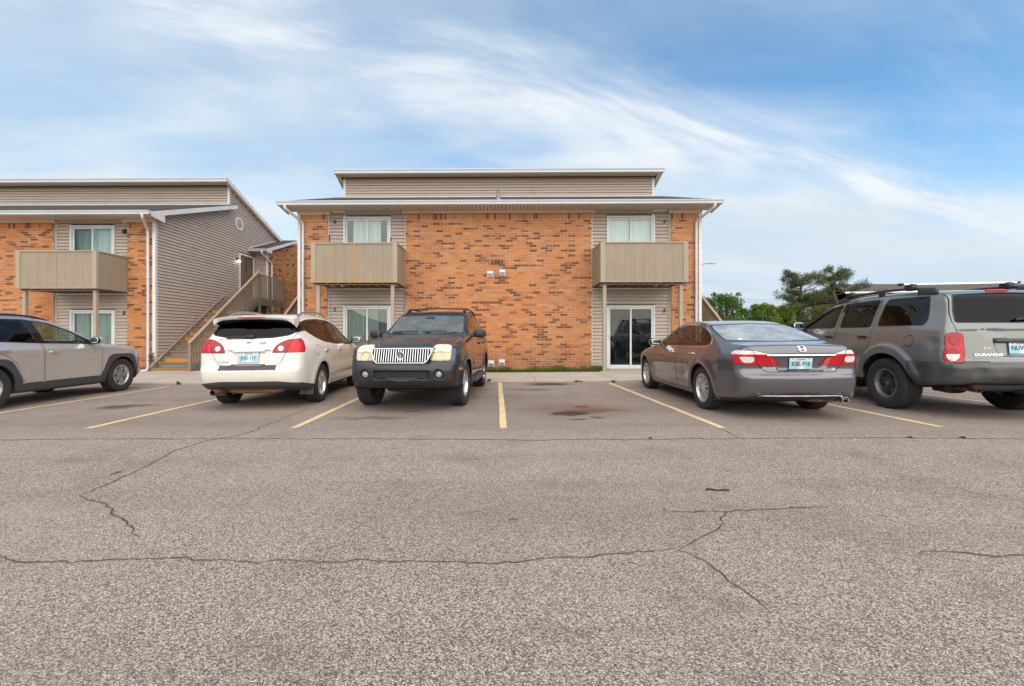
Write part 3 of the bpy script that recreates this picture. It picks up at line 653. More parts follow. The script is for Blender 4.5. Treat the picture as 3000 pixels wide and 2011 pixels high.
def stair_flight(root, side, gl, fresh, y0=-0.30):
    """outside timber stair along the side wall; side = +1 right, -1 left; gl = ground level in house heights"""
    st = root; s = side; xw = HW+0.10; xo = HW+1.52; n = 16; zl = 2.95; rise = (zl-gl)/n; run = 0.262
    def X(a, b): return (min(s*a, s*b), max(s*a, s*b))
    for i in range(n):
        a, b = X(xw+.05, xo-.05); m = MAT_NEWWOOD if i in fresh else MAT_RAIL
        MB().box(a, b, y0+i*run, y0+i*run+.028, gl+i*rise+.004, gl+(i+1)*rise-.042, .003).build('riser', m, st)
        if i < n-1: MB().box(a, b, y0+i*run-.03, y0+(i+1)*run-.004+.03, gl+(i+1)*rise-.038, gl+(i+1)*rise, .004).build('tread', MAT_RAIL, st)
    yl = y0+n*run
    for xa in (xw, xo-.045):
        a, b = X(xa, xa+.045)
        MB().prism([(y0-.02, gl), (y0+.30, gl), (yl, zl-.30), (yl, zl+.0), (y0-.02, gl+.16)], (a, 0, 0), (0, 1, 0), (0, 0, 1), (b-a, 0, 0)).build('stringer', MAT_RAIL, st)
    # wall rail and outer rail
    sl = (zl-gl)/(n*run)
    MB().bar((s*(xw+.025), y0-.05, gl+.22), (s*(xw+.025), yl, zl+.22), .05, .035).build('wall_rail', MAT_RAILTOP, st)
    xr = xo
    za = gl+1.03
    MB().bar((s*xr, y0-.16, za), (s*xr, yl, za+sl*(yl-y0+.16)), .10, .04).build('handrail', MAT_RAILTOP, st)
    MB().bar((s*(xr+.01), y0-.06, za-.09), (s*(xr+.01), yl, za-.09+sl*(yl-y0+.06)), .035, .11).build('rail_board', MAT_RAIL, st)
    a, b = X(xr-.045, xr+.045)
    MB().box(a, b, y0-.14, y0-.05, gl-.05, za-.02, .005).build('newel', MAT_RAIL, st)
    MB().box(a, b, yl+.0, yl+.09, gl-.05, zl+1.0, .005).build('newel', MAT_RAIL, st)
    k = 31; me = MB().box(-.017, .017, -.021, .021, 0, 1.0, .003).mesh('baluster', MAT_RAIL)
    for i in range(k):
        y = y0+.02+i*(yl-y0-.04)/k; zb = gl+max(.0, (y-y0)*sl-.10); zt = za+sl*(y-y0+.16)-.03
        link('baluster', me, None, st, (s*(xr+.045), y, zb), None, (1, 1, zt-zb))
    # landing
    ye = max(6.22, yl+1.1); a, b = X(HW+.01, xo+.02)
    for i in range(17):
        yy = yl+i*(ye-yl)/17; MB().box(a, b, yy+.004, yy+(ye-yl)/17-.004, zl-.04, zl, .003).build('deck_board', MAT_RAIL, st)
    MB().box(a, b, yl+.09, yl+.13, zl-.27, zl-.042).build('deck_beam', MAT_RAIL, st)
    a2, b2 = X(xo-.03, xo+.012)
    MB().box(a2, b2, yl+.13, ye, zl-.27, zl-.042).build('deck_beam', MAT_RAIL, st)
    for yy in (yl+.9, ye-.1):
        a3, b3 = X(xo-.13, xo-.035); MB().box(a3, b3, yy-.045, yy+.045, gl-.05, zl-.28, .004).build('deck_post', MAT_RAIL, st)
    MB().bar((s*xr, yl-.06, zl+1.0), (s*xr, ye, zl+1.0), .10, .04).build('handrail', MAT_RAILTOP, st)
    k = 15
    for i in range(k):
        y = yl+.10+i*(ye-yl-.12)/k; link('baluster', me, None, st, (s*(xr+.045), y, zl-.33), None, (1, 1, 1.31))
    MB().box(*X(xr-.045, xr+.045), ye-.09, ye, zl-.3, zl+.98, .004).build('newel', MAT_RAIL, st)
def house(name, loc, label, windows, rg_seed, right_stair, left_stair, gl, pick_n, side_walls, plaque, lamp_spots, fresh):
    root = empty(name, loc); tag(root, label, 'apartment building', 'two storey brick apartment houses')
    rg = random.Random(rg_seed); Z0 = -0.35
    # masses behind the cladding
    core = MB().box(-HW+.06, HW-.06, .75, 13.2, Z0, 5.05)
    core.box(-HW+.06, HW-.06, 4.36, 8.9, 5.06, 6.2)
    o = MB(); 
    for side in (-1, 1): pass
        # front brick: left pier, middle, right pier
    fr = lambda u, d, z: (u, d, z)
    walls = [(-HW+.075, -5.66), (-3.07, 3.07), (5.66, HW-.075)]
    ZB = -0.27
    for wi, (a, b) in enumerate(walls):
        fld = brick_field(a, b, ZB, 5.215, rg, 5.012)
        picked = set()
        if wi in pick_n:
            cand = [i for i, q in enumerate(fld) if q[5]]
            wx = loc[0]; cand.sort(key=lambda i: (fld[i][0]+wx)**2+(fld[i][1]-1.9)**2*1.2+(4 if fld[i][1] < 0.75 else 0))
            picked = set(cand[:pick_n[wi]])
            for i in picked:
                u, z, l, h, k, full = fld[i]
                link('brick', brick_me(k, min(29, int(brick_rnd(rg)*30))), None, root, (u, rg.uniform(-.002, .0015), z))
        brick_wall(root, fld, fr, rg, picked)
        MB().box(a, b, .010, .10, Z0, 5.215).build('mortar', MAT_MORTAR, root)
    # bays with siding, patio doors, balconies
    yb = 0.12
    for s in (-1, 1):
        xa, xb = (3.10, 5.63) if s > 0 else (-5.63, -3.10)
        dx0, dx1 = (3.575, 5.16) if s > 0 else (-5.16, -3.575)
        up, lo = windows[s]
        def spans(z, xa=xa, xb=xb, dx0=dx0, dx1=dx1):
            h = []
            if 0.10-.1 < z < 2.19: h.append((dx0, dx1))
            if 2.95-.1 < z < 5.15: h.append((dx0, dx1))
            return cut([(xa, xb)], h)
        siding(root, xa, xb, 0.16, 2.72, lambda u: (u, yb), 0, spans); siding(root, xa, xb, 2.80, 5.31, lambda u: (u, yb), 0, spans)
        MB().box(xa, xb, .145, .18, Z0, .155).build('sill_plate', MAT_WHITE, root)
        MB().box(xa, xb, yb-.028, yb+.05, 2.722, 2.765, .003).build('band_trim', MAT_WHITE, root)
        for x in (xa-.012, xb+.012): MB().box(x-.016, x+.016, .07, .16, 0.0, 5.30).build('corner_trim', MAT_WHITE, root)
        MB().box(xa, xb, .10, .13, 5.285, 5.315).build('bay_head_trim', MAT_WHITE, root)
        sliding_door(root, dx0, dx1, 0.10, 2.19, yb-.012, lo); sliding_door(root, dx0, dx1, 2.95, 5.15, yb-.012, up)
        # wall behind siding
        w = MB(); w.box(xa, dx0-.002, .151, .20, Z0, 5.3).box(dx1+.002, xb, .151, .20, Z0, 5.3).box(dx0, dx1, .151, .20, 2.20, 2.94); w.build('sheathing', MAT_UNDER, root)
        balcony(root, xa-.03 if s > 0 else xa-.07, xb+.07 if s > 0 else xb+.03, s, rg, fresh)
    # frieze boards with boxed returns
    for a, b in ((-HW-.02, -5.60), (-3.13, 3.13), (5.60, HW+.02)):
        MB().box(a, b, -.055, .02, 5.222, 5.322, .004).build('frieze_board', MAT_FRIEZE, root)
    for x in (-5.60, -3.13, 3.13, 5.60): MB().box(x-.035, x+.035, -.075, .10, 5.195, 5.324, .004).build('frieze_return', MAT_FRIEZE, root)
    # lower eave
    OV = 0.345; yg = -0.60
    soffit_run(root, -HW-OV, HW+OV, yg, .10, 5.325)
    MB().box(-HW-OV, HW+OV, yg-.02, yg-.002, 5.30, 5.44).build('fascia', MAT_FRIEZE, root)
    gutter(root, -HW-OV-.03, HW+OV+.03, yg-.022, 5.315)
    ylo, zlo = yg-.05, 5.435; yhi = 4.30; zhi = zlo+SL*(yhi-ylo)
    shingle_roof(root, -HW-OV, HW+OV, ylo, zlo, yhi, zhi)
    for s in (-1, 1):
        x0, x1 = sorted((s*(HW+OV+.002), s*(HW+OV-.03)))
        MB().prism([(ylo+.16, zlo-.02-.13), (yhi, zhi-.02-.15), (yhi, zhi-.008), (ylo+.03, zlo-.008), (ylo+.03, zlo-.13)], (x0, 0, 0), (0, 1, 0), (0, 0, 1), (x1-x0, 0, 0)).build('rake_board', MAT_WHITE, root)
        xa, xb = sorted((s*(HW+.02), s*(HW+OV-.032)))
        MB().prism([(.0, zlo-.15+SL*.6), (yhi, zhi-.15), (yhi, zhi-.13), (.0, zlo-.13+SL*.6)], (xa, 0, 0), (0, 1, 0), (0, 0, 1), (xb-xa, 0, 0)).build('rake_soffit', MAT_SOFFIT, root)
        # boxed eave end
        MB().prism([(yg-.015, 5.30), (yg+.62, 5.20), (yg+.62, zlo+SL*.62-.03), (yg-.015, zlo)], (x0-.004, 0, 0), (0, 1, 0), (0, 0, 1), (x1-x0+.008, 0, 0)).build('eave_return', MAT_WHITE, root)
    MB().box(-HW+.02, HW-.02, yhi-.03, yhi-.012, zhi+.0, zhi+.055).build('flashing', MAT_WHITE, root)
    # upper wall and upper roof
    zt = 7.95; yu = yhi
    siding(root, -HW, HW, zhi+.05, zt-.005, lambda u: (u, yu), 0, lambda z: [(-HW+.09, -2.1), (-2.098, 2.3), (2.302, HW-.09)])
    for s in (-1, 1):
        a, b = sorted((s*HW, s*(HW-.09))); MB().box(a, b, yu-.03, yu+.05, zhi+.05, zt).build('corner_trim', MAT_WHITE, root)
    MB().box(-HW+.09, HW-.09, yu-.026, yu+.01, zt-.028, zt-.004).build('head_trim', MAT_WHITE, root)
    MB().box(-HW+.06, HW-.06, yu+.032, yu+.10, 5.10, zt).build('upper_wall', MAT_UNDER, root)
    OU = 0.20; yug = yu-.46
    soffit_run(root, -HW-OU, HW+OU, yug, yu+.03, zt+.002, .124)
    MB().box(-HW-OU, HW+OU, yug-.02, yug-.002, zt-.02, zt+.15).build('fascia', MAT_WHITE, root)
    gutter(root, -HW-OU-.02, HW+OU+.02, yug-.022, zt+.0, .165)
    yr, zr = yug-.04, zt+.165; ye, ze = 9.1, zt+.165-SL*(9.1-yug+.04)
    shingle_roof(root, -HW-OU, HW+OU, ye, ze, yr, zr, 'shingles', .2)
    for s in (-1, 1):
        x0, x1 = sorted((s*(HW+OU+.002), s*(HW+OU-.03)))
        MB().prism([(yr+.02, zr-.16), (ye, ze-.16), (ye, ze-.01), (yr+.02, zr-.01)], (x0, 0, 0), (0, 1, 0), (0, 0, 1), (x1-x0, 0, 0)).build('rake_board', MAT_WHITE, root)
        xa, xb = sorted((s*(HW+.02), s*(HW+OU-.032)))
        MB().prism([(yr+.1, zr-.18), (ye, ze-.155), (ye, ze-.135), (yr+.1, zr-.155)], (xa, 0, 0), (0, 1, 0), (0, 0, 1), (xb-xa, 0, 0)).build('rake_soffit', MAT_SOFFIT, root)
    # back slope and back wall
    MB().prism([(9.1, ze), (13.6, ze-.0-SL*4.5+.9), (13.6, ze-SL*4.5+.95), (9.1, ze+.05)], (-HW-OU, 0, 0), (0, 1, 0), (0, 0, 1), (2*HW+2*OU, 0, 0)).build('back_roof', MAT_SHINGLE, root)
    core.build('core', MAT_UNDER, root)
    # roof vent pipe
    v = MB().tube([(0.0, ylo+.75, zlo+.2), (0.0, ylo+.75, zlo+.62)], .045, 10).tube([(.05, ylo+.75, zlo+.2), (.05, ylo+.75, zlo+.42)], .02, 8)
    v.lathe([(.0, .14), (.10, .14), (.07, .30), (.05, .34)], (0, ylo+.75, zlo+.10), (0, 0, 1), 12); v.build('vent_pipe', MAT_GREYMETAL, root, smooth=40)
    # corner boards at the front edges
    for s in (-1, 1):
        a, b = sorted((s*(HW+.02), s*(HW-.073))); MB().box(a, b, -.012, .12, Z0, 5.222, .003).build('corner_board', MAT_WHITE, root)
    # downspouts
    for s in (-1, 1):
        xd = s*(HW-.185); xg = s*(HW+.06) if s > 0 else s*(HW+.0)
        downspout(root, [(s*(HW+.12), yg-.08, 5.33), (s*(HW+.12), yg-.08, 5.22), (xd, -.06, 4.92), (xd, -.06, .18), (xd-s*.0, -.09, .10), (xd-.16, -.16, .06)])
        for z in (1.2, 3.3): MB().box(xd-.06, xd+.06, -.10, -.004, z, z+.02).build('downspout_strap', MAT_GUTTER, root)
    # side walls
    for s in (-1, 1):
        if s not in side_walls:
            MB().box(*sorted((s*HW, s*(HW-.05))), .13, 13.2, Z0, 5.2).build('side_wall', MAT_SIDING, root); continue
        def sp_(z):
            lo = .06 if z < zlo-.15+SL*(0-ylo) else ylo+(z-(zlo-.15))/SL
            if z > zhi-.15: lo = yhi
            hi = yr+(zr-.16-z)/SL
            wroof = 5.75+(z-5.40)/SL if z > 5.40 else 6.26
            return cut([(lo, min(hi, max(6.26, wroof)))], [(4.94, 6.24)] if 2.93 < z < 5.12 else [])
        if s > 0: siding(root, 0, 0, .02, 7.9, lambda u: (HW, u), R(90), sp_)
        else: siding(root, 0, 0, .02, 7.9, lambda u: (-HW, u), R(90), sp_)
        MB().prism([(.14, Z0), (13.2, Z0), (13.2, 5.0), (9.0, ze-.2), (yu+.12, zr-.4), (yu+.12, zhi-.25), (.14, zlo+.05)], (s*(HW-.032)-(.02 if s > 0 else 0), 0, 0), (0, 1, 0), (0, 0, 1), (.02, 0, 0)).build('sheathing', MAT_UNDER, root)
        # upstairs door on the landing, with its trim and lamp
        d = empty('entry_door', (0, 0, 0), parent=root); e = lambda a, b: sorted((s*a, s*b))
        MB().box(*e(HW-.01, HW+.012), 5.07, 6.12, 2.97, 5.02, .003).build('door_leaf', MAT_DOOR, d)
        for (a, b, z0_, z1_) in ((5.16, 5.55, 3.1, 3.7), (5.63, 6.02, 3.1, 3.7), (5.16, 5.55, 3.85, 4.85), (5.63, 6.02, 3.85, 4.85)):
            MB().box(*e(HW+.013, HW+.020), a, b, z0_, z1_, .003).build('door_panel', MAT_DOOR, d)
        MB().box(*e(HW-.01, HW+.045), 4.96, 5.062, 2.96, 5.12, .004).build('jamb', MAT_WHITE, d); MB().box(*e(HW-.01, HW+.045), 6.128, 6.235, 2.96, 5.12, .004).build('jamb', MAT_WHITE, d)
        MB().box(*e(HW-.01, HW+.045), 5.064, 6.126, 5.03, 5.12, .004).build('head', MAT_WHITE, d)
        MB().box(*e(HW+.02, HW+.035), 5.50, 5.53, 4.3, 4.95).build('wreath_hook', MAT_BLACK, d)
        lm = empty('wall_lamp', (0, 0, 0), parent=root); x_ = s*(HW+.02)
        MB().box(*e(HW+.0, HW+.05), 4.72, 4.84, 4.72, 4.86, .01).build('bracket', MAT_BLACK, lm); MB().tube([(s*(HW+.04), 4.78, 4.80), (s*(HW+.12), 4.78, 4.82), (s*(HW+.13), 4.78, 4.74)], .02, 8).build('arm', MAT_BLACK, lm)
        MB().lathe([(0.0, .0), (.05, .01), (.07, .05), (.06, .10), (.0, .12)], (s*(HW+.13), 4.78, 4.62), (0, 0, 1), 12).build('bulb_globe', MAT_LAMPGLOW, lm, smooth=60)
        # corner board front edge
        MB().box(*e(HW-.0, HW+.03), -.01, .055, Z0, 5.33, .003).build('corner_board', MAT_WHITE, root)
        # octagonal louvre
        ov = empty('gable_vent', (s*(HW+.03), 4.95, 6.42), parent=root); N = 8; ro, ri = .31, .235
        ring = [(math.cos(2*math.pi*(k+.5)/N), math.sin(2*math.pi*(k+.5)/N)) for k in range(N)]; mb = MB()
        for k in range(N):
            a, b = ring[k], ring[(k+1) % N]
            mb.prism([(a[0]*ro, a[1]*ro), (b[0]*ro, b[1]*ro), (b[0]*ri, b[1]*ri), (a[0]*ri, a[1]*ri)], (-.02*s, 0, 0), (0, 1, 0), (0, 0, 1), (.05*s, 0, 0))
        o = mb.build('vent_frame', MAT_VENTW, ov); fix_normals(o.data)
        MB().prism([(a*ri, b*ri) for a, b in ring], (-.02*s, 0, 0), (0, 1, 0), (0, 0, 1), (.01*s, 0, 0)).build('vent_backing', MAT_UNDER, ov)
        for k in range(8):
            z = -.19+k*.0545; hw_ = min(ri*.9, (ri*1.32-abs(z))*.98)
            MB().bar((s*.012, -hw_, z), (s*.012, hw_, z), .03, .022).build('louvre', MAT_VENTW, ov)
        # back wing: siding return, brick side, lean-to roof
        wx = HW+.66; a, b = e(HW+.03, wx-.07)
        siding(root, a, b, Z0+.3, 5.33, lambda u: (u, 6.28), 0, lambda z, a=a, b=b: [(a, b)])
        MB().box(*e(wx-.07, wx+.005), 6.235, 6.33, Z0, 5.34, .003).build('corner_board', MAT_WHITE, root)
        rg2 = random.Random(rg_seed+5); fld = [q for q in brick_field(6.335, 12.6, Z0, 6.4, rg2) if q[1] < 5.42+SL*(q[0]-6.25)]
        if s > 0: brick_wall(root, fld, lambda u, d_, z: (wx-d_, u, z), rg2)
        else: brick_wall(root, fld, lambda u, d_, z: (-wx+d_, u, z), rg2)
        MB().prism([(6.335, Z0), (12.6, Z0), (12.6, 6.5), (9.2, 6.5), (6.335, 5.50)], (s*(wx-.010)-(.05 if s > 0 else 0), 0, 0), (0, 1, 0), (0, 0, 1), (.05, 0, 0)).build('mortar', MAT_MORTAR, root)
        a, b = e(HW+.022, wx+.20)
        yw0 = 5.74; shingle_roof(root, a, b, yw0, 5.44, 9.0, 5.44+SL*(9.0-yw0), 'shingles')
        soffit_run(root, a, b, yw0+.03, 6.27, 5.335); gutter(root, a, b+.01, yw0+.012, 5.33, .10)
        x0, x1 = e(wx+.202, wx+.172)
        MB().prism([(yw0+.10, 5.30), (yw0+.55, 5.30), (yw0+.56, 5.46), (9.0, 5.30+SL*(9.0-yw0)), (9.0, 5.43+SL*(9.0-yw0)), (yw0+.02, 5.445)], (x0, 0, 0), (0, 1, 0), (0, 0, 1), (x1-x0, 0, 0)).build('rake_board', MAT_WHITE, root)
        MB().bar((s*(HW+.03), yw0+.05, 5.50), (s*(HW+.03), 9.0, 5.50+SL*(9.0-yw0-.05)), .02, .05).build('flashing', MAT_WHITE, root)
        downspout(root, [(s*(wx+.02), yw0-.05, 5.34), (s*(wx+.02), yw0-.05, 5.22), (s*(wx+.07), 6.52, 4.85), (s*(wx+.07), 6.52, .2)])
    if right_stair: stair_flight(root, 1, gl[1], fresh[1], fresh[2])
    if left_stair: stair_flight(root, -1, gl[0], fresh[1], fresh[2])
    for (txt, x, z) in lamp_spots['numbers']: digits(txt, x, z, .165, root, yb-.035)
    if plaque:
        pl = empty('address_plaque', (0, 0, 0), parent=root); px_, pz_ = -.055, 3.615
        MB().box(px_-.275, px_+.275, -.022, -.003, pz_-.075, pz_+.075, .004).build('plaque_board', MAT_PLAQUE, pl)
        for i, ch in enumerate('1331'): digits(ch, px_-.155+i*.105, pz_, .165, pl, -.034, 'plaque_digit', depth=.006, bold=.011)
    return root
def wall_vent(root, x, z, w=.205):
    v = empty('exhaust_vent', (x, -.002, z), parent=root); h = w/2
    MB().box(-h, h, -.018, 0, -h, h, .006).build('vent_plate', MAT_VENTW, v)
    MB().prism([(0, h*.8), (-.10, h*.62), (-.10, h*.05), (-.02, -h*.2), (0, -h*.2)], (-h*.8, -.019, 0), (0, 1, 0), (0, 0, 1), (h*1.6, 0, 0)).build('vent_hood', MAT_VENTW, v)
    MB().box(-h*.72, h*.72, -.055, -.02, -h*.78, -h*.22, .004).build('vent_flap', MAT_VENTG, v)
    return v
MAT_LAMPGLOW = (lambda n: n.done(n.bsdf((.9, .85, .75), .3, **{'Emission Color': (1.0, .86, .62), 'Emission Strength': 2.2})))(NT('lit_globe'))
def balcony(root, x0, x1, s, rg, fresh):
    b = empty('balcony', (0, 0, 0), parent=root); y0 = -1.20; zb, zt = 2.80, 4.02; pw = .142
    for xa in (x0, x1-pw):
        MB().box(xa, xa+pw, y0-.012, y0+.09, zb, zt, .005).build('corner_post', MAT_POST, b)
    xm = (x0+x1)/2
    for a, c in ((x0+pw, xm-.008), (xm+.008, x1-pw)):      # plywood sheets, each scored into wide boards
        k = 4; w = (c-a)/k
        for i in range(k): MB().box(a+i*w+.0015, a+(i+1)*w-.0015, y0+.006, y0+.022, zb+.035, zt-.045, .0015).build('front_panel', MAT_PANEL, b)
    MB().box(x0+pw, x1-pw, y0+.023, y0+.045, zb+.02, zt-.04).build('panel_backing', MAT_UNDER, b)
    MB().box(xm-.022, xm+.022, y0-.004, y0+.010, zb+.035, zt-.045, .002).build('batten', MAT_NEWWOOD if ('batten', s) in fresh[0] else MAT_PANEL, b)
    MB().box(x0+pw, x1-pw, y0-.006, y0+.02, zb+.0, zb+.033, .002).build('base_strip', MAT_NEWWOOD if ('batten', s) in fresh[0] else MAT_POST, b)
    MB().box(x0+pw, x1-pw, y0-.02, y0+.09, zt-.043, zt-.002, .003).build('cap_rail', MAT_POST, b)
    for xa in (x0, x1-.03):
        k = 4
        for i in range(k):
            ya = y0+.092+i*(1.20-.10)/k; MB().box(xa+.006, xa+.024, ya, ya+(1.2-.10)/k-.002, zb, zt-.045, .0015).build('side_panel', MAT_PANEL, b)
        MB().box(xa-.008, xa+.05, y0+.092, -.01, zt-.043, zt-.003, .003).build('side_cap', MAT_POST, b)
    # floor: joists and deck
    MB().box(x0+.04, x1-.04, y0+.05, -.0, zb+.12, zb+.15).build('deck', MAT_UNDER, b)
    k = 8
    for i in range(k):
        xa = x0+.10+i*(x1-x0-.24)/(k-1); MB().box(xa, xa+.04, y0+.05, -.005, zb-.03, zb+.118).build('joist', MAT_RAIL, b)
    MB().box(x0+.03, x1-.03, y0+.10, y0+.14, zb-.06, zb-.032).build('beam', MAT_RAIL, b)
    for xa in ((x0+.12, x1-.22) if s < 0 else (x0+.10, x1-.22)):
        MB().box(xa, xa+.105, y0+.10, y0+.205, -.12, zb-.062, .006).build('post', MAT_POST, b)
CBX = 0.035
centre = house('apartment_house', (CBX, 14.5, 0.0), 'two storey orange brick apartment house numbered 1331 with two balconies, in the middle',
    {-1: ('pale_part', 'green'), 1: ('blind', 'dark')}, 11, True, True, (-0.05, 0.06), {1: 300}, (), True,
    {'numbers': [('3', -5.46, 4.98), ('1', -5.46, 2.06), ('4', 5.46, 4.95), ('2', 5.46, 2.02)]}, ({('batten', -1)}, (1, 4, 7), 0.95))
for px, py in ((1436, 803.5), (1471.5, 800), (1438.7, 1066), (1470, 1063)):
    q = at(px, py, 14.49); wall_vent(centre, q.x-CBX, q.z)
q = at(1425.5, 1025, 14.49); o = MB().tube([(q.x-CBX, 0, q.z), (q.x-CBX, -.07, q.z), (q.x-CBX, -.09, q.z-.05)], .018, 8).build('hose_tap', MAT_BLACK, centre)
LHX = -18.51; LHY = 15.1; LHZ = -0.10
left = house('apartment_house', (LHX, LHY, LHZ), 'two storey brick apartment house with outside wooden stair and grey sided gable, at the left',
    {-1: ('blind', 'green'), 1: ('pale_right', 'green_pale')}, 23, True, False, (-0.1, 0.0), {2: 150, 1: 150}, (1,), False,
    {'numbers': [('2', 5.47, 2.08)]}, (set(), (0, 2, 6, 7, 10, 12), -0.30))
# lamp beside the upper balcony door of the left house
o = empty('porch_lamp', (LHX+5.52, LHY+.10, LHZ+4.92)); o.parent = left; o.matrix_parent_inverse = Matrix.Translation((-LHX, -LHY, -LHZ))
MB().box(-.05, .05, -.04, 0, -.05, .09, .01).build('lamp_bracket', MAT_BLACK, o); MB().lathe([(0, 0), (.05, .01), (.055, .12), (.0, .14)], (0, -.08, -.08), (0, 0, 1), 10).build('lamp_glass', MAT_BLACK, o, smooth=50)
# loose cable by the bay, poles standing on the left balcony
q0 = at(1184.5, 842, 14.46); pts = [q0+Vector((.02*math.sin(i*.9)+.004*i, 0, -i*.14)) for i in range(10)]
o = MB().tube(pts, .008, 6).build('cable', MAT_BLACK); tag(o, 'thin black cable hanging down the edge of the middle brick wall', 'cable')
for (px, py0, py1, lab, tip) in ((965, 688, 712, 'dark closed parasol tip showing above the number 3 balcony rail, left end', .03), (1145, 694, 710, 'dark handle tip showing above the number 3 balcony rail, right end', .02)):
    a, c2 = at(px, py0, 13.75), at(px+2, 760, 13.75); a2 = at(px, py0+10, 13.75)
    c2.z = 2.955
    o = MB().tube([c2, a2, a+Vector((0, 0, -.05)), a], [.018, .02, tip, .006], 8).build('parasol' if px < 1000 else 'broom', MAT_BLACK, smooth=60); tag(o, lab, 'parasol' if px < 1000 else 'broom')
# ---------------------------------------------------------------- vehicles: one smooth skin per car, cut into its panels
def fillet(poly, r):
    out = []; n = len(poly)
    for i in range(n):
        p = np.array(poly[i][:2], float); a = np.array(poly[i-1][:2], float)-p; b = np.array(poly[(i+1) % n][:2], float)-p
        rr = poly[i][2] if len(poly[i]) > 2 else r
        la, lb = np.linalg.norm(a), np.linalg.norm(b); d = min(rr, la*.46, lb*.46)
        if d < 1e-4: out.append(tuple(p)); continue
        pa, pb = p+a/la*d, p+b/lb*d
        for t in (0, .2, .4, .6, .8, 1): out.append(tuple((1-t)**2*pa+2*t*(1-t)*p+t*t*pb))
    return out
def poly_sdf(poly, u, v):
    P = np.asarray(poly, float); n = len(P); d = np.full(u.shape, 1e9); ins = np.zeros(u.shape, bool)
    for i in range(n):
        ax, ay = P[i]; bx, by = P[(i+1) % n]; ex, ey = bx-ax, by-ay; L = ex*ex+ey*ey
        if L < 1e-12: continue
        wx, wy = u-ax, v-ay; t = np.clip((wx*ex+wy*ey)/L, 0, 1); d = np.minimum(d, (wx-ex*t)**2+(wy-ey*t)**2)
        c = ((ay <= v) & (by > v)) | ((by <= v) & (ay > v))
        if abs(ey) > 1e-12: ins ^= c & (u < ax+(v-ay)/ey*ex)
    d = np.sqrt(d); return np.where(ins, -d, d)
class Tab2:
    def __init__(s, poly, h=0.012, m=0.35):
        P = np.asarray(poly); s.h = h; s.u0, s.v0 = P.min(0)-m; nu, nv = (np.ceil((P.max(0)+m-(s.u0, s.v0))/h)).astype(int)+1
        U, V = np.meshgrid(s.u0+np.arange(nu)*h, s.v0+np.arange(nv)*h, indexing='ij'); s.T = poly_sdf(poly, U, V); s.nu, s.nv = nu, nv
    def __call__(s, u, v):
        a = np.clip((u-s.u0)/s.h, 0, s.nu-1.001); b = np.clip((v-s.v0)/s.h, 0, s.nv-1.001); i = a.astype(int); j = b.astype(int); a = a-i; b = b-j; T = s.T
        return T[i, j]*(1-a)*(1-b)+T[i+1, j]*a*(1-b)+T[i, j+1]*(1-a)*b+T[i+1, j+1]*a*b
class Tab1:
    def __init__(s, pts, sm=0.03):
        pts = sorted(pts); x = np.array([p[0] for p in pts]); y = np.array([p[1] for p in pts]); s.x = np.arange(x[0]-.5, x[-1]+.5, 0.005); s.y = np.interp(s.x, x, y)
        if sm > 0:
            k = int(sm/0.005)*2+1
            for _ in range(3): s.y = np.convolve(np.pad(s.y, k//2, mode='edge'), np.ones(k)/k, 'valid')
    def __call__(s, v): return np.interp(v, s.x, s.y)
def smax(a, b, k):
    h = np.maximum(k-np.abs(a-b), 0)/k; return np.maximum(a, b)+h*h*k*.25
def sstep(a, b, x):
    t = np.clip((x-a)/(b-a), 0, 1); return t*t*(3-2*t)
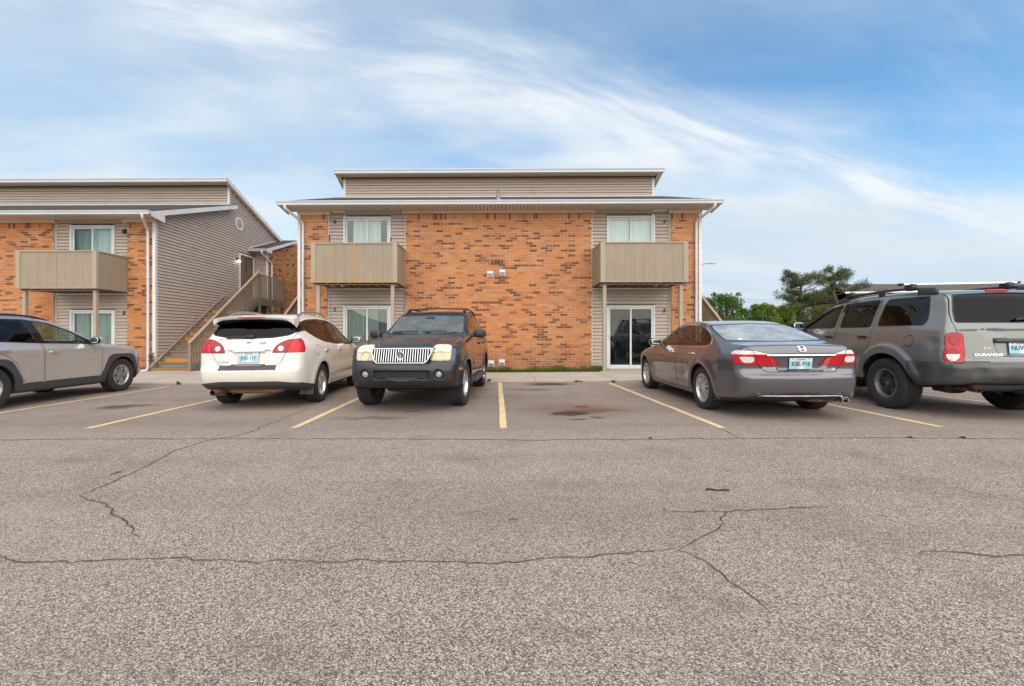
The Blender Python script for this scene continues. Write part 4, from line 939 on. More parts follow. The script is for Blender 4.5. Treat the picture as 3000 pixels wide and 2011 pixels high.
class Car:
    def __init__(s, prof, sec, lo, hi, belt, bow, crown=.03, k=.08, extra=None, pr=.06, h=.026, wextra=None, secsm=.02):
        s.prof = Tab2(fillet(prof, pr)); P = np.asarray([p[:2] for p in prof]); s.sec = Tab1(sec, secsm); s.lo = Tab1(lo, .03); s.hi = Tab1(hi, .03)
        s.belt = belt; s.bow = Tab1(bow, .15); s.crown = crown; s.k = k; s.extra = extra; s.wextra = wextra; s.W = max(p[1] for p in sec)
        s.y0, s.y1 = P[:, 0].min(), P[:, 0].max(); s.z1 = P[:, 1].max()
        s.mesh_it(h)
    def f(s, p):
        x, y, z = p[..., 0], p[..., 1], p[..., 2]; ax = np.sqrt(x*x+1e-6); q = (ax/s.W)**2
        t = sstep(s.belt-.08, s.belt+.22, z)
        w = s.sec(z)-s.lo(y)*(1-t)-s.hi(y)*t
        if s.wextra is not None: w = w+s.wextra(x, y, z)
        fp = s.prof(y+s.bow(y)*q, z+s.crown*q*sstep(.55, .8, z)); fs = (ax-w)*.96
        f = smax(fp, fs, s.k)
        if s.extra is not None: f = s.extra(x, y, z, f)
        return f
    def grad(s, p, e=.004):
        g = np.zeros_like(p)
        for a in range(3):
            d = np.zeros(3); d[a] = e; g[:, a] = (s.f(p+d)-s.f(p-d))/(2*e)
        return g
    def mesh_it(s, h):
        X = np.arange(-s.W-.14, s.W+.14+h, h); X = X-(X[0]+X[-1])/2+.0; Y = np.arange(s.y0-.1, s.y1+.1, h); Z = np.arange(.05, s.z1+.14, h)
        F = np.empty((len(X), len(Y), len(Z)))
        G = np.stack(np.meshgrid(Y, Z, indexing='ij'), -1)
        for i, x in enumerate(X):
            F[i] = s.f(np.concatenate([np.full(G.shape[:2]+(1,), x), G], -1))
        I = F < 0; nx, ny, nz = (n-1 for n in F.shape); A = np.zeros((nx, ny, nz, 3)); C = np.zeros((nx, ny, nz))
        cor = [(0, 0), (1, 0), (0, 1), (1, 1)]
        for a in range(3):
            o1, o2 = [k for k in range(3) if k != a]
            for (p, q) in cor:
                sl0 = [None]*3; sl0[o1] = slice(p, F.shape[o1]-1+p); sl0[o2] = slice(q, F.shape[o2]-1+q); sl1 = list(sl0)
                sl0[a] = slice(0, F.shape[a]-1); sl1[a] = slice(1, F.shape[a])
                f0, f1 = F[tuple(sl0)], F[tuple(sl1)]; cr = (f0 < 0) != (f1 < 0); t = np.where(cr, f0/np.where(cr, f0-f1, 1), 0)
                C += cr; A[..., a] += np.where(cr, t, 0); A[..., o1] += cr*p; A[..., o2] += cr*q
        act = C > 0; ids = np.full((nx, ny, nz), -1); ids[act] = np.arange(act.sum())
        base = np.argwhere(act); V = (A[act]/C[act][:, None]+base)*h+np.array([X[0], Y[0], Z[0]])
        Q = []
        for a in range(3):
            o1, o2 = (a+1) % 3, (a+2) % 3
            sl = [slice(1, -1)]*3; sl[a] = slice(0, -1); s2 = list(sl); s2[a] = slice(1, None)
            i0, i1 = I[tuple(sl)], I[tuple(s2)]; w = np.argwhere(i0 != i1)
            fl = i0[tuple(w.T)]; off = np.ones(3, int); off[a] = 0; c = w+off
            def cell(d1, d2):
                e = c.copy(); e[:, o1] += d1; e[:, o2] += d2; return ids[tuple(e.T)]
            q = np.stack([cell(-1, -1), cell(0, -1), cell(0, 0), cell(-1, 0)], 1); q[~fl] = q[~fl][:, ::-1]; Q.append(q)
        Q = np.concatenate(Q); Q = Q[(Q >= 0).all(1)]
        for _ in range(4):
            g = s.grad(V); V = V-np.clip(s.f(V), -.02, .02)[:, None]*g/np.maximum((g*g).sum(1), .25)[:, None]
        fnm = np.cross(V[Q[:, 1]]-V[Q[:, 0]], V[Q[:, 3]]-V[Q[:, 0]]); flip = (fnm*s.grad(V[Q[:, 0]])).sum(1).sum()
        if flip < 0: Q = Q[:, ::-1]
        s.V = V; s.idx = np.concatenate([Q, np.repeat(Q[:, 3:4], 6, 1)], 1); s.n = np.full(len(Q), 4); s.lab = np.zeros(len(Q), int); s.names = {'body': 0}; s.cutn = 0
        s.norms()
    def norms(s):
        g = s.grad(s.V); s.N = g/np.maximum(np.linalg.norm(g, axis=1), 1e-9)[:, None]
    def coords(s, proj, V, ref=0.0):
        x, y, z = V[:, 0], V[:, 1], V[:, 2]
        return {'side': (y, z), 'rear': (x, z), 'front': (x, z), 'top': (x, y), 'abs': (np.abs(x), z), 'wrap': (np.abs(x)+(y-ref), z), 'fwrap': (np.abs(x)+(ref-y), z)}[proj]
    def cut(s, name, proj, poly, grow=0., r=0., frm=('body',), side=0, where=None, ref=0.0, field=None):
        """faces of the parts `frm` inside the outline become part `name` ('' drops them)"""
        P = fillet(poly, r) if poly is not None else None
        V = s.V; u, v = s.coords(proj, V, ref) if poly is not None else (None, None)
        g = field(V) if field else poly_sdf(P, u, v)-grow
        lid = s.names.setdefault(name, len(s.names)) if name else -1
        ok = np.isin(s.lab, [s.names[q] for q in frm if q in s.names])
        cen = V[s.idx[:, 0]]*.5+V[s.idx[:, 2]]*.5
        nn = s.N[s.idx[:, 0]]*.5+s.N[s.idx[:, 2]]*.5
        if side: ok &= cen[:, 0]*side > 0
        if proj == 'side': ok &= np.abs(nn[:, 0]) > .25
        if proj in ('rear',): ok &= (nn[:, 1] < .05)
        if proj in ('front',): ok &= (nn[:, 1] > -.05)
        if proj == 'top': ok &= nn[:, 2] > .2
        if where is not None: ok &= where(cen, nn)
        gi = g[s.idx]; ins = ok & (gi.max(1) <= 1e-7); crs = ok & (gi.max(1) > 1e-7) & (gi.min(1) < -1e-7)
        s.lab[ins] = lid
        ci = np.where(crs)[0]
        if len(ci) == 0: return
        newV, cache, NI, NN, NL, NNo = [], {}, [], [], [], []; b = len(V)
        for fi in ci:
            p = s.idx[fi][:s.n[fi]]; A, B = [], []
            for k in range(len(p)):
                i, j = p[k], p[(k+1) % len(p)]; gi_, gj = g[i], g[j]
                (A if gi_ <= 0 else B).append(i)
                if (gi_ <= 0) != (gj <= 0):
                    key = (i, j) if i < j else (j, i)
                    if key not in cache:
                        t = g[key[0]]/(g[key[0]]-g[key[1]]); cache[key] = b+len(newV); newV.append(V[key[0]]*(1-t)+V[key[1]]*t)
                    A.append(cache[key]); B.append(cache[key])
            for poly_, l in ((A, lid), (B, s.lab[fi])):
                if len(poly_) < 3: continue
                while len(poly_) > 10: NI.append(poly_[:3]+[poly_[2]]*7); NN.append(3); NL.append(l); poly_ = [poly_[0]]+poly_[2:]
                NI.append(poly_+[poly_[-1]]*(10-len(poly_))); NN.append(len(poly_)); NL.append(l)
        keep = np.ones(len(s.idx), bool); keep[ci] = False
        s.V = np.concatenate([V, np.array(newV)]); s.idx = np.concatenate([s.idx[keep], np.array(NI)]); s.n = np.concatenate([s.n[keep], NN]); s.lab = np.concatenate([s.lab[keep], NL])
        s.norms()
    def panel(s, name, proj, poly, gap=.0050, **k):
        """a panel with an open joint all round"""
        s.cut(name, proj, poly, grow=-gap, **k); k2 = dict(k); s.cut('', proj, poly, grow=gap, **k2)
    def emit(s, part, name, mat, parent, inset=0., flange=0., side=0, where=None, smooth=True, label=None, thick=0.):
        if part not in s.names: return None
        m = s.lab == s.names[part]
        if side: m &= (s.V[s.idx[:, 0]]+s.V[s.idx[:, 2]])[:, 0]*side > 0
        if where is not None: m &= where(s.V[s.idx[:, 0]]*.5+s.V[s.idx[:, 2]]*.5)
        if not m.any(): return None
        idx, n = s.idx[m], s.n[m]; used = np.unique(idx); mp = np.full(len(s.V), -1); mp[used] = np.arange(len(used))
        V = s.V[used]-s.N[used]*inset; N = s.N[used]; faces = [tuple(mp[f[:k]]) for f, k in zip(idx, n)]; ln = [N[i] for f in faces for i in f]
        V = [tuple(v) for v in V]
        if flange > 0:
            E = {}
            for f in faces:
                for i in range(len(f)): E[f[i], f[(i+1) % len(f)]] = 1
            for (a, b) in [e for e in E if (e[1], e[0]) not in E]:
                pa, pb = np.array(V[a]), np.array(V[b]); c, d = pa-N[a]*flange, pb-N[b]*flange; q = len(V); V += [tuple(pa), tuple(pb), tuple(d), tuple(c)]
                fn = np.cross(pb-pa, c-pa); L = np.linalg.norm(fn); fn = -fn/L if L > 1e-9 else N[a]
                faces.append((q+1, q, q+3, q+2)); ln += [fn]*4
        me = bpy.data.meshes.new(name); me.from_pydata(V, [], faces)
        me.polygons.foreach_set('use_smooth', [True]*len(me.polygons)); me.normals_split_custom_set([tuple(x) for x in ln]); me.materials.append(mat)
        o = link(name, me, None, parent)
        if label: o['label'] = label
        return o
    def surf(s, x, z, rear=True, side=None, y=None):
        """point on the skin: march along y from behind (rear) / from the front, or along x from outside at given y"""
        if side is not None:
            t = np.linspace(1.3, .0, 1400); P = np.stack([t*side, np.full_like(t, y), np.full_like(t, z)], 1)
        else:
            t = np.linspace(s.y0-.2, s.y1, 4000) if rear else np.linspace(s.y1+.2, s.y0, 4000); P = np.stack([np.full_like(t, x), t, np.full_like(t, z)], 1)
        f = s.f(P); i = int(np.argmax(f < 0)); p = P[i:i+1]; g = s.grad(p)[0]; g /= np.linalg.norm(g); return Vector(p[0]), Vector(g)
    def top(s, x, y):
        t = np.linspace(2.3, .2, 3000); P = np.stack([np.full_like(t, x), np.full_like(t, y), t], 1); f = s.f(P); i = int(np.argmax(f < 0)); p = P[i:i+1]; g = s.grad(p)[0]; return Vector(p[0]), Vector(g/np.linalg.norm(g))
# ---------------------------------------------------------------- car materials
def M_paint(name, col, metal=0.0, rough=0.35, flake=0.0, dust=(0.35, 0.30, 0.25), dustamt=0.15, coat=1.0, crough=0.04):
    n = NT(name); v = n.coord(); g = n.n('ShaderNodeNewGeometry').outputs['Normal']
    f = n.noise(v, 2.2, 6, 0.6); sz = n.n('ShaderNodeSeparateXYZ'); n.l(v, sz.inputs[0])
    low = n.rng(sz.outputs[2], 0.25, 0.85, 1.0, 0.25)
    d = n.math('MULTIPLY', n.math('MULTIPLY', n.rng(f, 0.3, 0.75), low), dustamt)
    c = n.mix(d, col, dust)
    if flake > 0:
        fl = n.voro(v, 900, out='Color'); c = n.mix(flake, c, fl, 'OVERLAY')
    r = n.math('ADD', n.rng(f, 0.2, 0.8, rough-.02, rough+.03), n.math('MULTIPLY', d, 0.3))
    cr = n.math('ADD', n.math('MULTIPLY', d, 0.6), crough)
    nm = n.bump(n.noise(v, 2.0, 1), 0.006, 0.02)
    return n.done(n.bsdf(c, r, metal, nm, coat=coat, coat_rough=cr))
MAT_RUBBER = M_plain('tyre_rubber', (0.028, 0.026, 0.025), 0.85, scale=9, bump=.2)
MAT_TREAD = M_plain('tyre_tread', (0.034, 0.032, 0.030), 0.9, scale=30, bump=.3)
MAT_TRIMBLK = M_plain('black_trim', (0.022, 0.022, 0.023), 0.5, bump=.15, bscale=300)
MAT_GLOSSBLK = M_plain('gloss_black', (0.010, 0.010, 0.011), 0.12)
MAT_CLAD = M_plain('grey_cladding', (0.055, 0.053, 0.052), 0.6, bump=.2, bscale=400)
MAT_CHROME = M_plain('chrome', (0.78, 0.78, 0.79), 0.08, 1.0, var=.04)
MAT_SATIN = M_plain('satin_silver', (0.55, 0.55, 0.56), 0.28, 1.0, var=.05)
MAT_ALLOY = M_plain('alloy_silver', (0.60, 0.59, 0.57), 0.30, 0.85, var=.08)
MAT_DARKWELL = M_plain('wheel_well', (0.010, 0.010, 0.010), 0.95)
MAT_UNDERB = M_plain('underbody', (0.018, 0.016, 0.015), 0.9)
MAT_RUST = M_plain('rusty_exhaust', (0.20, 0.095, 0.045), 0.85, scale=14, var=.4, bump=.3)
MAT_SEAT = M_plain('seat_cloth', (0.085, 0.075, 0.065), 0.9)
MAT_SEATD = M_plain('seat_dark', (0.03, 0.03, 0.032), 0.85)
MAT_LINER = M_plain('cabin_lining', (0.05, 0.048, 0.046), 0.9)
MAT_CLEARGL = M_glass('clear_car_glass', (0.72, 0.82, 0.78), 1.5, 0.0, 1.2)
MAT_TINTGL = M_glass('tinted_car_glass', (0.16, 0.16, 0.16), 1.5, 0.0, 1.3)
MAT_REARGL = M_glass('rear_privacy_glass', (0.02, 0.02, 0.022), 1.5, 0.0, .55)
MAT_DEEPGL = M_glass('privacy_glass', (0.03, 0.03, 0.032), 1.5, 0.0, 1.2)
def M_lens(name, col, rough=.06, rib=140.0, amt=.25, emis=0.0, spec=.6):
    n = NT(name); v = n.coord(); mp = n.n('ShaderNodeMapping'); n.l(v, mp.inputs[0]); mp.inputs['Scale'].default_value = (rib, rib*.2, rib*.25)
    f = n.noise(mp.outputs[0], 1.0, 2); c = n.mix(n.rng(f, .35, .65), tuple(x*(1-amt) for x in col), tuple(min(1, x*(1+amt)) for x in col))
    return n.done(n.bsdf(c, .3, 0, n.bump(f, .12, .004), coat=.45, coat_rough=rough, spec=.3))
MAT_RED = M_lens('red_lens', (0.50, 0.004, 0.010)); MAT_RED2 = M_lens('red_lens_dark', (0.33, 0.006, 0.012))
MAT_CLEARLENS = M_lens('clear_lens', (0.62, 0.62, 0.60)); MAT_AMBER = M_lens('amber_lens', (0.55, 0.16, 0.02))
MAT_HAZY = M_lens('hazed_headlamp', (0.60, 0.52, 0.32), .25, 60, .15); MAT_HAZY2 = M_lens('hazed_headlamp_cream', (0.66, 0.60, 0.44), .25, 60, .12)
MAT_PLATE = None
def make_plate_mat():
    n = NT('plate_print'); v = n.coord(); s_ = n.n('ShaderNodeSeparateXYZ'); n.l(v, s_.inputs[0])
    w = n.noise(v, 9, 3, .5); edge = n.math('ADD', s_.outputs[0], n.math('MULTIPLY', n.math('SUBTRACT', w, .5), .18))
    blue = n.math('MULTIPLY', n.rng(n.math('ABSOLUTE', n.math('SUBTRACT', s_.outputs[0], .012)), .028, .055), n.rng(s_.outputs[2], .022, .042, 1, 0))
    blue = n.math('MULTIPLY', blue, n.rng(w, .30, .55, .45, 1.0))
    c = n.mix(blue, (0.68, 0.72, 0.72), (0.30, 0.56, 0.70)); return n.done(n.bsdf(c, .45))
MAT_PLATE = make_plate_mat(); MAT_INK = M_plain('plate_ink', (0.02, 0.03, 0.04), .5)
def number_plate(parent, loc, rot, txt, frame=None, state='OKLAHOMA'):
    p = empty('number_plate', loc, rot, parent)
    MB().box(-.152, .152, -.004, 0, -.0762, .0762, .0015).build('plate_sheet', MAT_PLATE, p)
    fm = text_mesh(txt, .088, .001, MAT_INK, 'plate_characters', sx=.78, bold=.0006); link('plate_characters', fm, None, p, (0, -.0055, -.004), (R(90), 0, 0))
    link('plate_state', text_mesh(state, .022, .0006, MAT_INK, 'plate_state', sx=1.0), None, p, (0, -.0055, .055), (R(90), 0, 0))
    if frame:
        mb = MB(); mb.box(-.165, .165, -.008, .002, .066, .086, .003).box(-.165, .165, -.008, .002, -.086, -.068, .003).box(-.165, -.150, -.008, .002, -.0675, .0655, .003).box(.150, .165, -.008, .002, -.0675, .0655, .003)
        mb.build('plate_frame', frame, p)
    for sx_ in (-.11, .11): MB().lathe([(0, .004), (.006, .004), (.006, 0)], (sx_, -.004, .062), (0, -1, 0), 8).build('plate_bolt', MAT_GREYMETAL, p)
    return p
def badge(parent, txt, loc, rot, size, mat=None, shear=0.0, sx=1.0, bold=.0, name='badge_lettering', depth=.003):
    return link(name, text_mesh(txt, size, depth, mat or MAT_CHROME, name, shear=shear, sx=sx, bold=bold), None, parent, loc, rot)
def facing(n):
    """Euler that turns a thing built facing -y so that it faces along n"""
    n = Vector(n).normalized(); z = Vector((0, 0, 1)); z = (z-n*z.dot(n)).normalized(); yv = -n; xv = yv.cross(z)
    return Matrix((xv, yv, z)).transposed().to_euler()
def ellipse_pts(cx, cy, a, b, n=20): return [(cx+a*math.cos(2*math.pi*i/n), cy+b*math.sin(2*math.pi*i/n)) for i in range(n)]
# ---------------------------------------------------------------- wheels (axis along x, outer face towards +x)
def wheel_set(parent, spots, R_, w, rim, style, steer=None, label=None):
    tyre = MB(); hw = w/2; rr = rim
    prof = [(rr-.012, -hw*.80), (rr+.004, -hw*.86), (rr+.02, -hw*.93), (rr+(R_-rr)*.55, -hw*1.0), (R_-.035, -hw*.97), (R_-.014, -hw*.90), (R_-.004, -hw*.80)]
    t = [(R_, -hw*.76)]
    for g in (-.48, -.16, .16, .48): t += [(R_, hw*(g-.05)), (R_-.009, hw*(g-.04)), (R_-.009, hw*(g+.04)), (R_, hw*(g+.05))]
    t += [(R_, hw*.76)]
    full = prof+t+[(a, -b) for a, b in reversed(prof)]
    tyre.lathe(full, (0, 0, 0), (1, 0, 0), 56, (0, 0, 1))
    # shoulder tread blocks
    tb = MB()
    for k in range(64):
        a = 2*math.pi*(k+.15)/64; a2 = 2*math.pi*(k+.72)/64
        for s in (-1, 1):
            pts = []
            for ang, rad, xx in ((a, R_+.0015, .77), (a2, R_+.0015, .77), (a2+.02, R_-.016, .97), (a+.02, R_-.016, .97)): pts.append((s*hw*xx, rad*math.sin(ang), rad*math.cos(ang)))
            q = [(p[0], p[1]*.96, p[2]*.96) for p in pts]; tb.add(pts+q, [(0, 1, 2, 3), (0, 4, 5, 1), (1, 5, 6, 2), (2, 6, 7, 3), (3, 7, 4, 0)])
    tyre.add(tb.v, tb.f); tm = tyre.mesh('tyre', MAT_RUBBER, 35); fix_normals(tm)
    barrel = MB().lathe([(rr, -hw*.82), (rr-.012, -hw*.78), (rr-.03, -hw*.2), (rr-.032, hw*.5), (rr-.016, hw*.74), (rr+.004, hw*.80), (rr+.006, hw*.86), (rr-.004, hw*.885), (rr-.016, hw*.86), (rr-.022, hw*.74)], (0, 0, 0), (1, 0, 0), 48, (0, 0, 1)).mesh('rim_barrel', style.get('lip', MAT_ALLOY), 40)
    disc = MB().lathe([(0.0, -.01), (.14, -.01), (.14, .012), (.06, .014), (0, .014)], (-hw*.15, 0, 0), (1, 0, 0), 24).mesh('brake_disc', MAT_CLAD, 40)
    back = MB().lathe([(0, -hw*.3), (rr-.03, -hw*.3)], (0, 0, 0), (1, 0, 0), 24).mesh('brake_backing', MAT_DARKWELL)
    sp = MB(); n = style['n']; fx = hw*style.get('face', .62)
    for k in range(n):
        a0 = 2*math.pi*k/n+style.get('phase', 0)
        for (r0, w0, x0, r1, w1, x1, da) in style['spokes']:
            def P(r, ww, x, sgn, dep): a = a0+da[0 if r == r0 else 1]; c, s_ = math.cos(a), math.sin(a); return (x-dep, r*s_+sgn*ww*c, r*c-sgn*ww*s_)
            R0, R1 = r0*rr, r1*rr
            A = []
            for (r_, ww, x_, d_) in ((R0, w0, fx+x0, da[0]), (R1, w1, fx+x1, da[1])):
                a = a0+d_; c, s_ = math.cos(a), math.sin(a)
                for sg, dx in ((-1, 0), (1, 0), (1.25, .035), (-1.25, .035)): A.append((x_-dx, r_*s_+sg*ww*c, r_*c-sg*ww*s_))
            sp.add(A, [(0, 1, 5, 4), (1, 2, 6, 5), (3, 0, 4, 7), (2, 3, 7, 6), (0, 3, 2, 1), (4, 5, 6, 7)])
    hr = style.get('hub', .26)*rr
    sp.lathe([(hr, -.04), (hr, .0), (hr*.88, .006), (0, .006)], (fx, 0, 0), (1, 0, 0), 24)
    for k in range(5):
        a = 2*math.pi*(k+.5)/5; sp.lathe([(.011, -.02), (.011, .012), (0, .014)], (fx+.004, hr*.74*math.sin(a), hr*.74*math.cos(a)), (1, 0, 0), 6)
    sm = sp.mesh('spokes', style.get('mat', MAT_ALLOY)); fix_normals(sm)
    cap = MB().lathe([(hr*.5, .004), (hr*.5, .012), (hr*.42, .016), (0, .017)], (fx, 0, 0), (1, 0, 0), 16).mesh('centre_cap', style.get('cap', style.get('mat', MAT_ALLOY)), 40)
    for i, (x, y) in enumerate(spots):
        e = empty('wheel', (x, y, R_), (0, 0, (0 if x > 0 else math.pi)+(steer or {}).get(i, 0)), parent)
        for nm, me in (('tyre', tm), ('rim_barrel', barrel), ('brake_disc', disc), ('brake_backing', back), ('spokes', sm), ('centre_cap', cap)): link(nm, me, None, e)
def wells(parent, ys, zc, r, x0, x1, floor=.33):
    for y in ys:
        for s in (-1, 1):
            mb = MB(); m = 20; vs = []
            a0 = math.asin(max(-1, min(1, (floor-zc)/r)))
            for i in range(m+1):
                a = a0+(math.pi-2*a0)*i/m
                for x in (x0, x1): vs.append((s*x, y+r*math.cos(a), zc+r*math.sin(a)))
            mb.add(vs, [(2*i, 2*i+1, 2*i+3, 2*i+2) for i in range(m)])
            mb.add([(s*x0, y+r*math.cos(a0+(math.pi-2*a0)*i/m), zc+r*math.sin(a0+(math.pi-2*a0)*i/m)) for i in range(m+1)], [tuple(range(m+1))])
            mb.build('wheel_well', MAT_DARKWELL, parent)
def seat(parent, x, y, z, w=.52, mat=None, back=.62, head=True):
    mat = mat or MAT_SEAT; mb = MB(); mb.box(x-w/2, x+w/2, y-.02, y+.48, z-.14, z, .04)
    mb.prism([(-.02, -.02), (.10, 0), (-.08, back), (-.20, back-.02)], (x-w/2, y, z), (0, 1, 0), (0, 0, 1), (w, 0, 0))
    if head: mb.box(x-.13, x+.13, y-.22, y-.12, z+back+.03, z+back+.21, .03)
    return mb.build('seat', mat, parent)
def steering(parent, x, y, z, mat=None):
    pts = [(x+.18*math.cos(t), y-.07*math.sin(t), z+.165*math.sin(t)) for t in np.linspace(0, 2*math.pi, 25)[:-1]]
    MB().tube(pts, .016, 8, closed=True).bar((x-.17, y, z), (x+.17, y, z), .02, .05).bar((x, y+.02, z-.15), (x, y, z), .05, .02, (1, 0, 0)).build('steering_wheel', mat or MAT_TRIMBLK, parent, smooth=60)
def rbox(parent, name, c, half, mat, rot=(0, 0, 0), e=3.2, n=20, taper=None):
    """soft-cornered block (superellipsoid)"""
    vs, fs = [], []; m = n//2
    def pw(v, p): return math.copysign(abs(v)**p, v)
    for j in range(m+1):
        ph = -math.pi/2+math.pi*j/m
        for i in range(n):
            th = 2*math.pi*i/n; x = pw(math.cos(ph), 2/e)*pw(math.cos(th), 2/e); y = pw(math.cos(ph), 2/e)*pw(math.sin(th), 2/e); z = pw(math.sin(ph), 2/e)
            if taper: x, y, z = taper(x, y, z)
            vs.append((x*half[0], y*half[1], z*half[2]))
    for j in range(m):
        for i in range(n): fs.append((j*n+i, j*n+(i+1) % n, (j+1)*n+(i+1) % n, (j+1)*n+i))
    return MB().add(vs, fs).build(name, mat, parent, smooth=60, loc=c, rot=rot)
def car_root(name, px_, py_, yaw, label, roll=True):
    z = gz(px_); r = empty(name, (px_, py_, z), (0, -math.atan(TILT) if abs(yaw) < 1 else math.atan(TILT), yaw)); tag(r, label, 'car'); return r
# ---------------------------------------------------------------- white crossover seen from behind
PAINT_WHITE = M_paint('pearl_white_paint', (0.74, 0.695, 0.61), 0.0, .4, 0.0, (0.42, 0.36, 0.28), .22, .8, .10)
def build_crossover_white():
    root = car_root('crossover', -4.10, 8.02, R(4.0), 'white crossover with red tail lamps and its tailgate towards the viewer')
    Rw = .348; WB = 2.69
    prof = [(-.80, .33), (-.95, .40, .05), (-1.005, .52, .08), (-1.015, .66, .05), (-.975, .715, .03), (-.945, .76, .05), (-.925, 1.0, .2), (-.865, 1.155, .06), (-.645, 1.47, .03), (-.60, 1.545, .06), (-.15, 1.605, .4), (.55, 1.632, .4), (1.1, 1.61, .3), (1.5, 1.525, .15), (2.36, 1.08, .12), (2.75, 1.02, .2), (3.25, .92, .25), (3.52, .79, .15), (3.62, .6, .15), (3.60, .36, .08), (3.42, .24, .06), (2.9, .22), (2.0, .22), (.9, .22), (-.3, .24)]
    sec = [(.15, .80), (.28, .855), (.42, .880), (.60, .893), (.80, .900), (.95, .895), (1.05, .872), (1.13, .825), (1.25, .775), (1.45, .690), (1.58, .61), (1.75, .50)]
    lo = [(-1.05, .20), (-.95, .125), (-.75, .055), (-.45, .008), (-.2, .0), (2.7, .0), (3.2, .045), (3.45, .12), (3.62, .22)]
    hi = [(-1.05, .16), (-.85, .10), (-.55, .055), (-.1, .02), (.5, .0), (1.3, .0), (2.2, .05), (3.5, .2)]
    def wex(x, y, z):
        d0 = np.hypot(y, z-Rw); d1 = np.hypot(y-WB, z-Rw); d = np.minimum(d0, d1)
        return .020*np.exp(-((d-.46)/.085)**2)*sstep(.3, .5, z+.2)-.016*np.exp(-((z-.72)/.12)**2)*sstep(.55, .8, d)*sstep(-.3, .2, y)*sstep(2.7, 2.3, y)
    def ext(x, y, z, f):
        ax = np.abs(x); rear = sstep(-.7, -.85, y)
        m = sstep(.335, .29, ax+.35*(.86-z))*sstep(.735, .76, z)*sstep(.99, .965, z)     # plate recess
        f = f+.024*m*rear
        f = f+.012*np.exp(-(((x+.20)/.09)**2+((z-1.03)/.022)**2))*rear                     # dent left of the emblem
        return f
    c = Car(prof, sec, lo, hi, 1.12, [(-1.1, -.085), (-.6, -.085), (.3, 0), (1.5, .03), (2.6, .10), (3.2, .24), (3.7, .26)], .035, .10, ext, wextra=wex)
    yr = -1.015
    for y in (0, WB): c.cut('', 'side', ellipse_pts(y, Rw, .415, .405, 40), where=lambda p, q: np.abs(p[:, 0]) > .55)
    # glass
    dlo = [(2.12, 1.045), (1.55, 1.045), (.85, 1.065), (.25, 1.115), (-.12, 1.20), (-.40, 1.315), (-.475, 1.385), (-.40, 1.445), (-.1, 1.495), (.45, 1.525), (.9, 1.515), (1.3, 1.45), (1.72, 1.295)]
    c.cut('window_trim', 'side', dlo, grow=.016, r=.05)
    c.cut('quarter_glass', 'side', [(.0, 1.158), (-.12, 1.205), (-.40, 1.318), (-.472, 1.385), (-.40, 1.443), (-.10, 1.492), (-.075, 1.494)], r=.03, frm=('window_trim',))
    c.cut('rear_glass', 'side', [(.83, 1.068), (.25, 1.117), (.055, 1.155), (-.03, 1.497), (.45, 1.522), (.72, 1.520)], r=.02, frm=('window_trim',))
    c.cut('front_glass', 'side', [(1.93, 1.048), (1.55, 1.048), (.93, 1.065), (.80, 1.516), (.9, 1.513), (1.3, 1.447), (1.70, 1.29)], r=.02, frm=('window_trim',))
    bl = [(-.69, 1.36), (-.70, 1.295), (-.60, 1.225), (-.35, 1.185), (0, 1.172), (.35, 1.185), (.60, 1.225), (.70, 1.295), (.69, 1.36), (.60, 1.50), (-.60, 1.50)]
    c.cut('rear_trim', 'rear', bl, grow=.010, r=.04, where=lambda p, q: (p[:, 1] < -.35) & (q[:, 2] < .8)); c.cut('tailgate_glass', 'rear', bl, grow=-.004, r=.04, frm=('rear_trim',))
    ws = [(-.66, 1.12), (.66, 1.12), (.57, 1.50), (0, 1.535), (-.57, 1.50)]
    c.cut('cowl', 'front', ws, grow=.02, r=.03, where=lambda p, q: (p[:, 1] > .9) & (p[:, 1] < 2.6)); c.cut('windscreen', 'front', ws, grow=-.01, r=.04, frm=('cowl',))
    # lamps
    tl = [(.475, .938), (.485, .962), (.55, 1.045), (.66, 1.105), (.80, 1.150), (1.08, 1.165), (1.135, 1.13), (1.13, .98), (1.10, .945), (.85, .942)]
    c.cut('lamp_seal', 'wrap', tl, grow=.007, r=.03, ref=yr, where=lambda p, q: p[:, 1] < -.3); c.cut('tail_lamp', 'wrap', tl, r=.03, ref=yr, frm=('lamp_seal',))
    # tailgate and bumper
    tg = [(-.72, 1.34), (-.665, 1.18), (-.585, .93), (-.50, .775), (-.45, .735), (.45, .735), (.50, .775), (.585, .93), (.665, 1.18), (.72, 1.34), (.66, 1.56), (-.66, 1.56)]
    c.panel('tailgate', 'rear', tg, r=.03, where=lambda p, q: (p[:, 1] < -.3) & (q[:, 2] < .8)); 
    c.cut('tailgate_lamp', 'rear', tg, grow=-.003, r=.03, frm=('tail_lamp',), where=lambda p, q: p[:, 1] < -.5); c.cut('lamp_seal', 'rear', tg, grow=.003, r=.03, frm=('tail_lamp',), where=lambda p, q: p[:, 1] < -.5)
    c.cut('bumper_cladding', '', None, field=lambda V: V[:, 2]-(.475-.10*np.clip(np.abs(V[:, 0])-.45, 0, 1)-.16*np.clip(V[:, 1]+.8, 0, 1)), where=lambda p, q: p[:, 1] < -.38)
    c.cut('underbody', '', None, field=lambda V: V[:, 2]-.285, where=lambda p, q: p[:, 1] > -.38)
    c.cut('bumper_step', 'top', [(-.47, -1.2), (.47, -1.2), (.44, -.9), (-.44, -.9)], where=lambda p, q: (p[:, 1] < -.9) & (p[:, 2] < .76) & (q[:, 2] > .25))
    # doors
    c.panel('front_door', 'side', [(.885, .34), (.87, 1.05), (.80, 1.56), (1.3, 1.50), (2.12, 1.10), (2.14, .85), (2.06, .34)], r=.05, where=lambda p, q: p[:, 2] < 1.56)
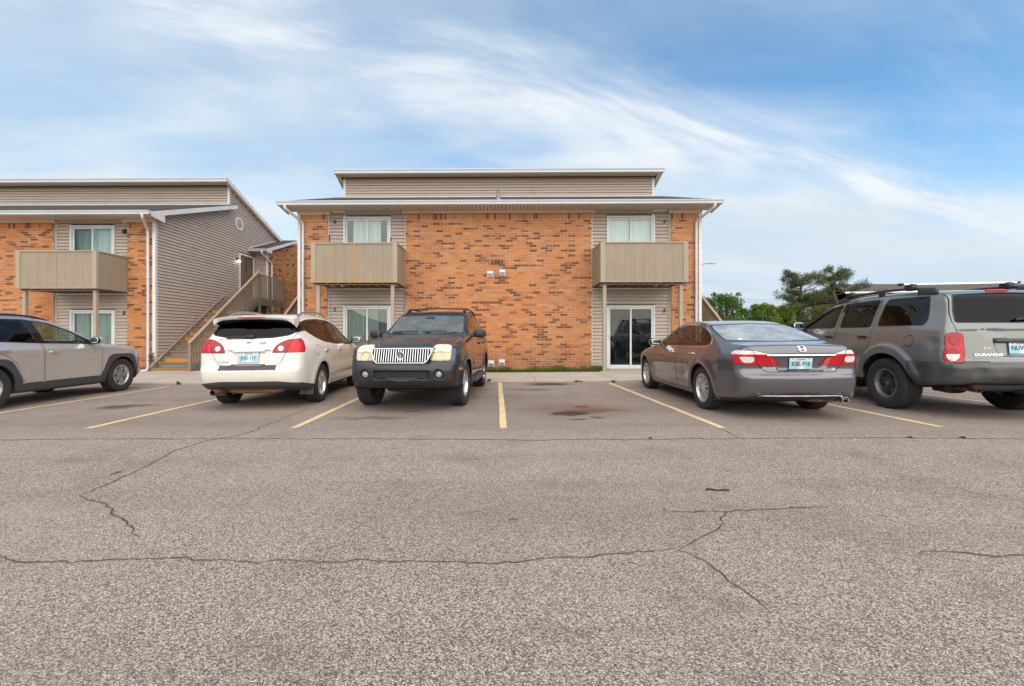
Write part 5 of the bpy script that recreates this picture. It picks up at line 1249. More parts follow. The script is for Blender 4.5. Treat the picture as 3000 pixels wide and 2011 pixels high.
    c.panel('rear_door', 'side', [(.870, .34), (.43, .34), (.40, .50), (.30, .68), (.13, .82), (.02, .92), (.0, 1.02), (.08, 1.2), (.09, 1.56), (.79, 1.56), (.86, 1.05)], r=.04, where=lambda p, q: p[:, 2] < 1.56)
    c.panel('fuel_flap', 'side', [(-.30, .87), (-.30, 1.045), (-.145, 1.045), (-.145, .87)], r=.03, side=1)
    c.panel('bonnet', 'top', [(-.70, 2.42), (.70, 2.42), (.62, 3.1), (.45, 3.42), (-.45, 3.42), (-.62, 3.1)], r=.05, where=lambda p, q: p[:, 2] > .75)
    E = c.emit
    E('body', 'body', PAINT_WHITE, root, flange=.02); E('underbody', 'underbody', MAT_UNDERB, root)
    for s in (-1, 1):
        E('window_trim', 'window_trim', MAT_GLOSSBLK, root, side=s, inset=.001, flange=.008); E('quarter_glass', 'quarter_window', MAT_DEEPGL, root, side=s, inset=.004)
        E('rear_glass', 'rear_door_window', MAT_DEEPGL, root, side=s, inset=.004); E('front_glass', 'front_door_window', MAT_TINTGL, root, side=s, inset=.004)
        d = E('front_door', 'front_door', PAINT_WHITE, root, side=s, flange=.02); d2 = E('rear_door', 'rear_door', PAINT_WHITE, root, side=s, flange=.02)
        E('tail_lamp', 'tail_lamp', MAT_RED, root, side=s, inset=-.003); E('tailgate_lamp', 'tail_lamp_inner', MAT_RED2, root, side=s, inset=-.003); E('lamp_seal', 'lamp_seal', MAT_TRIMBLK, root, side=s, inset=.004)
        for dd, yy in ((d, 1.06), (d2, .20)):
            p, q = c.surf(0, .945, side=s, y=yy)
            rbox(dd, 'handle', p+q*.028, (.014, .085, .020), MAT_CHROME, (0, 0, math.atan2(q.y, q.x) if s > 0 else math.atan2(-q.y, -q.x)), 3)
            for dy in (-.07, .07): rbox(dd, 'handle_foot', p+q*.012+Vector((0, dy, 0)), (.018, .014, .016), MAT_CHROME)
            rbox(dd, 'handle_cup', p+q*.001, (.004, .055, .030), MAT_SATIN, (0, 0, math.atan2(q.y, q.x) if s > 0 else math.atan2(-q.y, -q.x)), 2.2)
        # side moulding: chrome faced strip along both doors
        for dd, a, b in ((d, .91, 2.03), (d2, .43, .85)):
            pts = [c.surf(0, .475+.01*(y-.4), side=s, y=y) for y in np.linspace(a, b, 10)]
            mb = MB(); vs = []
            for p, q in pts:
                for du, dz in ((.0, -.026), (.014, -.022), (.016, .018), (.0, .026)): vs.append((p.x+q.x*du, p.y, p.z+dz))
            mb.add(vs, [(4*i+k, 4*i+(k+1) % 4, 4*i+4+(k+1) % 4, 4*i+4+k) for i in range(9) for k in range(4)]+[(0, 1, 2, 3), (39, 38, 37, 36)]); o = mb.build('door_moulding', MAT_SATIN, dd); fix_normals(o.data)
        # mirror
        p, q = c.surf(0, 1.07, side=s, y=1.92); m = empty('door_mirror', p, parent=root)
        rbox(m, 'mirror_shell', (s*.17, .02, .05), (.115, .06, .078), PAINT_WHITE, (0, 0, -s*.12), 2.8); rbox(m, 'mirror_back', (s*.17, -.028, .05), (.112, .028, .074), MAT_GLOSSBLK, (0, 0, -s*.12), 2.8)
        rbox(m, 'mirror_glass', (s*.17, -.050, .05), (.095, .008, .060), MAT_MIRROR, (0, 0, -s*.16), 3.5); MB().tube([(-s*.01, .01, -.03), (s*.06, .01, .0), (s*.09, .01, .02)], .028, 8).build('mirror_arm', MAT_TRIMBLK, m, smooth=60)
        # roof rail
        pts = [c.top(s*.575, y)[0]+Vector((0, 0, h)) for y, h in ((-.42, .0), (-.34, .035), (-.2, .062), (.1, .075), (.5, .075), (.85, .062), (1.05, .035), (1.15, .0))]
        mb = MB(); P2 = []
        for a, b in zip(pts, pts[1:]): P2 += [a.lerp(b, t) for t in (0, .34, .67)]
        mb.tube(P2+[pts[-1]], .021, 8).build('roof_rail', MAT_SATIN, root, smooth=60)
        # mud flap
        MB().prism([(s*.62, .19), (s*.865, .19), (s*.868, .30), (s*.85, .52), (s*.80, .52), (s*.66, .36)], (0, -.44, 0), (1, 0, 0), (0, 0, 1), (0, .016, 0)).build('mud_flap', MAT_CLAD, root)
        p, q = c.surf(s*.50, 1.003); m2 = MB().lathe([(.046, -.002), (.046, .006), (.040, .010), (0, .013)], p, q, 20).build('reversing_lamp', MAT_CLEARLENS, root, smooth=40)
    E('tailgate_glass', 'tailgate_window', MAT_REARGL, root, inset=.003); E('rear_trim', 'tailgate_window_trim', MAT_GLOSSBLK, root, inset=.001)
    tgt = E('tailgate', 'tailgate', PAINT_WHITE, root, flange=.02); E('bumper_cladding', 'bumper_cladding', MAT_CLAD, root, flange=.02); E('bumper_step', 'bumper_step_pad', MAT_CLAD, root, inset=-.006, flange=.01)
    E('bonnet', 'bonnet', PAINT_WHITE, root, flange=.02); E('cowl', 'windscreen_trim', MAT_GLOSSBLK, root); E('windscreen', 'windscreen', MAT_CLEARGL, root, inset=.004); E('fuel_flap', 'fuel_flap', PAINT_WHITE, root, flange=.01)
    # spoiler over the tailgate glass
    prof_s = [(-.80, 1.525), (-.78, 1.495), (-.66, 1.435), (-.55, 1.50), (-.50, 1.572), (-.62, 1.566)]
    vs = []; xs_ = np.linspace(-1, 1, 25); k = len(prof_s)
    for t in xs_:
        x = .655*t; e = abs(t); dz = -.035*e**3; dy = .06*e**2; drop = .06*max(0, (e-.78)/.22)**1.5
        for j, (y, z) in enumerate(prof_s): vs.append((x*(1 if j else 1), y+dy, z+dz-(drop if j in (1, 2) else 0)+(.028*(1-e**2) if j == 2 else 0)))
    mb = MB().add(vs, [(i*k+j, i*k+(j+1) % k, (i+1)*k+(j+1) % k, (i+1)*k+j) for i in range(24) for j in range(k)]+[tuple(range(k)), tuple(24*k+j for j in range(k))[::-1]])
    o = mb.build('spoiler', PAINT_WHITE, tgt, smooth=40); fix_normals(o.data)
    vs2 = []
    for t in np.linspace(-.93, .93, 17):
        e = abs(t); x = .655*t; dy = .06*e**2; dz = -.035*e**3
        for (y, z) in ((-.778, 1.492), (-.66, 1.430)): vs2.append((x, y+dy, z+dz-.004-.05*max(0, (e-.78)/.22)**1.5+(.026*(1-e*e) if y > -.7 else 0)))
    MB().add(vs2, [(2*i, 2*i+1, 2*i+3, 2*i+2) for i in range(16)]).build('spoiler_underside', MAT_GLOSSBLK, tgt, smooth=60)
    rbox(tgt, 'high_brake_lamp', (0, -.795, 1.516), (.23, .012, .012), MAT_RED2)
    p, q = c.surf(0, 1.185); rbox(tgt, 'wiper_base', (.02, p.y-.02, 1.20), (.045, .03, .032), MAT_TRIMBLK); MB().bar((.0, p.y-.03, 1.21), (-.38, p.y+.0, 1.185), .03, .035).build('wiper_arm', MAT_TRIMBLK, tgt)
    # chrome grab bar, emblem, letters, plate
    p, q = c.surf(0, .978); rbox(tgt, 'chrome_bar', p+q*.012, (.262, .028, .026), MAT_CHROME, facing(q), 5)
    p, q = c.surf(0, .862); number_plate(root, p+q*.012, facing(q), 'JUG-111', MAT_SATIN)
    p, q = c.surf(0, 1.105); em = empty('emblem', p+q*.004, facing(q), tgt)
    MB().tube([(.047*math.cos(t), 0, .043*math.sin(t)) for t in np.linspace(0, 6.283, 29)[:-1]], .0085, 6, closed=True).build('emblem_ring', MAT_CHROME, em, smooth=60); MB().box(-.062, .062, -.008, .002, -.012, .012, .004).build('emblem_bar', MAT_SATIN, em); badge(em, 'NISSAN', (0, -.010, 0), (R(90), 0, 0), .019, MAT_INK, sx=1.15)
    p, q = c.surf(-.395, .79); badge(tgt, 'ROGUE', p+q*.004, (R(90)-.05, 0, -.12), .043, MAT_CHROME, sx=1.15, bold=.0012)
    p, q = c.surf(.365, .79); badge(tgt, 'SV', p+q*.004, (R(90)-.05, 0, .10), .050, MAT_CHROME, sx=1.1, bold=.0012); p, q = c.surf(.455, .787); badge(tgt, 'AWD', p+q*.004, (R(90)-.05, 0, .14), .032, MAT_CHROME, sx=1.25, bold=.001)
    for (x, z, w, h, sd) in ((.215, 1.095, .062, .026, 3), (-.475, 1.13, .045, .040, 5)):                       # patches where paint has peeled
        rg = random.Random(sd); pts = []
        for i in range(16):
            a = 2*math.pi*i/16; k_ = rg.uniform(.72, 1.1); p, q = c.surf(x+w*k_*math.copysign(abs(math.cos(a))**.5, math.cos(a)), z+h*k_*math.copysign(abs(math.sin(a))**.5, math.sin(a))); pts.append(p+q*.0012)
        MB().add(pts, [tuple(range(16))]).build('peeled_patch', MAT_PRIMER, tgt)
    wheel_set(root, [(.775, 0), (-.775, 0), (.775, WB), (-.775, WB)], Rw, .225, .225, {'n': 5, 'spokes': [(.2, .030, .0, .97, .036, -.008, (-.09, -.13)), (.2, .030, .0, .97, .036, -.008, (.09, .13))], 'mat': MAT_ALLOY, 'cap': MAT_CHROME, 'hub': .27})
    wells(root, (0, WB), Rw, .42, .48, .865)
    # exhaust and rear axle parts under the bumper
    MB().tube([(-.50, -.30, .30), (-.52, -.80, .30), (-.53, -1.0, .305)], .042, 12, caps=False).build('exhaust_tip', MAT_RUST, root, smooth=60); MB().lathe([(.031, 0), (.031, -.1), (0, -.1)], (-.53, -1.0, .305), (0, -1, 0), 12).build('exhaust_bore', MAT_DARKWELL, root)
    rbox(root, 'muffler', (-.0, -.62, .325), (.46, .13, .075), MAT_RUST, e=4); MB().bar((-.6, 0, .33), (.6, 0, .33), .10, .10).build('rear_axle', MAT_UNDERB, root)
    p, q = c.top(-.0, -.15); MB().lathe([(.05, 0), (.035, .02), (.012, .03)], p, q, 12).tube([p+Vector((0, .03, .02)), p+Vector((0, -.09, .19))], .004, 6).build('aerial', MAT_TRIMBLK, root)
    for x in (-.37, .37): seat(root, x, 1.15, .68); seat(root, x, .28, .70)
    MB().box(-.70, .70, 1.98, 2.25, .80, 1.03, .05).build('dashboard', MAT_LINER, root); MB().box(-.75, .75, -.75, 2.3, .34, .40).build('cabin_floor', MAT_LINER, root); steering(root, -.37, 1.80, 1.0)
    return root
MAT_MIRROR = M_plain('mirror_glass', (0.75, 0.80, 0.82), 0.03, 1.0, var=.02); MAT_PRIMER = M_plain('bare_primer', (0.33, 0.34, 0.34), .6)
build_crossover_white()
def door_handle(dd, c, s, y, z, mat, cup=None, L=.085, h=.018, out=.028):
    p, q = c.surf(0, z, side=s, y=y); rz = math.atan2(q.y, q.x) if s > 0 else math.atan2(-q.y, -q.x)
    rbox(dd, 'handle', p+q*out, (.013, L, h), mat, (0, 0, rz), 3)
    for dy in (-L*.8, L*.8): rbox(dd, 'handle_foot', p+q*out*.4+Vector((0, dy, 0)), (out*.6, .014, h*.8), mat)
    rbox(dd, 'handle_cup', p+q*.001, (.004, L*.65, h*1.6), cup or mat, (0, 0, rz), 2.2)
def side_mirror(root, c, s, y, z, shell, half=(.115, .06, .078), out=.16, lift=.05, arm=MAT_TRIMBLK):
    p, q = c.surf(0, z, side=s, y=y); m = empty('door_mirror', p, parent=root); a, b, h = half
    rbox(m, 'mirror_shell', (s*out, .02, lift), half, shell, (0, 0, -s*.12), 2.8); rbox(m, 'mirror_back', (s*out, .02-b*.75, lift), (a*.97, b*.5, h*.95), MAT_GLOSSBLK, (0, 0, -s*.12), 2.8)
    rbox(m, 'mirror_glass', (s*out, .02-b*1.15, lift), (a*.82, .008, h*.78), MAT_MIRROR, (0, 0, -s*.16), 3.5)
    MB().tube([(-s*.02, .01, -.02), (s*out*.4, .01, lift*.3), (s*out*.7, .01, lift*.6)], h*.4, 8).build('mirror_arm', arm, m, smooth=60)
def smooth_path(pts, k=4):
    pts = [Vector(p) for p in pts]; out = []
    for i in range(len(pts)-1):
        p0, p1, p2, p3 = pts[max(0, i-1)], pts[i], pts[i+1], pts[min(len(pts)-1, i+2)]
        for j in range(k):
            t = j/k; out.append(.5*((2*p1)+(p2-p0)*t+(2*p0-5*p1+4*p2-p3)*t*t+(3*p1-p0-3*p2+p3)*t**3))
    return out+[pts[-1]]
def exhaust(root, x, y, z, r=.04, mat=None, tip=None):
    MB().tube([(x*.9, y+.8, z+.02), (x, y+.25, z), (x, y, z)], r, 12, caps=False).build('exhaust_pipe', mat or MAT_RUST, root, smooth=60)
    MB().lathe([(r*1.12, .10), (r*1.15, 0), (r*.9, 0), (r*.86, .12), (0, .12)], (x, y-.02, z), (0, 1, 0), 16).build('exhaust_tip', tip or MAT_RUST, root, smooth=50)
def strip_on(root, c, s, ys, zs, w, t, mat, name, out=0.0):
    pts = [c.surf(0, z, side=s, y=y) for y, z in zip(ys, zs)]; vs = []
    for p, q in pts:
        for du, dz in ((.0, -w), (t, -w*.85), (t, w*.7), (.0, w)): vs.append((p.x+q.x*(du+out), p.y+q.y*(du+out), p.z+dz))
    n = len(pts); o = MB().add(vs, [(4*i+k, 4*i+(k+1) % 4, 4*i+4+(k+1) % 4, 4*i+4+k) for i in range(n-1) for k in range(4)]+[(0, 1, 2, 3), (4*n-1, 4*n-2, 4*n-3, 4*n-4)]).build(name, mat, root); fix_normals(o.data); return o
def cabin(root, y0, y1, W, zf, seats, dash, wheel, mat=None, low=False):
    MB().box(-W, W, y0, y1, zf, zf+.05).build('cabin_floor', MAT_LINER, root); MB().box(-W*.93, W*.93, dash[0], dash[0]+.28, dash[1]-.25, dash[1], .05).build('dashboard', MAT_LINER, root); steering(root, *wheel)
    for i, (y, z) in enumerate(seats):
        for x in (-.38, .38): seat(root, x, y, z, mat=mat, back=.5 if low else .62, head=not (low and i))
def curve_disc(pts3): return MB().add(pts3, [tuple(range(len(pts3)))])
MAT_SCREEN = M_glass('windscreen_glass', (0.62, 0.72, 0.68), 1.6, 0.0, 1.4)
def M_dust_sheen(name, tint, film, amt, spots=0.0, ior=1.5):  # diffuse film: dust on the rear glass, painted sky sheen on the windscreen
    n = NT(name); v = n.coord(); tr = n.n('ShaderNodeBsdfTransparent'); tr.inputs[0].default_value = (*tint, 1); gl = n.n('ShaderNodeBsdfGlossy'); gl.inputs['Roughness'].default_value = .02
    m1 = n.n('ShaderNodeMixShader'); n.l(schlick(n, ior, 1.3), m1.inputs[0]); n.l(tr.outputs[0], m1.inputs[1]); n.l(gl.outputs[0], m1.inputs[2])
    df = n.n('ShaderNodeBsdfDiffuse'); df.inputs[0].default_value = (*film, 1)
    f = n.math('MULTIPLY', n.rng(n.noise(v, 3.5, 5, .6), .25, .8, .6, 1.2), amt)
    if spots > 0: f = n.math('ADD', f, n.math('MULTIPLY', n.math('MULTIPLY', n.rng(n.voro(v, 16), .10, .17, 1, 0), n.rng(n.noise(v, 4, 2), .48, .58)), spots), True)
    m2 = n.n('ShaderNodeMixShader'); n.l(f, m2.inputs[0]); n.l(m1.outputs[0], m2.inputs[1]); n.l(df.outputs[0], m2.inputs[2]); return n.done(m2)
MAT_DUSTGL = M_dust_sheen('dusty_rear_glass', (.14, .16, .16), (.56, .61, .62), .50, .5, 1.7)
# ---------------------------------------------------------------- black off-road vehicle facing the viewer
PAINT_BLACK = M_paint('black_paint', (0.010, 0.010, 0.012), 0.0, .3, 0.0, (0.10, 0.085, 0.07), .16, 1.0, .03)
PAINT_FADED = M_paint('faded_black_bonnet', (0.020, 0.018, 0.018), 0.0, .38, 0.0, (0.10, 0.085, 0.072), .2, .6, .12)
def build_offroader_black():
    root = car_root('off_roader', -1.20, 10.50, R(175.6), 'black off-road vehicle with silver slatted grille facing the viewer')
    Rw = .378; WB = 2.89
    prof = [(-.92, .42), (-1.07, .48, .06), (-1.08, .72, .05), (-1.01, .78, .03), (-.99, 1.08, .1), (-.94, 1.22, .1), (-.74, 1.64, .1), (-.52, 1.70, .15), (.3, 1.735, .5), (1.0, 1.73, .3), (1.46, 1.665, .14), (2.26, 1.225, .10), (2.42, 1.205, .12), (3.1, 1.145, .4), (3.52, 1.055, .12), (3.635, .985, .05), (3.685, .82, .04), (3.735, .785, .04), (3.765, .66, .15), (3.74, .46, .08), (3.66, .385, .04), (3.4, .36), (3.0, .30), (-.5, .32)]
    sec = [(.2, .83), (.33, .885), (.5, .915), (.75, .928), (.92, .925), (1.06, .905), (1.17, .885), (1.225, .858), (1.4, .795), (1.6, .715), (1.70, .65), (1.9, .52)]
    lo = [(-1.1, .10), (-.95, .04), (-.6, .0), (3.0, .0), (3.4, .03), (3.6, .085), (3.72, .15), (3.78, .20)]
    hi = [(-1.1, .12), (-.8, .07), (-.4, .03), (.3, .0), (1.2, .0), (2.2, .06), (3.0, .10), (3.6, .2)]
    def wex(x, y, z):
        d = np.minimum(np.hypot(y, z-Rw), np.hypot(y-WB, z-Rw)); return .026*np.exp(-((d-.475)/.06)**2)*sstep(.25, .5, z)
    def ext(x, y, z, f):
        ax = np.abs(x); fr = sstep(3.3, 3.5, y)
        f = f-.022*sstep(.56-.10*(y-2.3), .50-.10*(y-2.3), ax)*sstep(2.2, 2.4, y)*sstep(.96, 1.0, z)           # raised middle of the bonnet
        f = f+.045*sstep(.52, .495, ax+.30*np.clip(.98-z, 0, .3))*sstep(.755, .785, z)*sstep(1.0, .985, z)*fr      # grille recess
        f = f+.05*sstep(.435, .405, ax-.12*(z-.52))*sstep(.512, .535, z)*sstep(.655, .635, z)*fr                   # lower opening
        f = f+.04*sstep(.078, .062, np.hypot(ax-.585, z-.592))*fr                                                  # fog lamp pockets
        return f
    c = Car(prof, sec, lo, hi, 1.22, [(-1.1, -.05), (0, 0), (1.4, .05), (2.3, .10), (3.3, .10), (3.8, .12)], .03, .085, ext, wextra=wex, h=.025)
    for y in (0, WB): c.cut('', 'side', ellipse_pts(y, Rw, .435, .425, 40), where=lambda p, q: np.abs(p[:, 0]) > .55)
    dl = {'front_glass': [(2.02, 1.238), (.985, 1.238), (.945, 1.625), (1.40, 1.60), (1.47, 1.57)], 'rear_glass': [(.895, 1.238), (.10, 1.238), (.14, 1.622), (.855, 1.632)], 'quarter_glass': [(.0, 1.238), (-.74, 1.25), (-.60, 1.595), (.04, 1.618)]}
    for k, v in dl.items(): c.cut('window_trim', 'side', v, grow=.016, r=.03); c.cut(k, 'side', v, r=.03, frm=('window_trim',))
    ws = [(-.735, 1.245), (0, 1.23), (.735, 1.245), (.665, 1.60), (.60, 1.655), (0, 1.672), (-.60, 1.655), (-.665, 1.60)]
    wr = lambda p, q: (p[:, 1] > .9) & (p[:, 1] < 2.5)
    c.cut('cowl', 'front', ws, grow=.022, r=.03, where=wr); c.cut('windscreen', 'front', ws, grow=-.008, r=.05, frm=('cowl',)); c.cut('shade_band', 'front', [(-1, 1.585), (0, 1.605), (1, 1.585), (1, 2), (-1, 2)], frm=('windscreen',))
    fy = 3.735
    hl = [(.435, .815), (.46, .93), (.49, 1.025), (.525, 1.05), (.70, 1.045), (.755, 1.02), (.75, .815)]
    fw = lambda p, q: p[:, 1] > 3.25
    c.cut('lamp_seal', 'abs', hl, grow=.010, r=.03, where=fw); c.cut('headlamp', 'abs', hl, r=.03, frm=('lamp_seal',)); c.cut('indicator', 'abs', [(.3, .935), (1.2, .935), (1.2, 1.2), (.3, 1.2)], frm=('headlamp',))
    c.cut('bumper', '', None, field=lambda V: V[:, 2]-.80, where=lambda p, q: p[:, 1] > 3.28); c.cut('underbody', '', None, field=lambda V: V[:, 2]-.33, where=lambda p, q: p[:, 1] <= 3.28)
    c.cut('valance', '', None, field=lambda V: V[:, 2]-.405, frm=('bumper',))
    c.panel('bonnet', 'top', [(-.76, 2.36), (.76, 2.36), (.735, 3.1), (.60, 3.56), (.50, 3.66), (-.50, 3.66), (-.60, 3.56), (-.735, 3.1)], r=.03, where=lambda p, q: p[:, 2] > .97)
    c.panel('front_door', 'side', [(.965, .42), (.955, 1.2), (.925, 1.66), (1.45, 1.645), (2.14, 1.22), (2.14, .42)], r=.04)
    c.panel('rear_door', 'side', [(.945, .42), (.50, .42), (.46, .62), (.33, .78), (.10, .92), (.06, 1.2), (.11, 1.66), (.90, 1.66), (.93, 1.2)], r=.04)
    E = c.emit
    E('body', 'body', PAINT_BLACK, root, flange=.02); E('underbody', 'underbody', MAT_UNDERB, root); bp = E('bumper', 'front_bumper', PAINT_BUMPER, root, flange=.02); E('valance', 'bumper_valance', MAT_CLAD, root, inset=-.004)
    E('bonnet', 'bonnet', PAINT_FADED, root, flange=.02, label='bonnet with faded dull black paint'); E('cowl', 'windscreen_trim', MAT_TRIMBLK, root); E('windscreen', 'windscreen', MAT_SHEENSCREEN, root, inset=.004); E('shade_band', 'windscreen_shade_band', MAT_TINTGL, root, inset=.004)
    for s in (-1, 1):
        E('window_trim', 'window_trim', MAT_TRIMBLK, root, side=s, inset=.002, flange=.008)
        for k in dl: E(k, {'front_glass': 'front_door_window', 'rear_glass': 'rear_door_window', 'quarter_glass': 'quarter_window'}[k], MAT_TINTGL if k[0] == 'f' else MAT_DEEPGL, root, side=s, inset=.004)
        d = E('front_door', 'front_door', PAINT_BLACK, root, side=s, flange=.02); d2 = E('rear_door', 'rear_door', PAINT_BLACK, root, side=s, flange=.02)
        for dd, yy in ((d, 1.12), (d2, .26)): door_handle(dd, c, s, yy, 1.03, MAT_GLOSSBLK, MAT_GLOSSBLK, .08, .022, .022); 
        strip_on(root, c, s, np.linspace(.55, 2.1, 12), [.68]*12, .03, .014, PAINT_BLACK, 'door_moulding')
        h = E('headlamp', 'headlamp', MAT_HAZY, root, side=s, inset=-.003); E('indicator', 'front_indicator', MAT_HAZY2, root, side=s, inset=-.003); E('lamp_seal', 'lamp_seal', MAT_HAZYRIM, root, side=s, inset=.002)
        side_mirror(root, c, s, 1.93, 1.20, MAT_TRIMBLK, (.12, .07, .082), .165, .03)
        p, q = c.surf(s*.60, .875, rear=False); MB().lathe([(.082, .001), (.082, .007), (.072, .007), (.072, .001)], p+q*.003, q, 28).build('headlamp_ring', MAT_HAZYRIM, root, smooth=40); p, q = c.surf(s*.60, .935, rear=False); MB().tube([c.surf(s*x, .935, rear=False)[0]+Vector((0, .006, 0)) for x in np.linspace(.47, .74, 8)], .005, 6).build('headlamp_divider', MAT_HAZYRIM, root)
        # fog lamp
        p, q = c.surf(s*.585, .592, rear=False)
        MB().lathe([(.074, -.002), (.072, .012), (.058, .012), (.055, -.01)], p+Vector((0, .015, 0)), (0, 1, 0), 24).build('fog_lamp_bezel', MAT_GLOSSBLK, bp, smooth=40)
        MB().lathe([(.054, .002), (.045, .018), (.02, .028), (0, .03)], p+Vector((0, .004, 0)), (0, 1, 0), 20).build('fog_lamp', MAT_FOGLENS, bp, smooth=60)
        # side marker
        p, q = c.surf(0, .665, side=s, y=3.42); rbox(bp, 'side_marker', p+q*.002, (.006, .085, .020), MAT_AMBER, (0, 0, math.atan2(q.y, q.x) if s > 0 else math.atan2(-q.y, -q.x)), 6)
        # running board, roof rail
        MB().prism([(s*.80, .34), (s*1.0, .35), (s*1.015, .375), (s*.98, .40), (s*.80, .42)], (0, .50, 0), (1, 0, 0), (0, 0, 1), (0, 1.86, 0)).build('running_board', MAT_CLAD, root)
        P = [c.top(s*.60, y)[0]+Vector((0, 0, hh)) for y, hh in ((1.22, .0), (1.12, .05), (.9, .065), (.3, .065), (-.3, .065), (-.5, .05), (-.6, .0))]
        MB().tube(smooth_path(P), .019, 8).build('roof_rail', MAT_TRIMBLK, root, smooth=60)
        for y in (1.06, -.42): rbox(root, 'rail_foot', c.top(s*.60, y)[0]+Vector((0, 0, .03)), (.03, .09, .045), MAT_TRIMBLK)
        MB().bar((s*.30, 2.34, 1.225), (-.26*s*0+s*.62 if s > 0 else -.62+.0, 2.20, 1.262), .012, .02).build('wiper_blade', MAT_TRIMBLK, root)
    for y in (.95, -.25):
        a, b = c.top(-.60, y)[0], c.top(.60, y)[0]; MB().tube([a+Vector((0, 0, .062)), (a+b)/2+Vector((0, 0, .082)), b+Vector((0, 0, .062))], .016, 8).build('crossbar', MAT_TRIMBLK, root, smooth=60)
    for x0, x1 in ((.05, -.42), (.62, .12)):
        a = c.top(x0, 2.33)[0]; pts = [c.surf(x0+(x1-x0)*t, 1.262+.012*math.sin(t*3.1), rear=False) for t in (0, .25, .5, .75, 1)]
        MB().tube([p+q*.016 for p, q in pts], .009, 6).build('wiper', MAT_TRIMBLK, root); p, q = pts[1]; rbox(root, 'wiper_pivot', p+q*.015+Vector((0, .03, -.02)), (.05, .025, .018), MAT_TRIMBLK)
    # grille: chrome surround, upright bars, emblem
    gr = empty('grille', (0, 0, 0), parent=root)
    def gx(z): return .478-.30*max(0, .985-z)
    MB().prism([(-.50, .985), (.50, .985), (.425, .775), (-.425, .775)], (0, 3.662, 0), (1, 0, 0), (0, 0, 1), (0, .008, 0)).build('grille_backing', MAT_DARKWELL, gr)
    def yb(z): return 3.70+.075*(.985-z)/.21
    for i in range(-12, 13):
        x = i*.0385; zt, zb = .982, .79
        if abs(x) > gx(.79): zb = .985-(.478-abs(x))/.30+.012
        if zt-zb < .03: continue
        yo = -.10*x*x; MB().bar((x, yb(zt)+yo-.012, zt), (x, yb(zb)+yo-.012, zb), .024, .0095, (1, 0, 0)).build('grille_bar', MAT_CHROME, gr)
    P = [(-.492, .992), (-.46, .90), (-.415, .80), (-.375, .772), (.375, .772), (.415, .80), (.46, .90), (.492, .992)]
    MB().tube([(x, yb(z)-.10*x*x-.002, z) for x, z in P], .009, 8).build('grille_surround', MAT_CHROME, gr, smooth=60)
    MB().tube([(x, yb(.99)-.10*x*x-.004, .992) for x in np.linspace(-.49, .49, 13)], .010, 8).build('grille_top_rail', MAT_CHROME, gr, smooth=60)
    em = empty('emblem', (0, 3.745, .885), (0, 0, math.pi), gr)
    MB().lathe([(.0, -.012), (.066, -.012), (.068, .0), (.060, .008), (.050, .005), (.046, -.002), (0, -.002)], (0, 0, 0), (0, -1, 0), 32).build('emblem_disc', MAT_SATIN, em, smooth=40)
    MB().lathe([(.043, .0), (0, .0008)], (0, -.0, 0), (0, -1, 0), 28).build('emblem_field', MAT_INK, em)
    for k in range(3): MB().tube([(-.042+k*.004, -.005, .004-.012*k), (-.012+.008*k, -.005, .026-.014*k), (.010+.006*k, -.005, .028-.014*k), (-.012+.010*k, -.005, -.028+.002*k)], .0042, 6).build('emblem_stripe', MAT_CHROME, em)
    # lower opening slats and stray number-plate bracket
    for z in (.55, .585, .62): MB().box(-.39, .39, 3.685, 3.70, z-.006, z+.006).build('lower_grille_slat', MAT_TRIMBLK, bp)
    MB().box(-.42, .42, 3.66, 3.672, .505, .66).build('lower_grille_backing', MAT_DARKWELL, bp)
    wheel_set(root, [(.775, 0), (-.775, 0), (.775, WB), (-.775, WB)], Rw, .250, .222, {'n': 5, 'spokes': [(.2, .055, .0, .97, .045, -.012, (0, 0))], 'mat': MAT_ALLOY, 'hub': .32}, {2: R(-3), 3: R(-3)})
    wells(root, (0, WB), Rw, .44, .48, .90)
    MB().bar((-.62, WB, .33), (.62, WB, .33), .10, .10).build('front_axle', MAT_UNDERB, root); rbox(root, 'differential', (.12, WB-.1, .33), (.2, .14, .10), MAT_RUST); MB().bar((-.62, 0, .36), (.62, 0, .36), .10, .10).build('rear_axle', MAT_UNDERB, root)
    rbox(root, 'oil_pan', (0, 3.2, .33), (.36, .3, .05), MAT_UNDERB)
    cabin(root, -.9, 2.4, .80, .52, [(1.05, .84), (.1, .84)], (2.02, 1.22), (-.38, 1.86, 1.20), MAT_SEAT)
    MB().box(-.09, .09, 1.66, 1.69, 1.52, 1.58, .015).build('rear_view_mirror', MAT_TRIMBLK, root); MB().tube([(0, 1.70, 1.52), (.005, 1.70, 1.44), (0, 1.70, 1.36)], .006, 6).build('mirror_charm', MAT_SATIN, root)
    p, q = c.top(.80, 2.45); MB().tube([p, p+Vector((0, 0, .82))], .0035, 6).build('whip_aerial', MAT_GREYMETAL, root)
    for (x, z, r_) in ((.22, .765, .022), (-.33, .775, .012)):
        p, q = c.surf(x, z, rear=False); rbox(bp, 'paint_chip', p+q*.001, (r_, .002, r_*.3), MAT_VENTW)
    return root
PAINT_BUMPER = M_paint('dull_black_bumper', (0.010, 0.010, 0.013), 0.0, .42, 0.0, (0.10, 0.085, 0.075), .12, .4, .12)
MAT_SHEENSCREEN = M_dust_sheen('sky_sheen_windscreen', (.50, .58, .55), (.50, .56, .54), .20, 0.0, 1.7)  # pale diffuse film paints in the bright sky reflected by the windscreen
MAT_FOGLENS = M_lens('fog_lens', (0.30, 0.30, 0.29))
MAT_HAZYRIM = M_plain('headlamp_rim', (0.50, 0.45, 0.32), .4)
build_offroader_black()
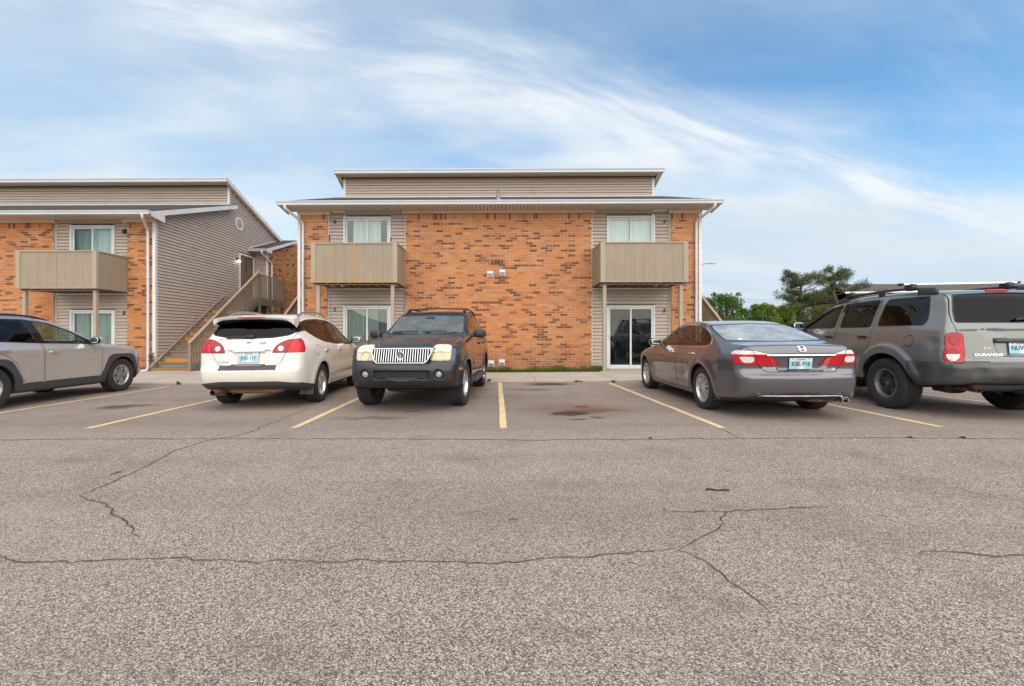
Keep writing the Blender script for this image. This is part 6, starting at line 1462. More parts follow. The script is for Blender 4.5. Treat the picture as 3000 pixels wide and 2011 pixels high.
# ---------------------------------------------------------------- grey saloon seen from behind
PAINT_GREY = M_paint('metallic_grey_paint', (0.122, 0.117, 0.126), 0.5, .25, 0.0, (0.22, 0.19, 0.16), .08, 1.0, .02)
def build_saloon_grey():
    root = car_root('saloon', 4.135, 7.02, R(-1.2), 'dark grey saloon with a chrome strip across its boot, rear towards the viewer')
    Rw = .335; WB = 2.775
    prof = [(-.80, .25), (-.98, .285, .04), (-1.055, .37, .05), (-1.085, .50, .1), (-1.088, .60, .02), (-1.035, .645, .02), (-1.005, .70, .05), (-1.025, .86, .03), (-1.035, .905, .012), (-1.03, .955, .06), (-.985, 1.022, .035), (-.90, 1.040, .05), (-.58, 1.062, .10), (-.1, 1.225, .3), (.34, 1.358, .3), (.75, 1.415, .35), (1.15, 1.428, .3), (1.50, 1.40, .2), (2.45, .985, .12), (2.9, .93, .3), (3.4, .80, .2), (3.66, .66, .1), (3.74, .5, .1), (3.69, .28, .06), (3.5, .19), (3.0, .165), (-.4, .17)]
    sec = [(.1, .82), (.2, .865), (.32, .89), (.5, .908), (.66, .922), (.78, .926), (.86, .912), (.92, .885), (.975, .852), (1.01, .825), (1.12, .775), (1.28, .695), (1.39, .62), (1.5, .52)]
    lo = [(-1.1, .27), (-1.0, .165), (-.85, .09), (-.55, .025), (-.2, 0), (2.6, .0), (3.1, .03), (3.45, .10), (3.7, .22)]
    hi = [(-1.1, .17), (-.8, .10), (-.4, .055), (.1, .02), (.7, .0), (1.3, .0), (2.2, .05), (3.5, .2)]
    def wex(x, y, z):
        d = np.minimum(np.hypot(y, z-Rw), np.hypot(y-WB, z-Rw))
        return .018*np.exp(-((d-.44)/.07)**2)*sstep(.2, .4, z)-.010*np.exp(-((z-.50)/.10)**2)*sstep(.5, .7, d)*sstep(-.1, .4, y)*sstep(2.5, 2.2, y)+.006*np.exp(-((z-.80)/.018)**2)*sstep(-.6, -.2, y)
    def ext(x, y, z, f):
        ax = np.abs(x); rear = sstep(-.75, -.9, y)
        f = f+.030*sstep(.40, .345, ax+.55*np.clip(.84-z, -.05, .3)*.9)*sstep(.655, .69, z)*sstep(.885, .868, z)*rear      # plate recess
        f = f+.018*sstep(.62, .54, ax)*sstep(.33, .35, z)*sstep(.385, .37, z)*rear
        return f
    c = Car(prof, sec, lo, hi, .99, [(-1.1, -.13), (-.7, -.10), (0, -.06), (.8, 0), (1.5, .05), (2.6, .10), (3.2, .24), (3.7, .28)], .03, .075, ext, wextra=wex, h=.024, pr=.05)
    for y in (0, WB): c.cut('', 'side', ellipse_pts(y, Rw, .385, .385, 40), where=lambda p, q: np.abs(p[:, 0]) > .55)
    dlo = [(2.10, .965), (1.0, .985), (.25, .995), (-.02, 1.002), (-.13, 1.03), (-.06, 1.115), (.14, 1.22), (.45, 1.302), (.80, 1.34), (1.15, 1.343), (1.42, 1.302), (1.75, 1.16)]
    c.cut('window_chrome', 'side', dlo, grow=.020, r=.03); c.cut('window_trim', 'side', dlo, grow=.004, r=.03, frm=('window_chrome',))
    dl = {'front_glass': [(1.92, .978), (1.05, .992), (.99, 1.331), (1.15, 1.333), (1.41, 1.292), (1.72, 1.155)], 'rear_glass': [(.955, .994), (.30, 1.002), (.20, 1.226), (.45, 1.292), (.80, 1.329), (.90, 1.332)], 'quarter_glass': [(.255, 1.004), (.0, 1.012), (-.105, 1.035), (-.04, 1.105), (.155, 1.208)]}
    for k, v in dl.items(): c.cut(k, 'side', v, r=.02, frm=('window_trim',))
    bl = [(-.60, 1.325), (-.655, 1.24), (-.70, 1.09), (0, 1.072), (.70, 1.09), (.655, 1.24), (.60, 1.325), (0, 1.350)]
    wb = lambda p, q: (p[:, 1] < .7) & (p[:, 1] > -.75)
    c.cut('rear_trim', 'rear', bl, grow=.014, r=.03, where=wb); c.cut('rear_screen', 'rear', bl, grow=-.004, r=.04, frm=('rear_trim',))
    ws = [(-.70, 1.01), (.70, 1.01), (.60, 1.34), (0, 1.38), (-.60, 1.34)]
    c.cut('cowl', 'front', ws, grow=.02, r=.03, where=lambda p, q: (p[:, 1] > 1.2) & (p[:, 1] < 2.7)); c.cut('windscreen', 'front', ws, grow=-.01, r=.04, frm=('cowl',))
    yr = -1.06
    # boot lid first, then the lamps across it
    tl = [(.345, .752), (.41, .82), (.47, .902), (.57, .925), (.66, .945), (1.0, .958), (1.10, .925), (1.02, .775), (.80, .755)]
    wl_ = lambda p, q: (p[:, 1] < -.45)
    c.cut('lamp_seal', 'wrap', tl, grow=.006, r=.02, ref=yr, where=wl_); c.cut('tail_lamp', 'wrap', tl, r=.02, ref=yr, frm=('lamp_seal',))
    bt = [(-.70, 1.2), (-.69, 1.0), (-.60, .93), (-.555, .76), (-.46, .66), (.46, .66), (.555, .76), (.60, .93), (.69, 1.0), (.70, 1.2)]
    c.panel('boot_lid', 'rear', bt, r=.03, gap=.004, where=lambda p, q: (p[:, 1] < -.60)); c.cut('lamp_inner', 'rear', bt, grow=-.004, r=.03, frm=('tail_lamp',), where=wl_); c.cut('lamp_seal', 'rear', bt, grow=.004, r=.03, frm=('tail_lamp',), where=wl_)
    for a in ('tail_lamp', 'lamp_inner'): c.cut(a+'_clear', 'abs', [(0, .900), (2, .900), (2, 2), (0, 2)], frm=(a,))
    c.cut('reversing', 'abs', [(.60, .785), (.60, .87), (.78, .87), (.74, .785)], r=.02, frm=('tail_lamp',))
    c.cut('diffuser', '', None, field=lambda V: V[:, 2]-(.355-.30*np.clip(np.abs(V[:, 0])-.56, 0, 1)), where=lambda p, q: p[:, 1] < -.5); c.cut('underbody', '', None, field=lambda V: V[:, 2]-.215, frm=('body', 'diffuser'))
    c.panel('front_door', 'side', [(1.02, .26), (1.02, .95), (.955, 1.40), (1.2, 1.41), (1.50, 1.35), (2.16, .99), (2.20, .80), (2.14, .26)], r=.05, where=lambda p, q: p[:, 2] < 1.345)
    c.panel('rear_door', 'side', [(1.0, .26), (.47, .26), (.42, .45), (.33, .60), (.16, .72), (.10, .82), (.10, .98), (.26, 1.26), (.5, 1.36), (.935, 1.40), (1.0, .95)], r=.05, where=lambda p, q: p[:, 2] < 1.345)
    c.panel('fuel_flap', 'side', ellipse_pts(-.17, .875, .085, .075, 18), side=-1, gap=.003)
    c.panel('bonnet', 'top', [(-.72, 2.5), (.72, 2.5), (.64, 3.2), (.5, 3.5), (-.5, 3.5), (-.64, 3.2)], r=.05, where=lambda p, q: p[:, 2] > .65)
    E = c.emit
    E('body', 'body', PAINT_GREY, root, flange=.02); E('underbody', 'underbody', MAT_UNDERB, root); E('diffuser', 'bumper_lower_trim', MAT_TRIMBLK, root, flange=.01); E('bonnet', 'bonnet', PAINT_GREY, root, flange=.02); E('fuel_flap', 'fuel_flap', PAINT_GREY, root, flange=.01)
    E('cowl', 'windscreen_trim', MAT_GLOSSBLK, root); E('windscreen', 'windscreen', MAT_SCREEN, root, inset=.004); E('rear_trim', 'rear_window_trim', MAT_GLOSSBLK, root, inset=.001); E('rear_screen', 'rear_window', MAT_DUSTGL, root, inset=.003)
    bt_ = E('boot_lid', 'boot_lid', PAINT_GREY, root, flange=.02)
    for s in (-1, 1):
        E('window_chrome', 'window_chrome', MAT_CHROME, root, side=s, inset=-.003, flange=.006); E('window_trim', 'window_trim', MAT_GLOSSBLK, root, side=s, inset=.001)
        for k in dl: E(k, {'front_glass': 'front_door_window', 'rear_glass': 'rear_door_window', 'quarter_glass': 'quarter_window'}[k], MAT_TINTGL, root, side=s, inset=.004)
        d = E('front_door', 'front_door', PAINT_GREY, root, side=s, flange=.02); d2 = E('rear_door', 'rear_door', PAINT_GREY, root, side=s, flange=.02)
        for dd, yy in ((d, 1.20), (d2, .32)): door_handle(dd, c, s, yy, .865, MAT_CHROME, PAINT_GREY, .09, .018, .024)
        side_mirror(root, c, s, 1.88, .985, PAINT_GREY, (.115, .075, .07), .15, .055, PAINT_GREY)
        E('tail_lamp', 'tail_lamp', MAT_RED, root, side=s, inset=-.003); E('lamp_inner', 'boot_lamp', MAT_RED, root, side=s, inset=-.003); E('tail_lamp_clear', 'tail_lamp_clear_band', MAT_CLEARLENS, root, side=s, inset=-.003); E('lamp_inner_clear', 'boot_lamp_clear_band', MAT_CLEARLENS, root, side=s, inset=-.003); E('reversing', 'reversing_lamp', MAT_CLEARLENS, root, side=s, inset=-.001); E('lamp_seal', 'lamp_seal', MAT_TRIMBLK, root, side=s, inset=.004)
    # chrome across the boot, emblem, badge, plate
    pts = [c.surf(x, .915-.006*abs(x), rear=True) for x in np.linspace(-.45, .45, 15)]; vs = []
    for p, q in pts:
        for dz, du in ((-.038, .006), (-.030, .016), (-.016, .014), (-.010, .002)): vs.append((p.x+q.x*du, p.y+q.y*du, p.z+dz))
    o = MB().add(vs, [(4*i+k, 4*i+k+1, 4*i+5+k, 4*i+4+k) for i in range(14) for k in range(3)]).build('chrome_strip', MAT_CHROME, bt_, smooth=50); fix_normals(o.data)
    p, q = c.surf(0, .775); number_plate(root, p+q*.014, facing(q), 'KBE-916')
    p, q = c.surf(0, .972); em = empty('emblem', p+q*.006, facing(q), bt_)
    MB().tube([(.050*math.copysign(abs(math.cos(t))**.45, math.cos(t))*(1-.09*math.sin(t)*-1 if 0 else 1+.06*math.sin(t)), 0, .042*math.copysign(abs(math.sin(t))**.5, math.sin(t))) for t in np.linspace(0, 6.283, 33)[:-1]], .0045, 6, closed=True).build('emblem_rim', MAT_CHROME, em, smooth=60)
    MB().lathe([(.05, .0), (0, .0005)], (0, .004, 0), (0, -1, 0), 24).build('emblem_field', MAT_GLOSSBLK, em)
    for sx_ in (-1, 1): MB().prism([(sx_*.019, -.036), (sx_*.038, -.036), (sx_*.044, .036), (sx_*.026, .036), (sx_*.018, 0)], (0, -.008, 0), (1, 0, 0), (0, 0, 1), (0, .008, 0)).build('emblem_upright', MAT_CHROME, em)
    MB().prism([(-.020, -.010), (.020, -.010), (.020, -.001), (-.020, -.001)], (0, -.008, 0), (1, 0, 0), (0, 0, 1), (0, .008, 0)).build('emblem_crossbar', MAT_CHROME, em)
    p, q = c.surf(-.425, .715); badge(bt_, 'Accord', p+q*.003, (R(90)-.06, 0, -.10), .044, MAT_SATIN, shear=.3, sx=1.2)
    p, q = c.surf(.44, .695); MB().lathe([(.029, 0), (.029, .002), (0, .002)], p+q*.001, q, 20).build('round_sticker', MAT_VENTG, bt_)
    p, q = c.surf(-.50, 1.10); MB().lathe([(.034, 0), (.034, .002), (0, .002)], p+q*.002, q, 20).build('window_sticker', MAT_VENTW, root)
    # chrome under the bumper and its exhaust
    pts = [c.surf(x, .335-.02*max(0, abs(x)-.45), rear=True) for x in np.linspace(-.56, .56, 13)]
    MB().tube([p+q*.002 for p, q in pts], .0055, 6).build('lower_chrome', MAT_CHROME, root, smooth=60)
    exhaust(root, .56, -1.02, .285, .040, MAT_RUST, MAT_SATIN); rbox(root, 'muffler', (.42, -.72, .30), (.26, .16, .08), MAT_RUST, e=4)
    wheel_set(root, [(.79, 0), (-.79, 0), (.79, WB), (-.79, WB)], Rw, .218, .222, {'n': 10, 'spokes': [(.2, .016, .004, .97, .019, -.006, (0, .06))], 'mat': MAT_ALLOY, 'hub': .24, 'face': .7})
    wells(root, (0, WB), Rw, .39, .50, .875, .25)
    for s in (-1, 1): MB().prism([(s*.66, .20), (s*.875, .20), (s*.885, .42), (s*.74, .36)], (0, -.395, 0), (1, 0, 0), (0, 0, 1), (0, .014, 0)).build('mud_flap', MAT_TRIMBLK, root)
    MB().box(-.70, .70, -.50, .02, .55, .985, .05).build('parcel_shelf', MAT_LINER, root); cabin(root, -.4, 2.4, .78, .30, [(1.05, .52), (.20, .48)], (2.05, .97), (-.38, 1.85, .93), MAT_SEATD, True)
    return root
build_saloon_grey()
# ---------------------------------------------------------------- grey-green off-road vehicle at the right edge
PAINT_GREEN = M_paint('grey_green_paint', (0.175, 0.178, 0.163), 0.30, .32, 0.0, (0.22, 0.19, 0.16), .12, 1.0, .03)
MAT_DULLPLAST = M_plain('scuffed_bumper_plastic', (0.075, 0.075, 0.073), .38, var=.35, scale=5, bump=.2)
def build_offroader_grey():
    root = car_root('off_roader', 7.05, 6.93, R(-5.2), 'grey-green off-road vehicle with black wheels and a dented rear bumper, at the right edge')
    Rw = .392; WB = 3.03
    prof = [(-.88, .46), (-1.04, .49, .04), (-1.13, .58, .04), (-1.14, .73, .03), (-1.10, .775, .02), (-1.03, .79, .02), (-1.015, 1.0, .1), (-1.00, 1.20, .1), (-.98, 1.30, .1), (-.78, 1.70, .12), (-.62, 1.775, .10), (-.1, 1.825, .5), (.8, 1.835, .5), (1.35, 1.79, .3), (1.70, 1.70, .2), (2.45, 1.255, .12), (2.75, 1.22, .2), (3.4, 1.15, .3), (3.75, 1.04, .15), (3.86, .9, .1), (3.92, .62, .1), (3.85, .42, .08), (3.4, .38), (-.3, .38)]
    sec = [(.25, .86), (.38, .905), (.55, .935), (.80, .952), (.98, .950), (1.12, .930), (1.22, .905), (1.27, .885), (1.45, .835), (1.65, .765), (1.76, .70), (1.95, .56)]
    lo = [(-1.2, .16), (-1.08, .085), (-.95, .04), (-.7, .01), (-.4, 0), (3.0, .0), (3.5, .05), (3.9, .2)]
    hi = [(-1.1, .13), (-.85, .075), (-.5, .03), (.2, .0), (1.4, .0), (2.4, .06), (3.8, .2)]
    def wex(x, y, z):
        d0 = np.hypot(y, (z-Rw)); d1 = np.hypot(y-WB, z-Rw); d = np.minimum(d0, d1)
        return .040*sstep(.64, .575, d)*sstep(.45, .6, z)-.014*np.exp(-((z-.70)/.14)**2)*sstep(.6, .8, d)*sstep(.2, .5, y)*sstep(2.6, 2.3, y)-.02*np.exp(-(((y+.80)/.09)**2+((z-1.02)/.10)**2))*(x < 0)
    def ext(x, y, z, f):
        ax = np.abs(x); rear = sstep(-.80, -.9, y)
        f = f+.032*sstep(.345, .31, ax+.25*np.clip(1.06-z, 0, .4))*sstep(.84, .87, z)*sstep(1.085, 1.065, z)*rear
        f = f+.006*np.exp(-((z-1.205)/.008)**2)*sstep(.78, .70, ax)*rear                                       # swage under the glass
        f = f+.03*np.exp(-(((x+.56)/.07)**2+((z-.62)/.09)**2))*rear-.012*np.exp(-(((x+.66)/.05)**2+((z-.76)/.04)**2))*rear       # crumpled bumper corner
        f = f+.012*np.exp(-(((x-.02+.35)/.10)**2+((z-1.18)/.05)**2))*rear
        return f
    c = Car(prof, sec, lo, hi, 1.28, [(-1.15, -.07), (-.6, -.05), (.3, 0), (1.6, .05), (2.6, .08), (3.4, .18), (3.9, .22)], .03, .085, ext, wextra=wex, h=.026)
    for y in (0, WB): c.cut('', 'side', [(y+.50*math.cos(t), Rw+(.475 if math.sin(t) > 0 else .475)*math.sin(t)) for t in np.linspace(0, 2*math.pi, 41)[:-1]], where=lambda p, q: np.abs(p[:, 0]) > .55)
    dl = {'front_glass': [(2.20, 1.285), (1.28, 1.285), (1.235, 1.685), (1.48, 1.655), (1.72, 1.56)], 'rear_glass': [(1.135, 1.285), (.40, 1.285), (.365, 1.705), (1.10, 1.70)], 'quarter_glass': [(.245, 1.295), (-.60, 1.295), (-.62, 1.36), (-.53, 1.66), (-.50, 1.70), (.205, 1.712)]}
    for k, v in dl.items(): c.cut('window_trim', 'side', v, grow=.014, r=.05); c.cut(k, 'side', v, r=.05 if k[0] == 'q' else .03, frm=('window_trim',))
    bl = [(-.60, 1.705), (-.645, 1.62), (-.70, 1.46), (-.735, 1.315), (0, 1.305), (.735, 1.315), (.70, 1.46), (.645, 1.62), (.60, 1.705), (0, 1.73)]
    c.cut('rear_trim', 'rear', bl, grow=.010, r=.03, where=lambda p, q: p[:, 1] < -.45); c.cut('tailgate_glass', 'rear', bl, grow=-.003, r=.03, frm=('rear_trim',))
    ws = [(-.72, 1.28), (.72, 1.28), (.64, 1.64), (0, 1.70), (-.64, 1.64)]
    c.cut('cowl', 'front', ws, grow=.02, r=.03, where=lambda p, q: (p[:, 1] > 1.3) & (p[:, 1] < 2.8)); c.cut('windscreen', 'front', ws, grow=-.01, r=.04, frm=('cowl',))
    yr = -1.03
    tl = [(.725, .775), (.715, .90), (.73, 1.03), (.735, 1.13), (.76, 1.165), (.90, 1.172), (.965, 1.14), (.97, 1.02), (.945, .97), (.985, .92), (.99, .84), (.95, .772)]
    wt = lambda p, q: (p[:, 1] < -.6) & (p[:, 2] > .775)
    c.cut('lamp_seal', 'wrap', tl, grow=.008, r=.03, ref=yr, where=wt); c.cut('tail_lamp', 'wrap', tl, r=.03, ref=yr, frm=('lamp_seal',))
    c.cut('lamp_upper', 'wrap', ellipse_pts(.845, 1.085, .075, .075, 24), ref=yr, frm=('tail_lamp',)); c.cut('lamp_lower', 'wrap', ellipse_pts(.865, .875, .085, .085, 24), ref=yr, frm=('tail_lamp',)); c.cut('lamp_reverse', 'wrap', [(.5, .7), (1.3, .7), (1.3, .885), (.5, .885)], ref=yr, frm=('lamp_lower',)); c.cut('lamp_lower', 'wrap', ellipse_pts(.865, .875, .085, .085, 24), grow=-.02, ref=yr, frm=())
    c.cut('bumper', '', None, field=lambda V: np.maximum(V[:, 2]-.775, V[:, 1]+.445)); c.cut('underbody', '', None, field=lambda V: np.maximum(V[:, 2]-.435, -.445-V[:, 1]))
    tg = [(-.60, 1.9), (-.64, 1.73), (-.685, 1.60), (-.74, 1.44), (-.765, 1.32), (-.74, 1.18), (-.715, .80), (-.70, .785), (.70, .785), (.715, .80), (.74, 1.18), (.765, 1.32), (.74, 1.44), (.685, 1.60), (.64, 1.73), (.60, 1.9)]
    c.panel('tailgate', 'rear', tg, r=.02, gap=.0045, where=lambda p, q: (p[:, 1] < -.62) & (q[:, 2] < .85))
    c.panel('front_door', 'side', [(1.22, .44), (1.22, 1.25), (1.18, 1.74), (1.6, 1.70), (2.30, 1.27), (2.34, 1.0), (2.30, .44)], r=.05, where=lambda p, q: p[:, 2] < 1.74)
    c.panel('rear_door', 'side', [(1.20, .44), (.62, .44), (.60, .62), (.50, .82), (.36, .96), (.33, 1.1), (.33, 1.74), (1.16, 1.74), (1.20, 1.25)], r=.05, where=lambda p, q: p[:, 2] < 1.74)
    c.panel('fuel_flap', 'side', ellipse_pts(-.43, 1.06, .082, .082, 20), side=-1)
    c.panel('bonnet', 'top', [(-.75, 2.55), (.75, 2.55), (.7, 3.3), (.55, 3.7), (-.55, 3.7), (-.7, 3.3)], r=.05, where=lambda p, q: p[:, 2] > .95)
    E = c.emit
    E('body', 'body', PAINT_GREEN, root, flange=.02); E('underbody', 'underbody', MAT_UNDERB, root); bp = E('bumper', 'rear_bumper', MAT_DULLPLAST, root, flange=.02, label='scuffed dented dark rear bumper'); E('bonnet', 'bonnet', PAINT_GREEN, root, flange=.02); E('fuel_flap', 'fuel_flap', PAINT_GREEN, root, flange=.01)
    E('cowl', 'windscreen_trim', MAT_GLOSSBLK, root); E('windscreen', 'windscreen', MAT_SCREEN, root, inset=.004); tgt = E('tailgate', 'tailgate', PAINT_GREEN, root, flange=.02); E('rear_trim', 'tailgate_window_trim', MAT_GLOSSBLK, root); E('tailgate_glass', 'tailgate_window', MAT_REARGL, root, inset=.002)
    for s in (-1, 1):
        E('window_trim', 'window_trim', MAT_TRIMBLK, root, side=s, inset=.002, flange=.008)
        for k in dl: E(k, {'front_glass': 'front_door_window', 'rear_glass': 'rear_door_window', 'quarter_glass': 'quarter_window'}[k], MAT_TINTGL if k[0] == 'f' else MAT_DEEPGL, root, side=s, inset=.004)
        d = E('front_door', 'front_door', PAINT_GREEN, root, side=s, flange=.02); d2 = E('rear_door', 'rear_door', PAINT_GREEN, root, side=s, flange=.02)
        for dd, yy in ((d, 1.36), (d2, .50)): door_handle(dd, c, s, yy, 1.115, MAT_TRIMBLK, PAINT_GREEN, .10, .022, .022)
        # window divider and rain visors
        a, b = c.surf(0, 1.285, side=s, y=.56), c.surf(0, 1.70, side=s, y=.49); MB().bar(a[0]-a[1]*.0, b[0]-b[1]*.0, .025, .012, (0, 1, 0)).build('window_divider', MAT_TRIMBLK, d2)
        for dd, pts in ((d2, [(1.14, 1.60), (1.12, 1.695), (.9, 1.705), (.6, 1.712), (.355, 1.712)]), (d, [(2.20, 1.30), (2.0, 1.42), (1.74, 1.565), (1.5, 1.655), (1.235, 1.69)])):
            P = [c.surf(0, z-.01, side=s, y=y) for y, z in pts]; vs = []
            for (p, q), (y, z) in zip(P, pts): vs += [p+q*.006+Vector((0, 0, .03)), p+q*.034+Vector((0, 0, -.005)), p+q*.036+Vector((0, 0, -.03)), p+q*.010+Vector((0, 0, -.055))]
            o = MB().add(vs, [(4*i+k, 4*i+k+1, 4*i+5+k, 4*i+4+k) for i in range(len(P)-1) for k in range(3)]).build('rain_visor', MAT_GLOSSBLK, dd, smooth=60)
        strip_on(d, c, s, np.linspace(1.25, 2.26, 8), [.755]*8, .022, .012, PAINT_GREEN, 'door_moulding'); strip_on(d2, c, s, np.linspace(.66, 1.17, 6), [.755]*6, .022, .012, PAINT_GREEN, 'door_moulding')
        side_mirror(root, c, s, 2.12, 1.26, MAT_TRIMBLK, (.13, .08, .095), .19, .07)
        E('tail_lamp', 'tail_lamp', MAT_RED, root, side=s, inset=-.006); E('lamp_upper', 'tail_lamp_round', MAT_RED2, root, side=s, inset=-.012); E('lamp_lower', 'tail_lamp_round', MAT_RED2, root, side=s, inset=-.012); E('lamp_reverse', 'reversing_lamp', MAT_CLEARLENS, root, side=s, inset=-.012); E('lamp_seal', 'lamp_seal', MAT_TRIMBLK, root, side=s, inset=.004)
        # roof rails
        P = [c.top(s*.66, y)[0]+Vector((0, 0, h)) for y, h in ((-.58, .01), (-.48, .06), (-.35, .075), (.2, .075), (.9, .07), (1.3, .055), (1.5, .005))]
        MB().tube(smooth_path(P), .020, 8).build('roof_rail', MAT_TRIMBLK, root, smooth=60); rbox(root, 'rail_foot', c.top(s*.66, -.42)[0]+Vector((0, 0, .035)), (.035, .16, .055), MAT_CLAD, e=4); rbox(root, 'rail_foot', c.top(s*.66, 1.36)[0]+Vector((0, 0, .02)), (.03, .15, .04), MAT_CLAD, e=4); rbox(root, 'rail_foot', c.top(s*.66, .45)[0]+Vector((0, 0, .03)), (.02, .06, .045), MAT_TRIMBLK)
        MB().prism([(-.46, .46), (-.46, .78), (-.40, .88), (-.30, .97)], (0, 0, 0), (0, 1, 0), (0, 0, 1), (.0001, 0, 0)) if False else None
    for y in (-.12, 1.18):
        rk = empty('roof_bar', (0, 0, 0), parent=root); a, b = c.top(-.66, y)[0]+Vector((0, 0, .135)), c.top(.66, y)[0]+Vector((0, 0, .135))
        MB().bar(a+Vector((-.14, 0, .015)), b+Vector((.14, 0, .015)), .07, .026).build('crossbar', MAT_SATIN, rk)
        for s in (-1, 1):
            p = c.top(s*.66, y)[0]; rbox(rk, 'bar_foot', p+Vector((0, 0, .10)), (.05, .085, .055), MAT_TRIMBLK, e=3.5); rbox(rk, 'bar_end_cap', p+Vector((s*.14, 0, .15)), (.035, .04, .02), MAT_TRIMBLK, e=3)
    p, q = c.surf(.02, 1.755); rbox(tgt, 'high_brake_lamp', p+q*.004, (.14, .02, .020), MAT_RED, facing(q), 5)
    p, q = c.surf(0, 1.075); rbox(tgt, 'grab_bar', p+q*.015, (.33, .026, .030), MAT_CLAD, facing(q), 5)
    p, q = c.surf(0, .965); number_plate(root, p+q*.014, facing(q), 'NUW-527'[:4]+'   ')
    p, q = c.surf(-.41, .875); badge(tgt, 'DURANGO', p+q*.004, (R(90)-.05, 0, -.05), .048, MAT_CHROME, sx=1.35, bold=.0006); p, q = c.surf(-.43, .965); badge(tgt, '4x4', p+q*.003, (R(90)-.05, 0, -.05), .058, MAT_SATIN, shear=.25, sx=1.05)
    p, q = c.surf(.1, 1.32); MB().bar(p+q*.02+Vector((.1, 0, .06)), p+q*.02+Vector((-.16, 0, .02)), .03, .03).build('wiper_arm', MAT_TRIMBLK, tgt)
    # bumper valance, hitch, axle, spare bracket
    MB().box(-.62, .74, -1.04, -.94, .40, .475, .02).build('hitch_beam', MAT_UNDERB, root); MB().box(-.06, .06, -1.10, -.94, .36, .43, .01).build('hitch_receiver', MAT_TRIMBLK, root)
    MB().bar((-.7, 0, .39), (.7, 0, .39), .11, .11).build('rear_axle', MAT_UNDERB, root); rbox(root, 'differential', (0, 0, .38), (.16, .15, .14), MAT_UNDERB); exhaust(root, -.48, -.95, .40, .035); MB().box(-.70, -.60, -.75, -.50, .34, .52, .02).build('shackle', MAT_UNDERB, root)
    rbox(root, 'spare_wheel', (0, -.55, .44), (.36, .36, .10), MAT_UNDERB, e=2.4)
    st = {'n': 5, 'spokes': [(.2, .046, .0, .98, .060, -.014, (0, 0))], 'mat': MAT_BLACKALLOY, 'lip': MAT_BLACKLIP, 'cap': MAT_GREYMETAL, 'hub': .34, 'face': .55}
    wheel_set(root, [(.83, 0), (-.83, 0), (.83, WB), (-.83, WB)], Rw, .275, .225, st); wells(root, (0, WB), Rw, .50, .50, .93, .42)
    cabin(root, -.95, 2.5, .84, .60, [(1.25, .92), (.35, .92)], (2.2, 1.26), (-.40, 2.02, 1.22), MAT_SEATD)
    return root
MAT_BLACKALLOY = M_plain('black_alloy', (0.040, 0.038, 0.036), .35, bump=.1); MAT_BLACKLIP = M_plain('worn_rim_lip', (0.22, 0.21, 0.20), .4, .5)
build_offroader_grey()
